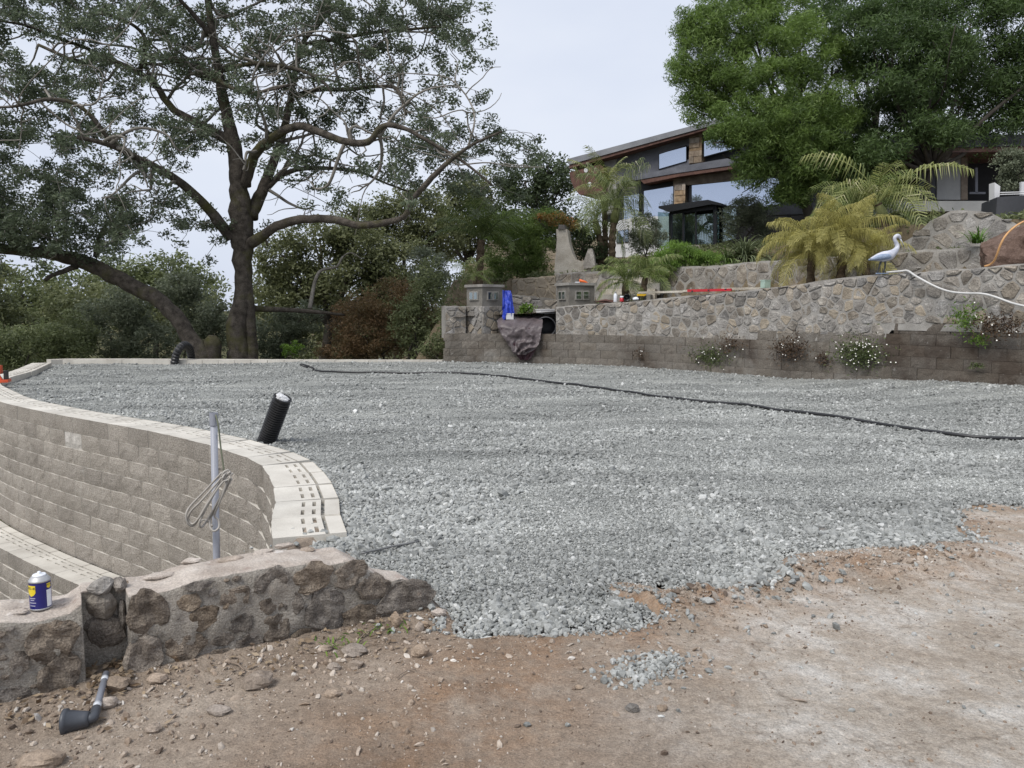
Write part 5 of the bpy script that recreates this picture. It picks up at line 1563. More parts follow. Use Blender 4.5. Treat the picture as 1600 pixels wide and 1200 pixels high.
# garden shrubs on the terraces
mass_tree('bamboo', 'light green bamboo clump behind the gate pillars', [(800, 355, 40, 30), (835, 375, 34, 30), (790, 395, 30, 30), (830, 410, 40, 26), (850, 350, 22, 18), (775, 425, 18, 20), (815, 425, 30, 16)], 27.5, (0.16, 0.026), 2.3, M['bamboo_leaf'], 61, (815, 450, 0.025), sub=0.35, cat='bamboo', stems=7)
mass_tree('olive_shrub', 'round silvery olive shrub beside the glass pavilion', [(1008, 358, 24, 22), (1018, 375, 24, 16), (1000, 380, 16, 14)], 28.5, (0.09, 0.03), 2.4, M['olive_leaf'], 62, (1010, 402, 0.05), sub=0.22, cat='shrub')
mass_tree('olive_shrub', 'dusky grey green shrub standing above the strap-leaved plant', [(1165, 330, 30, 26), (1190, 345, 26, 28), (1150, 350, 20, 24)], 27.5, (0.10, 0.03), 1.8, M['grey_leaf'], 63, (1170, 385, 0.05), sub=0.3, cat='shrub', stems=2)
mass_tree('trailing_shrub', 'bright green trailing shrub hanging over the second stone wall', [(1055, 393, 26, 12), (1085, 402, 34, 12), (1040, 412, 24, 16), (1025, 425, 16, 14), (1115, 408, 26, 10)], 22.2, (0.10, 0.016), 3.2, M['lush_leaf'], 64, (1070, 425, 0.03), sub=0.2, cat='shrub', flat=0, up=(0, -0.3, -0.9), stems=2)
mass_tree('dark_shrub', 'dark leafy bush behind the tapered white pillar', [(915, 385, 30, 26), (905, 360, 24, 20), (935, 400, 20, 16)], 28, (0.12, 0.05), 2.2, M['dark_leaf'], 65, (915, 420, 0.05), sub=0.3, cat='shrub', stems=2)
mass_tree('flowering_vine', 'vine with orange flowers trailing over the pillar top', [(868, 342, 20, 8), (848, 340, 14, 6), (890, 350, 12, 10)], 27, (0.09, 0.05), 2.0, leaf_mat('orange_vine', (0.10, 0.10, 0.03), (0.28, 0.17, 0.06), 0.3, (0.6, 0.15, 0.04)), 66, (880, 400, 0.02), sub=0.18, cat='vine', stems=2)

# bare grey branch over the dark dome
pts = catmull([P(484, 482, 24.4), P(492, 440, 24.6), P(500, 424, 24.8), P(512, 420, 24.9), P(527, 416, 25), P(535, 402, 25.2), P(548, 395, 25.4), P(565, 404, 25.6)], 0.1)
o = MB().tube(pts, np.linspace(0.07, 0.015, len(pts)), 7).build('bare_branch', M['twig_grey'], smooth=True, loc=tuple(pts[0]))
tag(o, 'bare grey upright branch before the dark dome of leaves', 'branch')

# ---------------------------------------------------------------- palms and strap plants
def frond_mesh(name, L_, a0, a1, nl, ll, lw, droop, seed, vshape=0.5, stem=0.14):
    """rachis leaves the origin along +x at elevation a0 and bends to a1; leaflets on both sides"""
    r = np.random.default_rng(seed)
    n = 16
    ang = np.radians(np.linspace(a0, a1, n))
    st = L_ / (n - 1)
    pts = np.cumsum(np.stack([np.cos(ang) * st, 0.02 * L_ * np.sin(np.linspace(0, 2, n)) * r.normal() * 0.3, np.sin(ang) * st], 1), 0) - np.array([math.cos(ang[0]) * st, 0, math.sin(ang[0]) * st])
    V_, F_ = tube_arrays([(pts, np.linspace(0.017, 0.004, n) * (L_ / 2.0) ** 0.5)], 4, False)
    V_ = [tuple(v) for v in V_]; F_ = [tuple(f) for f in F_]
    var = [0.6] * len(V_)
    for k in range(nl):
        f = stem + (1 - stem) * (k + 0.5) / nl
        i = f * (n - 1); i0 = min(int(i), n - 2); fr = i - i0
        p = pts[i0] * (1 - fr) + pts[i0 + 1] * fr
        t = pts[i0 + 1] - pts[i0]; t /= np.linalg.norm(t)
        up = np.cross(np.array([0, 1, 0]), t) * -1
        if up[2] < 0: up = -up
        l = ll * math.sin(math.pi * (0.12 + 0.80 * f)) ** 0.7 * r.uniform(0.85, 1.1)
        for sd in (-1, 1):
            d1 = t * (0.30 + 0.75 * f * f) + np.array([0, sd, 0]) * 0.9 + up * vshape * r.uniform(0.5, 1.2)
            d1 /= np.linalg.norm(d1)
            d2 = d1 * 0.6 + np.array([0, 0, -1]) * droop * r.uniform(0.7, 1.3); d2 /= np.linalg.norm(d2)
            w = np.cross(d1, up); w /= np.linalg.norm(w) + 1e-9
            m1 = p + d1 * l * 0.38; e = m1 + d2 * l * 0.62
            b = len(V_)
            V_ += [tuple(p - t * lw * 0.4), tuple(p + t * lw * 0.4), tuple(m1 + t * lw * 0.55), tuple(m1 - t * lw * 0.55), tuple(e)]
            F_ += [(b, b + 1, b + 2, b + 3), (b + 3, b + 2, b + 4)]
            v = r.random()
            var += [v] * 5
    return make_mesh(name, V_, F_, False, var)

M['palm_yellow'] = leaf_mat('yellow_palm', (0.20, 0.19, 0.055), (0.46, 0.42, 0.15), 0.35)
M['palm_green'] = leaf_mat('green_palm', (0.07, 0.10, 0.03), (0.22, 0.27, 0.09), 0.35, (0.38, 0.38, 0.2))
M['palm_olive'] = leaf_mat('olive_palm', (0.10, 0.13, 0.04), (0.36, 0.38, 0.15), 0.35, (0.55, 0.52, 0.33))
M['palm_mid'] = leaf_mat('mid_palm', (0.085, 0.115, 0.045), (0.26, 0.30, 0.13), 0.35, (0.46, 0.44, 0.33))
M['palm_dark'] = leaf_mat('dark_palm', (0.05, 0.08, 0.025), (0.15, 0.19, 0.06), 0.3)
M['palm_trunk'] = surf('palm_trunk', [(0.3, (0.06, 0.045, 0.03)), (0.7, (0.17, 0.13, 0.09))], 8, 5, 0.95, 1.0, 35, 0.03, 0, 0.3, 40, 0.1)
M['palm_shaft'] = surf('crownshaft', [(0.3, (0.10, 0.12, 0.04)), (0.7, (0.25, 0.26, 0.11))], 4, 5, 0.7, 0.3, 30, 0.01)

PALM_COPY = {}
def palm(name, label, base, crown, tr, nf, meshes, mat, seed, spread=(0, 360), smin=0.8, smax=1.15, shaft=False, bend=(0, 0), group=None, trunks=None):
    r = np.random.default_rng(seed)
    base, crown = np.asarray(base, float), np.asarray(crown, float)
    th = empty(name, label, 'palm', tuple(base), group)
    mid = (base + crown) / 2 + np.array([bend[0], bend[1], 0])
    p = catmull([base - np.array([0, 0, 0.15]), mid, crown], 0.08)
    rr = tr * (1.25 - 0.35 * np.linspace(0, 1, len(p))) * (1 + 0.10 * np.sign(np.sin(np.arange(len(p)) * 1.9)))
    MB().tube(p, rr, 10).build('trunk', M['palm_trunk'], th, smooth=False)
    if shaft:
        t = p[-1] - p[-3]; t /= np.linalg.norm(t)
        MB().tube([p[-1] - t * 0.5, p[-1] - t * 0.25, p[-1] + t * 0.05], [tr * 1.2, tr * 1.3, tr * 0.7], 10).build('crownshaft', M['palm_shaft'], th, smooth=True)
    for k in range(nf):
        me = meshes[k % len(meshes)]
        if me.materials and me.materials[0] is not mat:
            me = PALM_COPY.setdefault((me.name, mat.name), me.copy()); me.materials.clear(); me.materials.append(mat)
        if not me.materials: me.materials.append(mat)
        o = bpy.data.objects.new('frond', me); COL.objects.link(o); o.parent = th
        a = math.radians(spread[0] + (spread[1] - spread[0]) * (k + r.uniform(-0.3, 0.3)) / nf)
        s = r.uniform(smin, smax)
        o.location = crown - ORG[th.name] + np.array([0, 0, 0.02 * k / nf])
        o.rotation_euler = (r.normal(0, 0.28), r.normal(0, 0.16), a)
        o.scale = (s, s, s)
    return th

F_PYG = [frond_mesh('pygmy_frond', 1.15, a0, a1, 30, 0.26, 0.014, 0.5, 70 + i, 0.3, 0.15) for i, (a0, a1) in enumerate([(75, 20), (62, -25), (48, -45), (30, -60), (12, -70), (68, -10)])]
F_KING = [frond_mesh('king_frond', 2.0, a0, a1, 24, 0.80, 0.030, 1.5, 80 + i, 0.35, 0.14) for i, (a0, a1) in enumerate([(84, 40), (70, -30), (52, -62), (30, -72), (62, -50), (10, -80)])]
F_KING2 = [frond_mesh('arching_frond', 2.15, a0, a1, 24, 0.74, 0.028, 1.25, 90 + i, 0.4, 0.12) for i, (a0, a1) in enumerate([(72, -15), (62, -55), (42, -60), (66, -25), (25, -62), (55, -70)])]
F_PALE = [frond_mesh('drooping_frond', 1.35, a0, a1, 36, 0.46, 0.016, 1.7, 100 + i, 0.2, 0.12) for i, (a0, a1) in enumerate([(78, 5), (66, -55), (52, -75), (35, -80), (70, -30), (15, -85)])]
F_SMALL = [frond_mesh('small_frond', 1.05, a0, a1, 26, 0.38, 0.018, 0.9, 110 + i, 0.3, 0.15) for i, (a0, a1) in enumerate([(70, 5), (55, -35), (35, -55), (15, -68), (62, -20)])]
F_DARK = [frond_mesh('upright_frond', 1.9, a0, a1, 26, 0.6, 0.032, 0.5, 120 + i, 0.3, 0.12) for i, (a0, a1) in enumerate([(82, 40), (70, 0), (55, -30), (35, -50), (76, 20)])]
def W1top(px, back):
    """spot on the first terrace under a pixel column"""
    best = min(offset(W1, back), key=lambda q: abs(q[0] / q[1] - (px - 800) / F_PX))
    return np.array([best[0], best[1], hill_z(best[0], best[1])])
b = W1top(1262, 1.0); palm('pygmy_palm', 'yellowish pygmy palm on the wall, beside the heron', b, (b[0], b[1], b[2] + 0.72), 0.075, 30, F_PALE, M['palm_yellow'], 1, smin=0.8, smax=1.05, group='low palms on the first terrace')
b = W1top(1305, 1.2); palm('pygmy_palm', 'second yellowish pygmy palm, trunk nearer the heron', b, (b[0] + 0.05, b[1], b[2] + 0.85), 0.08, 30, F_PALE, M['palm_yellow'], 2, smin=0.8, smax=1.05, group='low palms on the first terrace')
b = W1top(1345, 1.1); palm('pygmy_palm', 'short drooping yellow palm directly behind the heron', b, (b[0], b[1], b[2] + 0.45), 0.07, 14, F_PALE, M['palm_yellow'], 3, smin=0.55, smax=0.8, group='low palms on the first terrace')
b = W1top(973, 0.9); palm('pygmy_palm', 'small green palm behind the white bottle on the wall', b, (b[0], b[1], b[2] + 0.62), 0.09, 16, F_SMALL, M['palm_green'], 4, group='low palms on the first terrace')
b = W1top(1000, 0.95); palm('pygmy_palm', 'small green leaning palm beside the white bottle palm', b, (b[0] + 0.1, b[1], b[2] + 0.70), 0.08, 16, F_SMALL, M['palm_green'], 5, group='low palms on the first terrace')
# arching palm group above the heron
def at_ground(px, d):
    u = (px - 800) / F_PX
    return np.array([u * d, d, hill_z(u * d, d)])
b = at_ground(1378, 18.2); c = P(1372, 318, 18.2)
palm('arching_palm', 'large arching pale green palm above the heron', b, c, 0.09, 13, F_KING2, M['palm_olive'], 6, smin=0.8, smax=1.05, shaft=True)
b = at_ground(1350, 19.2); c = P(1345, 330, 19.2)
palm('arching_palm', 'shorter darker palm sharing the spot behind the large arching palm', b, c, 0.08, 12, F_KING2, M['palm_green'], 7, smin=0.6, smax=0.9, shaft=True)
# king palms beside the house
b = at_ground(958, 27.5); c = P(962, 326, 27.5)
palm('king_palm', 'tall king palm with grey drooping fronds left of the house', b, c, 0.12, 13, F_KING, M['palm_mid'], 8, smin=0.9, smax=1.15, shaft=True, bend=(-0.1, 0))
b = at_ground(935, 28.0); c = P(930, 345, 28.0)
palm('king_palm', 'green stemmed king palm beside the tapered white pillar', b, c, 0.11, 12, F_KING, M['palm_green'], 9, smin=0.8, smax=1.05, shaft=True, bend=(0.15, 0))
b = at_ground(946, 28.6); c = P(944, 300, 28.6)
palm('king_palm', 'third king palm whose upright fronds reach the roof edge', b, c, 0.10, 8, F_DARK, M['palm_olive'], 10, smin=0.8, smax=1.0, shaft=True)
# dark feather palm behind the left pillar
b = np.array([-1.3, 25.5, ground_z(-1.3, 25.5)]); c = P(752, 375, 25.5)
palm('feather_palm', 'dark feathery palm rising behind the left gate pillar', b, c, 0.14, 15, F_DARK, M['palm_dark'], 13, smin=0.85, smax=1.15)
b = np.array([-1.1, 23.2, 0.9]); c = P(742, 432, 23.2)
palm('feather_palm', 'small yellow green palm directly behind the left gate pillar', b, c, 0.08, 9, F_SMALL, M['palm_green'], 14, smin=0.7, smax=0.9)

def strap_plant(name, label, base, n, L_, W_, mat, seed, droop=1.0, group=None, el=(25, 88)):
    r = np.random.default_rng(seed)
    V_, F_, var = [], [], []
    for k in range(n):
        a = r.uniform(0, 2 * math.pi); e = math.radians(r.uniform(*el)); l = L_ * r.uniform(0.65, 1.1)
        d = np.array([math.cos(a), math.sin(a), 0]); s_ = np.array([-math.sin(a), math.cos(a), 0])
        p = np.asarray(base) + r.normal(0, 0.05, 3) * np.array([1, 1, 0])
        b0 = len(V_); m = 6; v = r.random()
        for i in range(m + 1):
            w = W_ * (1 - (i / m) ** 2.2) * (0.6 + 0.4 * min(1, i / 2)) + 0.002
            V_ += [tuple(p - s_ * w / 2), tuple(p + s_ * w / 2)]; var += [v, v]
            p = p + (d * math.cos(e) + np.array([0, 0, 1]) * math.sin(e)) * l / m
            e -= droop * math.radians(r.uniform(12, 24))
        for i in range(m): F_.append((b0 + 2 * i, b0 + 2 * i + 1, b0 + 2 * i + 3, b0 + 2 * i + 2))
    o = obj(name, V_, F_, mat, attr=var, loc=tuple(base))
    tag(o, label, 'plant', group)
    return o
b = at_ground(1160, 23.0); b[2] = 2.75
strap_plant('strap_plant', 'large fountain of narrow grey green strap leaves above the second wall', b, 340, 1.45, 0.05, leaf_mat('strap_leaf', (0.07, 0.09, 0.045), (0.22, 0.25, 0.14), 0.25), 1, 1.0)
b = at_ground(1130, 22.6); b[2] = 2.7
strap_plant('strap_plant', 'smaller strap leaved tuft at the edge of the trailing shrub', b, 130, 0.9, 0.045, M['strap_leaf'] if 'strap_leaf' in M else leaf_mat('strap_leaf_green', (0.07, 0.10, 0.04), (0.2, 0.26, 0.1), 0.25), 2, 1.1)
b = np.array(P(1527, 380, 14.9))
strap_plant('agapanthus', 'bright green strap leaved tuft growing from the stone wall top', b, 70, 0.42, 0.028, leaf_mat('agapanthus_leaf', (0.05, 0.11, 0.02), (0.17, 0.30, 0.06), 0.3), 3, 0.7, el=(30, 85))

# ---------------------------------------------------------------- the house on the hill
HO = np.array([8.27, 32.0, 0.0])
HS = np.array([0.843, -0.537, 0.0])          # along the facade, to the right
HN = np.array([-0.537, -0.843, 0.0])         # out of the facade
UP = np.array([0, 0, 1.0])
def HP(px, py, out=0.0):                     # pixel on a plane parallel to the facade
    return on_plane(px, py, HO + HN * out, HN)
def HL(s, out, z): return HO + HS * s + HN * out + UP * z
def to_s(p): return float((p - HO) @ HS), float(p[2])

M['slate'] = surf('slate_panel', [(0.3, (0.085, 0.088, 0.105)), (0.7, (0.16, 0.165, 0.19))], 1.6, 6, 0.55, 0.2, 20, 0.01, 0, 0.15, 30, 0.4)
M['wood_dark'] = surf('reddish_wood', [(0.3, (0.075, 0.034, 0.024)), (0.7, (0.15, 0.075, 0.055))], 5, 5, 0.5, 0.25, 30, 0.01, 0, 0.15, 40, 0.4)
M['wood_grey'] = surf('weathered_wood', [(0.3, (0.12, 0.095, 0.075)), (0.7, (0.23, 0.185, 0.145))], 4, 5, 0.8, 0.4, 30, 0.01, 0, 0.2, 40, 0.2)
M['render_white'] = surf('white_render', [(0.3, (0.55, 0.55, 0.56)), (0.7, (0.70, 0.70, 0.70))], 1.5, 5, 0.85, 0.15, 40, 0.004, 0, 0.06, 60, 0.2)
M['render_grey'] = surf('grey_render', [(0.3, (0.26, 0.26, 0.255)), (0.7, (0.36, 0.355, 0.34))], 1.5, 5, 0.85, 0.15, 40, 0.004, 0, 0.08, 60, 0.2)
M['frame'] = plain('dark_frame', (0.012, 0.013, 0.016), 0.45, 0.2)
M['ledge'] = surf('ledge_stone', [(0.3, (0.20, 0.15, 0.11)), (0.7, (0.40, 0.32, 0.24))], 6, 5, 0.85, 0.5, 30, 0.02, 0.35, 0.25, 50, 0.2, hue=0.4)
M['room_shade'] = plain('interior_shade', (0.016, 0.016, 0.018), 0.9)  # near-black colour carries the shade of unlit interiors
M['roof_metal'] = surf('grey_roof_metal', [(0.3, (0.16, 0.165, 0.18)), (0.7, (0.26, 0.265, 0.28))], 1.2, 5, 0.5, 0.2, 10, 0.01, 0, 0.1, 20, 0.4)
M['charcoal'] = surf('charcoal_panel', [(0.3, (0.028, 0.030, 0.036)), (0.7, (0.055, 0.057, 0.065))], 1.2, 5, 0.6, 0.2, 10, 0.01, 0, 0.1, 20, 0.4)

def glass_material(name, col, mirror=0.75, rough=0.02):
    m, N, L, b = new_mat(name)
    b.inputs['Base Color'].default_value = (*col, 1)
    b.inputs['Metallic'].default_value = mirror
    b.inputs['Roughness'].default_value = rough
    n = N.new('ShaderNodeTexNoise'); n.inputs['Scale'].default_value = 0.9
    geo = N.new('ShaderNodeNewGeometry'); L.new(geo.outputs['Position'], n.inputs['Vector'])
    bp = N.new('ShaderNodeBump'); bp.inputs['Strength'].default_value = 0.03; bp.inputs['Distance'].default_value = 0.05
    L.new(n.outputs['Fac'], bp.inputs['Height'])
    ad = N.new('ShaderNodeVectorMath'); ad.operation = 'ADD'; ad.inputs[1].default_value = (0, 0, 0.17)    # shading normal tilted up so the upright panes mirror open sky
    nn_ = N.new('ShaderNodeVectorMath'); nn_.operation = 'NORMALIZE'
    L.new(bp.outputs['Normal'], ad.inputs[0]); L.new(ad.outputs[0], nn_.inputs[0]); L.new(nn_.outputs[0], b.inputs['Normal'])
    return m
M['window_glass'] = glass_material('coated_glass', (0.44, 0.50, 0.60), 0.9)
def clear_glass(name, col, fac):
    m, N, L, b = new_mat(name)
    t = N.new('ShaderNodeBsdfTransparent'); t.inputs['Color'].default_value = (*col, 1)
    g_ = N.new('ShaderNodeBsdfGlossy'); g_.inputs['Roughness'].default_value = 0.02; g_.inputs['Color'].default_value = (0.8, 0.9, 0.92, 1)
    mx = N.new('ShaderNodeMixShader'); mx.inputs['Fac'].default_value = fac
    L.new(t.outputs[0], mx.inputs[1]); L.new(g_.outputs[0], mx.inputs[2]); L.new(mx.outputs[0], N['Material Output'].inputs['Surface'])
    return m
M['clear_glass'] = clear_glass('pavilion_glass', (0.72, 0.82, 0.82), 0.22)
M['glass_block'] = clear_glass('glass_block', (0.45, 0.52, 0.50), 0.35)

hb = HL(2.0, 0, 3.8)
house = empty('house', 'modern house with sweeping dark roof edge and stone columns on the hill', 'house', tuple(hb))
def slab(name, pix, out, depth, mat, parent=house):
    """polygon traced on the plane `out` in front of the facade, extruded back into the house"""
    return MB().prism([HP(x, y, out) for x, y in pix], -HN * depth).build(name, mat, parent)
# main body and inner darkness
slab('wall', [(944, 252), (1000, 238), (1100, 205), (1300, 175), (1300, 400), (944, 400)], -0.25, 5.0, M['charcoal'])
slab('slate_panel', [(964, 248), (1029, 229), (1029, 268), (964, 288)], 0.0, 0.3, M['slate'])
slab('slate_panel', [(1029, 229), (1077, 213), (1077, 228), (1029, 242)], 0.02, 0.3, M['slate'])
slab('slate_panel', [(1029, 262), (1077, 249), (1077, 262), (1029, 275)], 0.02, 0.3, M['slate'])
slab('slate_panel', [(1098, 208), (1180, 186), (1180, 200), (1098, 218)], 0.02, 0.3, M['slate'])
slab('end_post', [(944, 253), (963, 248), (963, 330), (944, 335)], 0.05, 0.4, M['render_grey'])
def window(pix, out, name='window'):
    w = slab(name, pix, out, 0.12, M['frame'])
    c = np.mean(pix, axis=0)
    inner = [tuple(np.array(p) + (c - np.array(p)) * np.array([0.05, 0.07])) for p in pix]
    o = MB().prism([HP(x, y, out + 0.012) for x, y in inner], -HN * 0.02).build('pane', M['window_glass'], w)
    o.parent = w
    return w
window([(1029, 241), (1073, 226), (1073, 252), (1029, 265)], 0.06)
window([(1099, 216), (1150, 199), (1150, 232), (1099, 246)], 0.06)
window([(1005, 297), (1053, 289), (1053, 345), (1005, 345)], 0.0)
window([(1077, 287), (1240, 272), (1240, 325), (1077, 322)], 0.0)
window([(974, 306), (999, 301), (999, 342), (974, 345)], 0.0)
def column(x0, x1, yt0, yt1, yb, out, name='stone_column'):
    c = slab(name, [(x0, yt0), (x1, yt1), (x1, yb), (x0, yb)], out, 0.6, M['ledge'])
    # courses of ledge stone, each its own piece
    A, B = to_s(HP(x0, yb, out)), to_s(HP(x1, yt1, out))
    s0, s1 = A[0], to_s(HP(x1, yb, out))[0]
    z, zt = A[1], to_s(HP((x0 + x1) / 2, (yt0 + yt1) / 2, out))[1]
    while z < zt - 0.05:
        h = random.uniform(0.12, 0.26); s = s0
        while s < s1 - 0.02:
            w = min(random.uniform(0.18, 0.5), s1 - s)
            if s1 - s - w < 0.08: w = s1 - s
            hh = min(h, zt - z)
            MB().box(HL(s + w / 2, out + 0.02 + random.uniform(0, 0.03), z + hh / 2), (w - 0.012, 0.08, hh - 0.012), math.atan2(HS[1], HS[0])).build('ledge_stone', M['ledge'], c)
            s += w
        z += h
column(1077, 1097, 209, 203, 256, 0.12)
column(1053, 1070, 288, 286, 385, 0.12)
# roof: a deep sloping edge whose left tip curls down into a timber soffit
RO = 0.6
roof = slab('roof', [(886, 248.5), (940, 234.1), (1000, 218.1), (1060, 202.1), (1100, 191.4), (1180, 170.0), (1300, 138.0), (1300, 144.4), (1180, 177.3), (1100, 199.3), (1060, 210.3), (1000, 226.7), (940, 243.2), (889, 257.2)], RO, 7.5, M['roof_metal'])
slab('fascia_board', [(889, 257.7), (940, 243.7), (1000, 227.2), (1060, 210.8), (1100, 199.8), (1180, 177.8), (1300, 144.9), (1300, 147.2), (1180, 181.1), (1100, 203.7), (1060, 215.0), (1000, 231.9), (940, 248.8), (890, 262.9)], RO - 0.05, 7.0, M['wood_dark'])
sof = slab('soffit', [(889.5, 269), (938, 257), (943, 262), (945, 300), (925, 304), (905, 304), (897, 294), (892, 282)], RO - 0.15, 3.0, M['wood_dark'])
for (x, y) in ((916, 266), (921, 288)):
    c = HP(x, y, RO - 0.13)
    V_, F_ = lathe([(0.10, -0.02), (0.10, 0.02), (0.05, 0.021)], 14, c, HN)
    obj('downlight', V_, F_, M['render_white'], sof)
# lower roof band over the ground floor windows
slab('lower_roof', [(985, 276), (1060, 260.5), (1120, 250), (1167, 243), (1300, 222), (1300, 235), (1167, 255), (1120, 261.5), (1060, 270), (990, 282)], 0.45, 0.9, M['slate'])
slab('fascia_board', [(1000, 281), (1060, 270.5), (1120, 262), (1167, 255.5), (1300, 235.5), (1300, 241), (1167, 261), (1120, 267.5), (1060, 276), (1006, 287)], 0.42, 0.8, M['wood_dark'])
slab('timber_band', [(1052, 276), (1100, 269), (1165, 260), (1300, 240), (1300, 266), (1165, 280), (1078, 289), (1052, 291)], 0.05, 0.3, M['wood_grey'])
# white lower wall with a small window on the left
slab('white_wall', [(940, 350), (1000, 338), (1050, 338), (1050, 402), (940, 402)], 0.3, 0.6, M['render_white'])
window([(963, 361), (975, 359), (975, 379), (963, 380)], 0.34)
window([(976, 359), (982, 358), (982, 378), (976, 379)], 0.34)
# balcony beam, and a near-black slab painting the shade under it on the right
slab('balcony_beam', [(1200, 320), (1305, 316), (1305, 333), (1200, 336)], 2.2, 0.4, M['slate'])
slab('undercroft_shade', [(1125, 336), (1310, 334), (1310, 392), (1125, 392)], 0.2, 0.4, M['room_shade'])
for x in (1229, 1262): slab('post', [(x, 335), (x + 5, 335), (x + 5, 385), (x, 385)], 2.1, 0.15, M['slate'])

# right wing of the house
WO = np.array([15.2, 25.2, 0.0])
wing = empty('house_wing', 'low dark house wing under the overhanging tree, behind the planter box', 'house', (13.5, 25.5, 3.7))
def WP(px, py, out=0.0): return on_plane(px, py, WO + np.array([-0.12, -0.993, 0]) * out, np.array([-0.12, -0.993, 0]))
WNn = np.array([-0.12, -0.993, 0])
def wslab(name, pix, out, depth, mat, parent=wing): return MB().prism([WP(x, y, out) for x, y in pix], -WNn * depth).build(name, mat, parent)
wslab('wall', [(1300, 240), (1700, 240), (1700, 345), (1300, 345)], -1.0, 3.0, M['room_shade'])  # set-back slab, its near-black colour stands in for the shaded opening
wslab('roof', [(1385, 217), (1500, 212), (1700, 208), (1700, 226), (1500, 230), (1385, 231)], 1.0, 4.5, M['charcoal'])
wslab('fascia_board', [(1390, 231.5), (1500, 230.5), (1700, 226.5), (1700, 234), (1500, 238), (1390, 240)], 0.95, 4.0, M['wood_dark'])
wslab('skylight', [(1402, 206), (1448, 205), (1450, 214), (1400, 215)], 0.2, 1.2, M['render_white'])
wslab('grey_wall', [(1464, 242), (1501, 241), (1501, 312), (1464, 312)], 0.05, 0.4, M['render_grey'])
wslab('timber_post', [(1502, 240), (1512, 240), (1512, 312), (1502, 312)], 0.08, 0.4, M['wood_grey'])
wslab('door_panel', [(1436, 246), (1463, 246), (1463, 312), (1436, 312)], 0.0, 0.2, M['charcoal'])
wslab('window_frame', [(1524, 262), (1528, 262), (1528, 302), (1524, 302)], 0.05, 0.1, M['slate'])
wslab('window_frame', [(1515, 300), (1540, 300), (1540, 303), (1515, 303)], 0.05, 0.1, M['slate'])
wslab('terrace_floor', [(1400, 314), (1700, 314), (1700, 330), (1400, 330)], 1.6, 2.4, M['render_grey'])
# planter box with its white end panel
pl = empty('planter_box', 'dark grey planter box with a pale end panel beside the house wing', 'planter', tuple(P(1580, 345, 19.0)))
MB().prism([P(1558, 308, 18.6), P(1640, 302, 17.8), P(1640, 345, 17.8), P(1556, 340, 18.6)], (0.3, 1.1, 0)).build('box', M['charcoal'], pl)
MB().prism([P(1554, 285, 18.9), P(1563, 291, 18.9), P(1562, 306, 18.9), P(1554, 320, 18.9)], (0.02, 0.25, 0)).build('end_panel', M['render_white'], pl)
MB().prism([P(1596, 284, 18.4), P(1602, 284, 18.4), P(1602, 306, 18.4), P(1596, 306, 18.4)], (0.02, 0.1, 0)).build('post', M['render_white'], pl)
for y in (301, 304): MB().tube([P(1563, y, 18.8), P(1600, y - 1, 18.3)], 0.012, 6).build('rail', M['render_white'], pl)

# glass pavilion in front of the house
PO = HO + HN * 2.6 + HS * (-0.3)
pv = empty('glass_pavilion', 'black framed glass pavilion with flat roof in front of the house', 'pavilion', tuple(HL(0.0, 3.0, 3.75)))
def pslab(name, pix, out, depth, mat, parent=pv): return MB().prism([HP(x, y, out) for x, y in pix], -HN * depth).build(name, mat, parent)
pslab('roof', [(1029, 322), (1106, 312), (1127, 317.5), (1127, 321), (1112, 319), (1045, 331), (1029, 325.5)], 3.0, 1.9, M['frame'])
pslab('roof_beam', [(1046, 331.5), (1118, 319.5), (1118, 327), (1046, 335)], 2.7, 0.12, M['frame'])
for (x0, x1, y0, y1) in ((1045, 1050, 333, 385), (1066, 1069, 330, 385), (1114.5, 1119.5, 321, 386), (1086, 1088, 329, 384)):
    pslab('post', [(x0, y0), (x1, y0), (x1, y1), (x0, y1)], 2.7, 0.12, M['frame'])
pslab('back_wall', [(1050, 335), (1140, 330), (1140, 388), (1050, 388)], 1.2, 0.1, M['room_shade'])  # interior shade of the pavilion painted on as near-black
pslab('side_beam', [(1119, 320), (1152, 322), (1152, 328), (1119, 327)], 2.2, 0.1, M['frame'])
for (x0, x1) in ((1050, 1066), (1069, 1086), (1088, 1114)):
    pslab('pane', [(x0, 336), (x1, 333), (x1, 384), (x0, 384)], 2.66, 0.015, M['clear_glass'])
pslab('pane', [(1028, 331), (1045, 333), (1045, 387), (1027, 387)], 2.85, 0.02, M['clear_glass'])
pslab('pane', [(1119, 327), (1150, 325), (1150, 372), (1119, 380)], 2.3, 0.015, M['clear_glass'])
pslab('low_wall', [(1050, 384), (1125, 382), (1125, 396), (1050, 396)], 2.75, 0.4, M['stone'])
for i, (x, h, w) in enumerate(((1084, 16, 4.5), (1092, 18, 4), (1101, 18, 4))):
    c = HP(x, 384, 2.1); k = 30 / F_PX
    V_, F_ = lathe([(w * k * 0.45, 0), (w * k * 0.5, 0.05), (w * k * 0.36, h * k * 0.45), (w * k * 0.42, h * k * 0.8), (w * k * 0.3, h * k), (w * k * 0.2, h * k * 1.02)], 12, c)
    o = obj('tall_vase', V_, F_, M['render_grey'], smooth=True, loc=tuple(c)); tag(o, ('short round pale vase inside the glass pavilion', 'middle tall pale vase inside the glass pavilion, next to the short one', 'tall pale vase inside the glass pavilion, nearest its right post')[i], 'vase', 'vases in the pavilion')

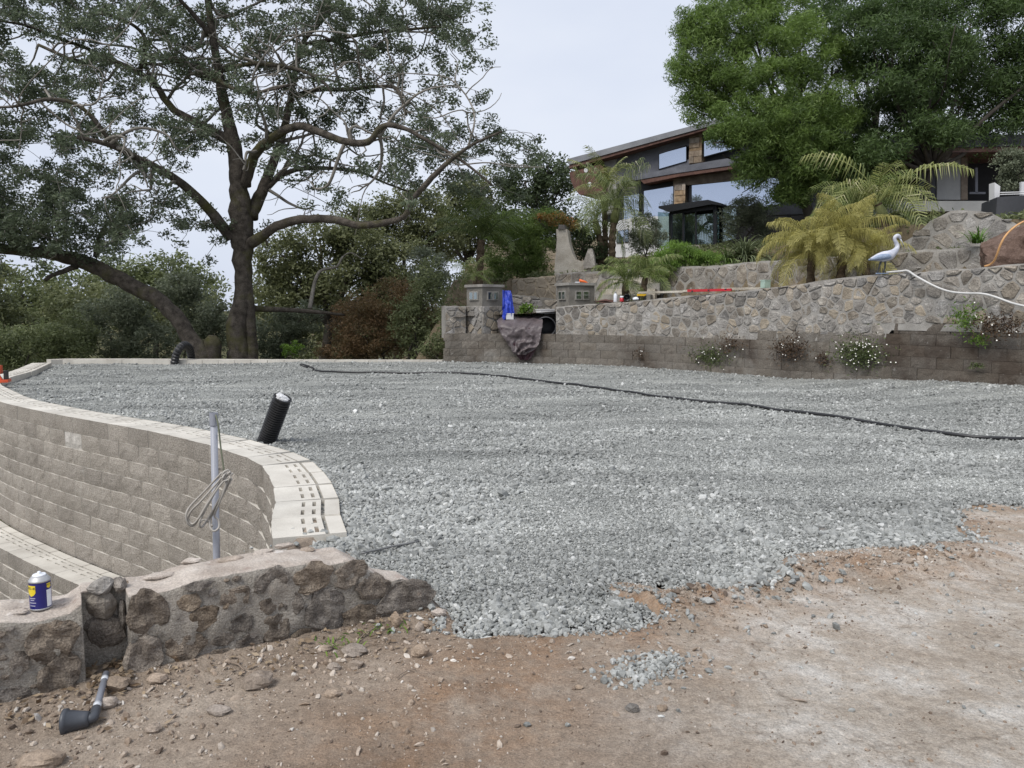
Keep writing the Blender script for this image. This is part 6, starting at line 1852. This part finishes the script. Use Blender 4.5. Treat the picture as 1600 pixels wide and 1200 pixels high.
# ---------------------------------------------------------------- upper garden wall and stone pillar
def p3top(x):
    px = [(1400, 380), (1420, 368), (1445, 342), (1470, 331), (1500, 327), (1540, 334), (1575, 348), (1600, 362), (1640, 375)]
    d = float(np.interp(x, P3[:, 0], P3[:, 1]))
    col = 800 + x / d * F_PX
    y = np.interp(col, [q[0] for q in px], [q[1] for q in px])
    return float(P(col, y, d)[2])
rubble_wall('rubble_wall', 'upper curved rubble wall with a rounded top below the planter box', P3, lambda x: 2.5, p3top, 0.4, 0.34, seed=9, tan=0.03, shrink=(0.84, 0.95))
# tapered pillar
pp = at_ground(893, 26.3)
M['pale_stone'] = surf('pale_render_stone', [(0.3, (0.36, 0.32, 0.26)), (0.7, (0.56, 0.52, 0.45))], 3, 7, 0.95, 0.8, 30, 0.03, 0, 0.2, 40, 0.1, [(1.5, 0.58, 0.7, (0.26, 0.22, 0.17), 0.5)])
pil = empty('tapered_pillar', 'pale tapered stone pillar with a curved flank beside the palms', 'pillar', tuple(pp))
prof = [(865, 435), (868, 400), (870, 375), (869, 358), (886, 358), (889, 378), (894, 395), (899, 405), (908, 408), (914, 406), (930, 410), (930, 435)]
MB().prism([P(x, y, 26.0) for x, y in prof], (0.15, 0.7, 0)).build('shaft', M['pale_stone'], pil)
MB().prism([P(x, y, 25.9) for x, y in [(911, 412), (914, 402), (919, 389), (925, 388), (928, 400), (930, 418), (912, 420)]], (0.1, 0.5, 0)).build('stump', M['stone'], pil)
MB().prism([P(x, y, 25.95) for x, y in [(873, 351), (882, 351), (883, 358.5), (872, 358.5)]], (0.1, 0.55, 0)).build('cap', M['stone'], pil)

# steps and pale copings beyond the first wall
st = empty('garden_steps', 'stone steps with pale edges climbing behind the small palms', 'steps', tuple(at_ground(985, 21.5)))
for k in range(5):
    a = at_ground(950 + 8 * k, 21.2 + 0.45 * k)
    MB().box((a[0] + 0.3, a[1], 1.5 + 0.17 * k), (1.5, 0.5, 0.34), -0.3).build('tread', M['mortar'] if k % 2 else M['pale_stone'], st)
cpg = MB()
pts = [P(1000, 457, 19.6), P(1070, 456, 18.5), P(1130, 452, 17.6), P(1195, 450, 17.0)]
pl2 = empty('white_plank', 'long pale plank lying along the top of the rubble wall', 'plank', tuple(pts[0]))
for i in range(3):
    a, b = pts[i], pts[i + 1]; m_ = (a + b) / 2; v = b - a
    z = max(hill_z(m_[0], m_[1]), m_[2] - 0.05)
    MB().box((m_[0], m_[1], m_[2]), (np.linalg.norm(v[:2]) * 1.0, 0.16, 0.05), math.atan2(v[1], v[0])).build('board', M['pale_stone'], pl2)

# low planting over the slope between the walls and the house
n = 42000
x = RNG.uniform(0.5, 16, n); y = RNG.uniform(14, 31, n)
ok_ = np.array([(b > yat(W2, a) + 0.35) for a, b in zip(x, y)]) & (np.array([fbm(a * 0.5, b * 0.5, 6.0, 3) for a, b in zip(x, y)]) > -0.22)
x, y = x[ok_], y[ok_]
z = np.array([hill_z(a, b) for a, b in zip(x, y)]) + RNG.uniform(0.0, 0.22, len(x)) * (0.5 + 1.2 * np.array([abs(vnoise(a * 1.3, b * 1.3, 2)) for a, b in zip(x, y)]))
V_, F_ = leaf_arrays(np.stack([x, y, z], 1), 0.13, 0.06, RNG, flat=0.2)
o = obj('ground_cover', V_, F_, M['bush_leaf'], attr=np.repeat(RNG.random(len(x)), 4))
tag(o, 'low green planting covering the slope below the house', 'ground cover', kind='stuff')
n = 30000
x = RNG.uniform(-22, 0, n); y = RNG.uniform(22.3, 40, n)
z = np.array([(hill_z(a, b) if a > -7.5 else ground_z(a, b)) for a, b in zip(x, y)]) + RNG.uniform(0, 0.3, n)
V_, F_ = leaf_arrays(np.stack([x, y, z], 1), 0.16, 0.05, RNG, flat=0.1)
o = obj('undergrowth', V_, F_, M['bush_leaf'], attr=np.repeat(RNG.random(len(x)), 4))
tag(o, 'low weedy undergrowth beneath the trees beyond the edging', 'undergrowth', kind='stuff')

# ---------------------------------------------------------------- gate pillars, tarps and things on the wall
M['grey_render2'] = surf('grey_pillar', [(0.3, (0.13, 0.12, 0.105)), (0.7, (0.24, 0.225, 0.20))], 3, 6, 0.9, 0.5, 30, 0.01, 0, 0.2, 60, 0.15)
def pillar(label, cx, cy, w, rot, z0, zm, z1, seed):
    th = empty('gate_pillar', label, 'pillar', (cx, cy, z0), 'gate pillars')
    R = np.array([[math.cos(rot), -math.sin(rot)], [math.sin(rot), math.cos(rot)]])
    MB().box((cx, cy, (z0 + zm) / 2), (w, w, zm - z0), rot).build('stone_base', M['mortar'], th)
    MB().box((cx, cy, (zm + z1) / 2), (w * 0.94, w * 0.94, z1 - zm), rot).build('head', M['grey_render2'], th)
    MB().box((cx, cy, z1 + 0.035), (w * 1.06, w * 1.06, 0.07), rot + 0.02).build('cap', M['mortar'], th)
    for (nx, ny) in ((0, -1), (1, 0), (-1, 0)):
        n = R @ np.array([nx, ny]); t = np.array([-n[1], n[0]])
        for sd in (-0.5, 0.5):
            q = np.array([cx, cy]) + n * (w * 0.47 + 0.01) + t * sd * w * 0.27
            g_ = MB().box((q[0], q[1], (zm + z1) / 2 + 0.02), (w * 0.25, 0.05, 0.24), math.atan2(t[1], t[0])).build('window_frame', M['mortar'], th)
            q = q + n * 0.008
            MB().box((q[0], q[1], (zm + z1) / 2 + 0.02), (w * 0.17, 0.05, 0.18), math.atan2(t[1], t[0])).build('glass_block', M['glass_block'], g_)
    # facing stones on the two sides in view
    r = np.random.default_rng(seed)
    for (nx, ny) in ((0, -1), (1, 0), (-1, 0)):
        n = R @ np.array([nx, ny]); t = np.array([-n[1], n[0]])
        pts = []
        for _ in range(400):
            q = (r.uniform(-w / 2, w / 2), r.uniform(z0, zm))
            if all(math.hypot(q[0] - a[0], q[1] - a[1]) > 0.19 for a in pts): pts.append(q)
        if len(pts) < 2: continue
        for i, poly in voronoi_cells(pts, (-w / 2, w / 2, z0, zm)):
            c = np.mean(poly, axis=0)
            poly = chaikin([tuple(c + (np.array(p) - c) * 0.86) for p in poly], 1)
            k = len(poly); pr = r.uniform(0.02, 0.045)
            Vs = []
            for sc, dep in ((1.0, -0.03), (0.92, pr)):
                for p in poly:
                    q = c + (np.array(p) - c) * sc
                    xy = np.array([cx, cy]) + n * (w / 2 + dep) + t * q[0]
                    Vs.append((xy[0], xy[1], q[1]))
            Fs = [tuple(range(k, 2 * k))] + [(j, (j + 1) % k, k + (j + 1) % k, k + j) for j in range(k)]
            obj('stone', Vs, Fs, M['tan_stone'] if r.random() < 0.15 else M['stone'], th)
    return th
p = P(757, 480, 21.25)
pillar('left gate pillar with glass blocks, blue plastic hanging beside it', p[0], p[1], 0.74, math.radians(40), 0.74, 1.52, 2.03, 1)
p = P(899, 480, 20.85)
pillar('right gate pillar with glass blocks, orange tool on its cap', p[0], p[1], 0.80, math.radians(22), 1.35, 1.50, 2.06, 2)
# low stone pier left of the gate, and wall behind the opening
a, b = P(696, 500, 20.95), P(728, 500, 21.1)
rubble_wall('stone_pier', 'low stone pier at the left end of the old block wall', np.linspace(a[:2], b[:2], 12), lambda x: 0.76, lambda x: 1.52, 0.6, 0.22, seed=12, proud=0.03)
a, b = P(784, 500, 21.9), P(872, 500, 22.2)
rubble_wall('gate_wall', 'low dark wall behind the tarps between the two pillars', np.linspace(a[:2], b[:2], 16), lambda x: 0.7, lambda x: 1.86 - 0.12 * x, 0.3, 0.3, seed=13, tan=0.0, mat=M['grey_render2'])

def sheet(name, label, cat, rows, mat, thick=0.012, wr=0.05, seed=0, nu=44):
    """cloth: rows of (px_left, px_right, py, depth) from top to bottom, with folds"""
    rows = catmull([(l, r_, y, d * 1.0) for l, r_, y, d in rows], 1.3)
    V_, F_ = [], []
    for j, (l, r_, y, d) in enumerate(rows):
        for i in range(nu):
            f = i / (nu - 1)
            dd = d + wr * 0.9 * fbm(f * 5 + seed + j * 0.05, j * 0.05, seed, 3) * 2.2 + wr * 1.0 * abs(math.sin(f * 8 + j * 0.05 + seed + 3.5 * vnoise(f * 2, j * 0.05, seed))) - wr * math.sin(math.pi * f) * 0.5
            px = l + (r_ - l) * f + 1.2 * vnoise(f * 4, j * 0.2, seed)
            V_.append(P(px, y + 1.5 * vnoise(f * 6, j * 0.15, seed + 4), dd))
    m_ = len(rows)
    for j in range(m_ - 1):
        for i in range(nu - 1):
            k = j * nu + i
            F_.append((k, k + nu, k + nu + 1, k + 1))
    n0 = len(V_)
    off = np.array([0, thick, 0])
    V_ = [np.array(v) for v in V_]; V_ += [v + off for v in V_]
    F_ += [tuple(q + n0 for q in f[::-1]) for f in F_]
    o = obj(name, V_, F_, mat, smooth=True, loc=tuple(V_[n0 - nu // 2]))
    tag(o, label, cat)
    return o
M['brown_tarp'] = surf('brown_tarp', [(0.3, (0.07, 0.054, 0.057)), (0.7, (0.14, 0.115, 0.115))], 4, 5, 0.42, 0.5, 18, 0.03, 0, 0.15, 40, 0.5)
M['blue_tarp'] = surf('blue_tarp', [(0.3, (0.012, 0.030, 0.30)), (0.7, (0.035, 0.075, 0.52))], 6, 5, 0.4, 0.5, 22, 0.03, 0, 0.1, 40, 0.5)
sheet('brown_tarp', 'brown plastic tarp draped over the block wall between the pillars', 'tarp', [(786, 846, 493, 21.1), (778, 848, 500, 20.65), (778, 847, 510, 20.33), (783, 845, 522, 20.27), (790, 844, 532, 20.25), (798, 838, 544, 20.23), (803, 822, 554, 20.23)], M['brown_tarp'], wr=0.07, seed=3)
sheet('tarp_flap', 'dark maroon flap hanging under the brown tarp', 'tarp', [(781, 846, 512, 20.36), (790, 845, 526, 20.33), (800, 838, 545, 20.31), (812, 828, 562, 20.32)], surf('maroon_tarp', [(0.3, (0.035, 0.016, 0.02)), (0.7, (0.07, 0.032, 0.04))], 4, 5, 0.45, 0.4, 18, 0.03), wr=0.04, seed=8)
sheet('blue_tarp', 'bright blue plastic sheet hanging beside the left gate pillar', 'tarp', [(785, 798, 454, 20.75), (785, 800, 462, 20.7), (785, 802, 476, 20.68), (785, 803, 490, 20.66), (785, 795, 500, 20.66)], M['blue_tarp'], wr=0.06, seed=5, nu=14)
# tub lying on its side, boxes
M['tub'] = plain('dark_tub', (0.05, 0.05, 0.055), 0.5)
c = P(853, 511, 20.75)
V_, F_ = lathe([(0.05, 0.55), (0.24, 0.55), (0.27, 0.0), (0.285, 0.0), (0.285, -0.02), (0.255, -0.02), (0.225, 0.5), (0.05, 0.5)], 20, (c[0], c[1], c[2]), (0.1, 1, 0.05))
o = obj('tub', V_, F_, M['tub'], smooth=True, loc=tuple(c)); tag(o, 'dark tub lying on its side beside the brown tarp', 'tub')
def crate(label, px, py, d, w, h, dp, mat, rot=0.2, cat='box', name='storage_box'):
    c = P(px, py, d)
    t = empty(name, label, cat, (c[0], c[1], c[2] - h / 2))
    MB().box((c[0], c[1], c[2]), (w, dp, h), rot).build('tray', mat, t)
    MB().box((c[0], c[1], c[2] + h / 2 + 0.012), (w * 1.06, dp * 1.06, 0.024), rot).build('rim', mat, t)
crate('white plastic tray propped behind the dark tub', 853, 487, 21.2, 0.46, 0.10, 0.35, M['render_white'], 0.35)
crate('small white box between the blue plastic and the brown tarp', 796, 495, 20.75, 0.20, 0.14, 0.2, M['render_white'], 0.1)
crate('pale mint green tub standing on the wall by the yellow palms', 1196, 444.5, 16.9, 0.15, 0.15, 0.15, plain('mint', (0.42, 0.55, 0.47), 0.5), 0.3)
mass_tree('gate_shrub', 'small leafy green shrub growing behind the brown tarp', [(823, 481, 12, 9), (816, 488, 9, 6)], 21.5, (0.08, 0.04), 2.4, M['lush_leaf'], 71, (823, 500, 0.02), sub=0.12, cat='shrub', stems=2)

def on_w1(px, back=0.18, py=460):
    q = min(offset(W1, back), key=lambda q: abs(q[0] / q[1] - (px - 800) / F_PX))
    return np.array([q[0], q[1], W1Z(q[0]) + 0.03])
# bottle, red cup, black pot
c = on_w1(963)
bt = empty('white_bottle', 'white plastic bottle standing on the rubble wall', 'bottle', tuple(c))
V_, F_ = lathe([(0.045, 0), (0.05, 0.01), (0.05, 0.17), (0.03, 0.21), (0.022, 0.22)], 14, c); obj('body', V_, F_, M['can_white'], bt, smooth=True)
V_, F_ = lathe([(0.025, 0.22), (0.025, 0.26), (0.01, 0.262)], 12, c); obj('cap', V_, F_, M['render_grey'], bt, smooth=True)
M['red'] = plain('red_plastic', (0.45, 0.02, 0.03), 0.4)
c = on_w1(971, 0.14)
rc = empty('red_tin', 'red and white tin beside the white bottle on the wall', 'tin', tuple(c))
V_, F_ = lathe([(0.05, 0), (0.052, 0.005), (0.052, 0.09), (0.048, 0.092)], 14, c); obj('body', V_, F_, M['red'], rc, smooth=True)
V_, F_ = lathe([(0.048, 0.092), (0.05, 0.12), (0.045, 0.14), (0.02, 0.141)], 14, c); obj('lid', V_, F_, M['can_white'], rc, smooth=True)
c = on_w1(980, 0.2)
V_, F_ = lathe([(0.05, 0.16), (0.065, 0.16), (0.09, 0.0), (0.08, 0.0), (0.06, 0.12)], 16, c + np.array([0, -0.06, 0.09]), (0.1, 1, 0.2))
o = obj('black_pot', V_, F_, M['black_plastic'], smooth=True, loc=tuple(c)); tag(o, 'black plant pot lying on its side beside the red tin', 'pot')
c = on_w1(993, 0.16)
Vr, Fr = rock_shape(0.09, 0.06, 0.045, 41, 12, 8, 0.3)
o = obj('crumpled_cup', Vr + c + np.array([0, 0, 0.04]), Fr, M['can_white'], smooth=True, loc=tuple(c)); tag(o, 'crumpled white cup lying on the wall near the small palms', 'cup')
# yellow and black clamp tool
c = on_w1(1003, 0.25)
cl = empty('yellow_tool', 'yellow and black hand tool resting on the wall by the small palm', 'tool', tuple(c))
MB().box(c + np.array([0, 0, 0.12]), (0.22, 0.06, 0.05), 0.3).build('handle', plain('yellow_plastic', (0.65, 0.40, 0.02), 0.5), cl)
MB().box(c + np.array([0.09, 0.02, 0.05]), (0.04, 0.05, 0.12), 0.3).build('foot', M['black_plastic'], cl)
MB().box(c + np.array([-0.07, -0.02, 0.05]), (0.04, 0.05, 0.12), 0.3).build('foot', M['black_plastic'], cl)
# red level and folded brown mat
a, b = P(1073, 457, 18.0), P(1141, 453, 17.2)
za, zb = max(a[2], W1Z(a[0]) + 0.04), max(b[2], W1Z(b[0]) + 0.04)
lv = empty('red_level', 'long red builder level lying on the pale plank', 'level', tuple((a + b) / 2))
m_ = (a + b) / 2; v = b - a
MB().box((m_[0], m_[1] - 0.1, m_[2] + 0.02), (np.linalg.norm(v[:2]), 0.045, 0.055), math.atan2(v[1], v[0])).build('rail', M['red'], lv)
for f in (0.12, 0.5, 0.88):
    q = a * (1 - f) + b * f
    MB().box((q[0], q[1] - 0.1, q[2] + 0.02), (0.05, 0.05, 0.03), math.atan2(v[1], v[0])).build('vial', M['black_plastic'], lv)
c = on_w1(943, 0.22)
Vr, Fr = rock_shape(0.26, 0.14, 0.05, 44, 16, 8, 0.8)
o = obj('folded_mat', Vr + c + np.array([0, 0, 0.04]), Fr, surf('mat_brown', [(0.3, (0.06, 0.03, 0.025)), (0.7, (0.14, 0.075, 0.06))], 8, 4, 0.9, 0.6, 30, 0.03), loc=tuple(c)); tag(o, 'crumpled dark red brown cloth lying on the wall', 'cloth')
# orange tool on the right pillar
p = P(912, 443, 20.7)
ot = empty('orange_tool', 'orange handled tool lying on the right gate pillar', 'tool', tuple(p))
MB().tube([p + np.array([-0.12, 0, 0.08]), p + np.array([0.02, 0, 0.05]), p + np.array([0.17, 0, -0.03])], [0.045, 0.03, 0.022], 8).build('handle', plain('orange_plastic', (0.70, 0.13, 0.02), 0.45), ot, smooth=True)
MB().box(p + np.array([-0.17, 0, 0.03]), (0.12, 0.06, 0.03), 0.1).build('blade', M['can_white'], ot)
# orange machine at the far left corner of the wall
p = P(0, 592, 14.4)
om = empty('orange_stand', 'orange red tool stand on the far bend of the curved block wall', 'tool', (p[0], p[1], CAP_Z))
M['orange_red'] = plain('orange_red_paint', (0.62, 0.09, 0.03), 0.45)
MB().box((p[0] - 0.02, p[1], CAP_Z + 0.03), (0.34, 0.3, 0.05), 0.4).build('base_plate', M['orange_red'], om)
MB().tube([(p[0] + 0.02, p[1], CAP_Z + 0.05), (p[0] - 0.05, p[1], CAP_Z + 0.17)], 0.03, 8).build('arm', M['orange_red'], om)
MB().box((p[0] - 0.03, p[1], CAP_Z + 0.24), (0.12, 0.12, 0.16), 0.2).build('motor', M['orange_red'], om)
MB().box((p[0] + 0.10, p[1] + 0.03, CAP_Z + 0.12), (0.05, 0.1, 0.2), 0.2).build('guard', M['black_plastic'], om)

# ---------------------------------------------------------------- heron statue
M['heron'] = surf('heron_paint', [(0.3, (0.36, 0.38, 0.45)), (0.7, (0.62, 0.63, 0.68))], 9, 4, 0.5, 0.2, 40, 0.006, 0, 0.1, 60, 0.4)
M['heron_wing'] = surf('heron_wing', [(0.3, (0.15, 0.20, 0.29)), (0.7, (0.29, 0.36, 0.47))], 20, 4, 0.5, 0.5, 60, 0.01, 0, 0.15, 60, 0.4)
hd = float(on_w1(1378, 0.16)[1])
hz0 = float(on_w1(1378, 0.16)[2])
hr = empty('heron_statue', 'painted heron statue standing on the rubble wall by the yellow palms', 'statue', tuple(P(1378, 428, hd)))
k = hd / F_PX
sp = [(1360, 404, 1.0), (1365, 403, 3.0), (1372, 402, 6.0), (1380, 401, 8.0), (1388, 399.5, 8.0), (1394, 396, 6.5), (1399, 391.5, 4.5), (1402, 386, 3.4), (1401, 380.5, 2.8), (1398.5, 376, 2.6), (1398, 372, 2.7), (1400, 369.3, 3.0), (1403, 368.6, 3.2), (1405.5, 370.5, 2.5), (1407, 373, 1.4)]
c = catmull([np.append(P(x, y, hd), r_ * k) for x, y, r_ in sp], 0.012)
V_, F_ = tube_arrays([(c[:, :3], c[:, 3])], 14)
obj('body', V_, F_, M['heron'], hr, smooth=True)
MB().tube([P(1405, 371, hd), P(1408.5, 376, hd), P(1412, 383, hd)], [1.3 * k, 0.9 * k, 0.15 * k], 8).build('beak', M['can_white'], hr, smooth=True)
for sd in (-1, 1):
    w = catmull([np.append(P(x, y, hd) + np.array([0, sd * 0.055, 0]), r_ * k) for x, y, r_ in [(1359, 406, 0.8), (1366, 404, 3.2), (1376, 402, 5.0), (1386, 401, 4.6), (1392, 402, 1.2)]], 0.02)
    V_, F_ = tube_arrays([(w[:, :3], w[:, 3])], 10)
    obj('wing', V_, F_, M['heron_wing'], hr, smooth=True)
for dx, yb in ((-5.5, 431), (4.5, 428)):
    foot = P(1376 + dx, yb, hd); foot[2] = hz0 - 0.01
    MB().tube([P(1381 + dx * 0.5, 405, hd), P(1379 + dx * 0.9, 415, hd), foot], [2.0 * k, 1.2 * k, 0.9 * k], 8).build('leg', M['pvc_dark'], hr, smooth=True)
    MB().box(foot + np.array([0.02, -0.02, 0.012]), (0.09, 0.06, 0.02), 0.3).build('foot', M['heron_wing'], hr)

# ---------------------------------------------------------------- hoses over the wall, heap of mulch
pts = []
for x, y in [(1385, 427), (1408, 423.5), (1418, 425), (1432, 432), (1460, 447), (1482, 455), (1505, 458), (1535, 459), (1555, 464), (1580, 473), (1600, 478), (1640, 486), (1700, 500)]:
    q = min(offset(W1, 0.02 if x > 1420 else 0.15), key=lambda q: abs(q[0] / q[1] - (x - 800) / F_PX))
    pts.append(P(x, y, q[1] - (0.06 if x > 1420 else 0)))
    if x <= 1420: pts[-1][2] = W1Z(q[0]) + 0.045
pts = catmull(pts, 0.05)
o = MB().tube(pts, 0.018, 8).build('white_hose', plain('white_hose', (0.55, 0.54, 0.52), 0.5), smooth=True, loc=tuple(pts[0])); tag(o, 'white hose hanging over the face of the rubble wall', 'hose')
M['mulch'] = surf('mulch', [(0.3, (0.10, 0.065, 0.05)), (0.7, (0.22, 0.155, 0.125))], 9, 7, 0.95, 1.0, 60, 0.03, 0, 0.5, 90, 0.1)
hc = P(1618, 412, 13.4)
Vr, Fr = rock_shape(0.95, 0.75, 0.78, 77, 72, 44, 0.3)
Vr = np.array([v * (1 + 0.10 * fbm(v[0] * 4, v[1] * 4, v[2] * 4, 3) + 0.05 * fbm(v[0] * 18, v[1] * 18, v[2] * 18, 3)) for v in Vr])
o = obj('mulch_heap', Vr + hc + np.array([0, 0.2, 0.0]), Fr, M['mulch'], smooth=False, loc=tuple(hc)); tag(o, 'rounded brown heap of mulch behind the rubble wall', 'mulch heap')
pts = [P(1538, 416, 12.9), P(1546, 414, 12.85), P(1553, 408, 12.75), P(1558, 397, 12.65), P(1563, 383, 12.6), P(1570, 370, 12.6), P(1580, 359, 12.7), P(1594, 349, 12.85), P(1610, 342, 13.0)]
pts = catmull(pts, 0.04)
o = MB().tube(pts, 0.016, 8).build('orange_hose', plain('orange_hose', (0.55, 0.30, 0.12), 0.5), smooth=True, loc=tuple(pts[0])); tag(o, 'orange hose curving over the mulch heap', 'hose')

# ---------------------------------------------------------------- weeds on the block wall
def wall_weed(label, px, py, rx, ry, leafmat, flowers, seed, dens=1.0, name='wall_daisy', cat='plant'):
    r = np.random.default_rng(seed)
    q = min(W1, key=lambda q: abs(q[0] / q[1] - (px - 800) / F_PX))
    d = q[1] - 0.06
    kk = d / F_PX
    c = P(px, py, d)
    th = empty(name, label, cat, tuple(c), 'plants rooted in the old block wall')
    n = int(rx * ry * 1.5 * dens)
    off = r.normal(0, 0.45, (n, 3)) * np.array([rx * kk, 0.07, ry * kk])
    off[:, 1] = -np.abs(off[:, 1])
    # follow the slope of the wall
    i = int(np.argmin(np.linalg.norm(W1 - q, axis=1))); t = W1[min(i + 1, len(W1) - 1)] - W1[max(i - 1, 0)]
    off[:, 1] += off[:, 0] * t[1] / t[0]
    V_, F_ = leaf_arrays(c + off, 0.07, 0.022, r)
    obj('foliage', V_, F_, leafmat, th, attr=np.repeat(r.random(n), 4))
    for k_ in range(flowers):
        j = r.integers(0, n)
        p = c + off[j] + np.array([0, -0.05, 0.01])
        V2, F2 = lathe([(0.003, 0), (0.011, 0.002), (0.012, 0.004), (0.005, 0.006)], 7, p, (r.normal(0, 0.4), -1, 0.5))
        obj('flower', V2, F2, M['flower'], th)
M['weed'] = leaf_mat('weed_leaf', (0.05, 0.065, 0.025), (0.15, 0.19, 0.07), 0.3)
M['dead_weed'] = leaf_mat('dead_weed', (0.04, 0.025, 0.018), (0.13, 0.085, 0.05), 0.2)
wall_weed('daisy clump thick with white flowers on the block wall', 1340, 550, 26, 26, M['weed'], 55, 1, 1.2)
wall_weed('green daisy clump with few flowers low on the block wall', 1110, 555, 24, 20, M['weed'], 14, 2, 0.9)
wall_weed('withered brown trailing weed on the block wall with specks of white', 1232, 545, 22, 22, M['dead_weed'], 10, 3, 1.0, 'withered_weed')
wall_weed('bright green weed growing out between rubble wall and blocks', 1507, 495, 14, 24, M['lush_leaf'], 4, 4, 0.8, 'green_weed')
wall_weed('brown creeping weed near the right end of the block wall', 1560, 510, 24, 24, M['dead_weed'], 9, 5, 0.7, 'withered_weed')
wall_weed('small green weed midway up the block wall below the bright weed', 1528, 531, 9, 10, M['lush_leaf'], 0, 6, 0.9, 'green_weed')
wall_weed('tiny green weed low on the block wall', 1527, 571, 8, 6, M['weed'], 0, 7, 0.9, 'green_weed')
wall_weed('dark red creeper hanging on the blocks below the red level', 1140, 538, 16, 16, M['dead_weed'], 3, 8, 0.6, 'withered_weed')
wall_weed('thin weed hanging beside the reddish joint of the block wall', 1285, 560, 10, 14, M['dead_weed'], 2, 9, 0.6, 'withered_weed')
wall_weed('sparse brown weed at the left of the long block wall', 1000, 552, 8, 12, M['dead_weed'], 3, 10, 0.5, 'withered_weed')
# a few green sprigs at the rock wall foot
for (x, y, lab) in ((533, 1012, 'tiny green weed by the flat grey stone'), (598, 987, 'tiny green weed under the broken wall end')):
    c = G(x, y); c[2] = dirt_z(c[0], c[1])
    strap_plant('weed', lab, c, 26, 0.05, 0.006, M['lush_leaf'], x, 0.9, el=(30, 80))
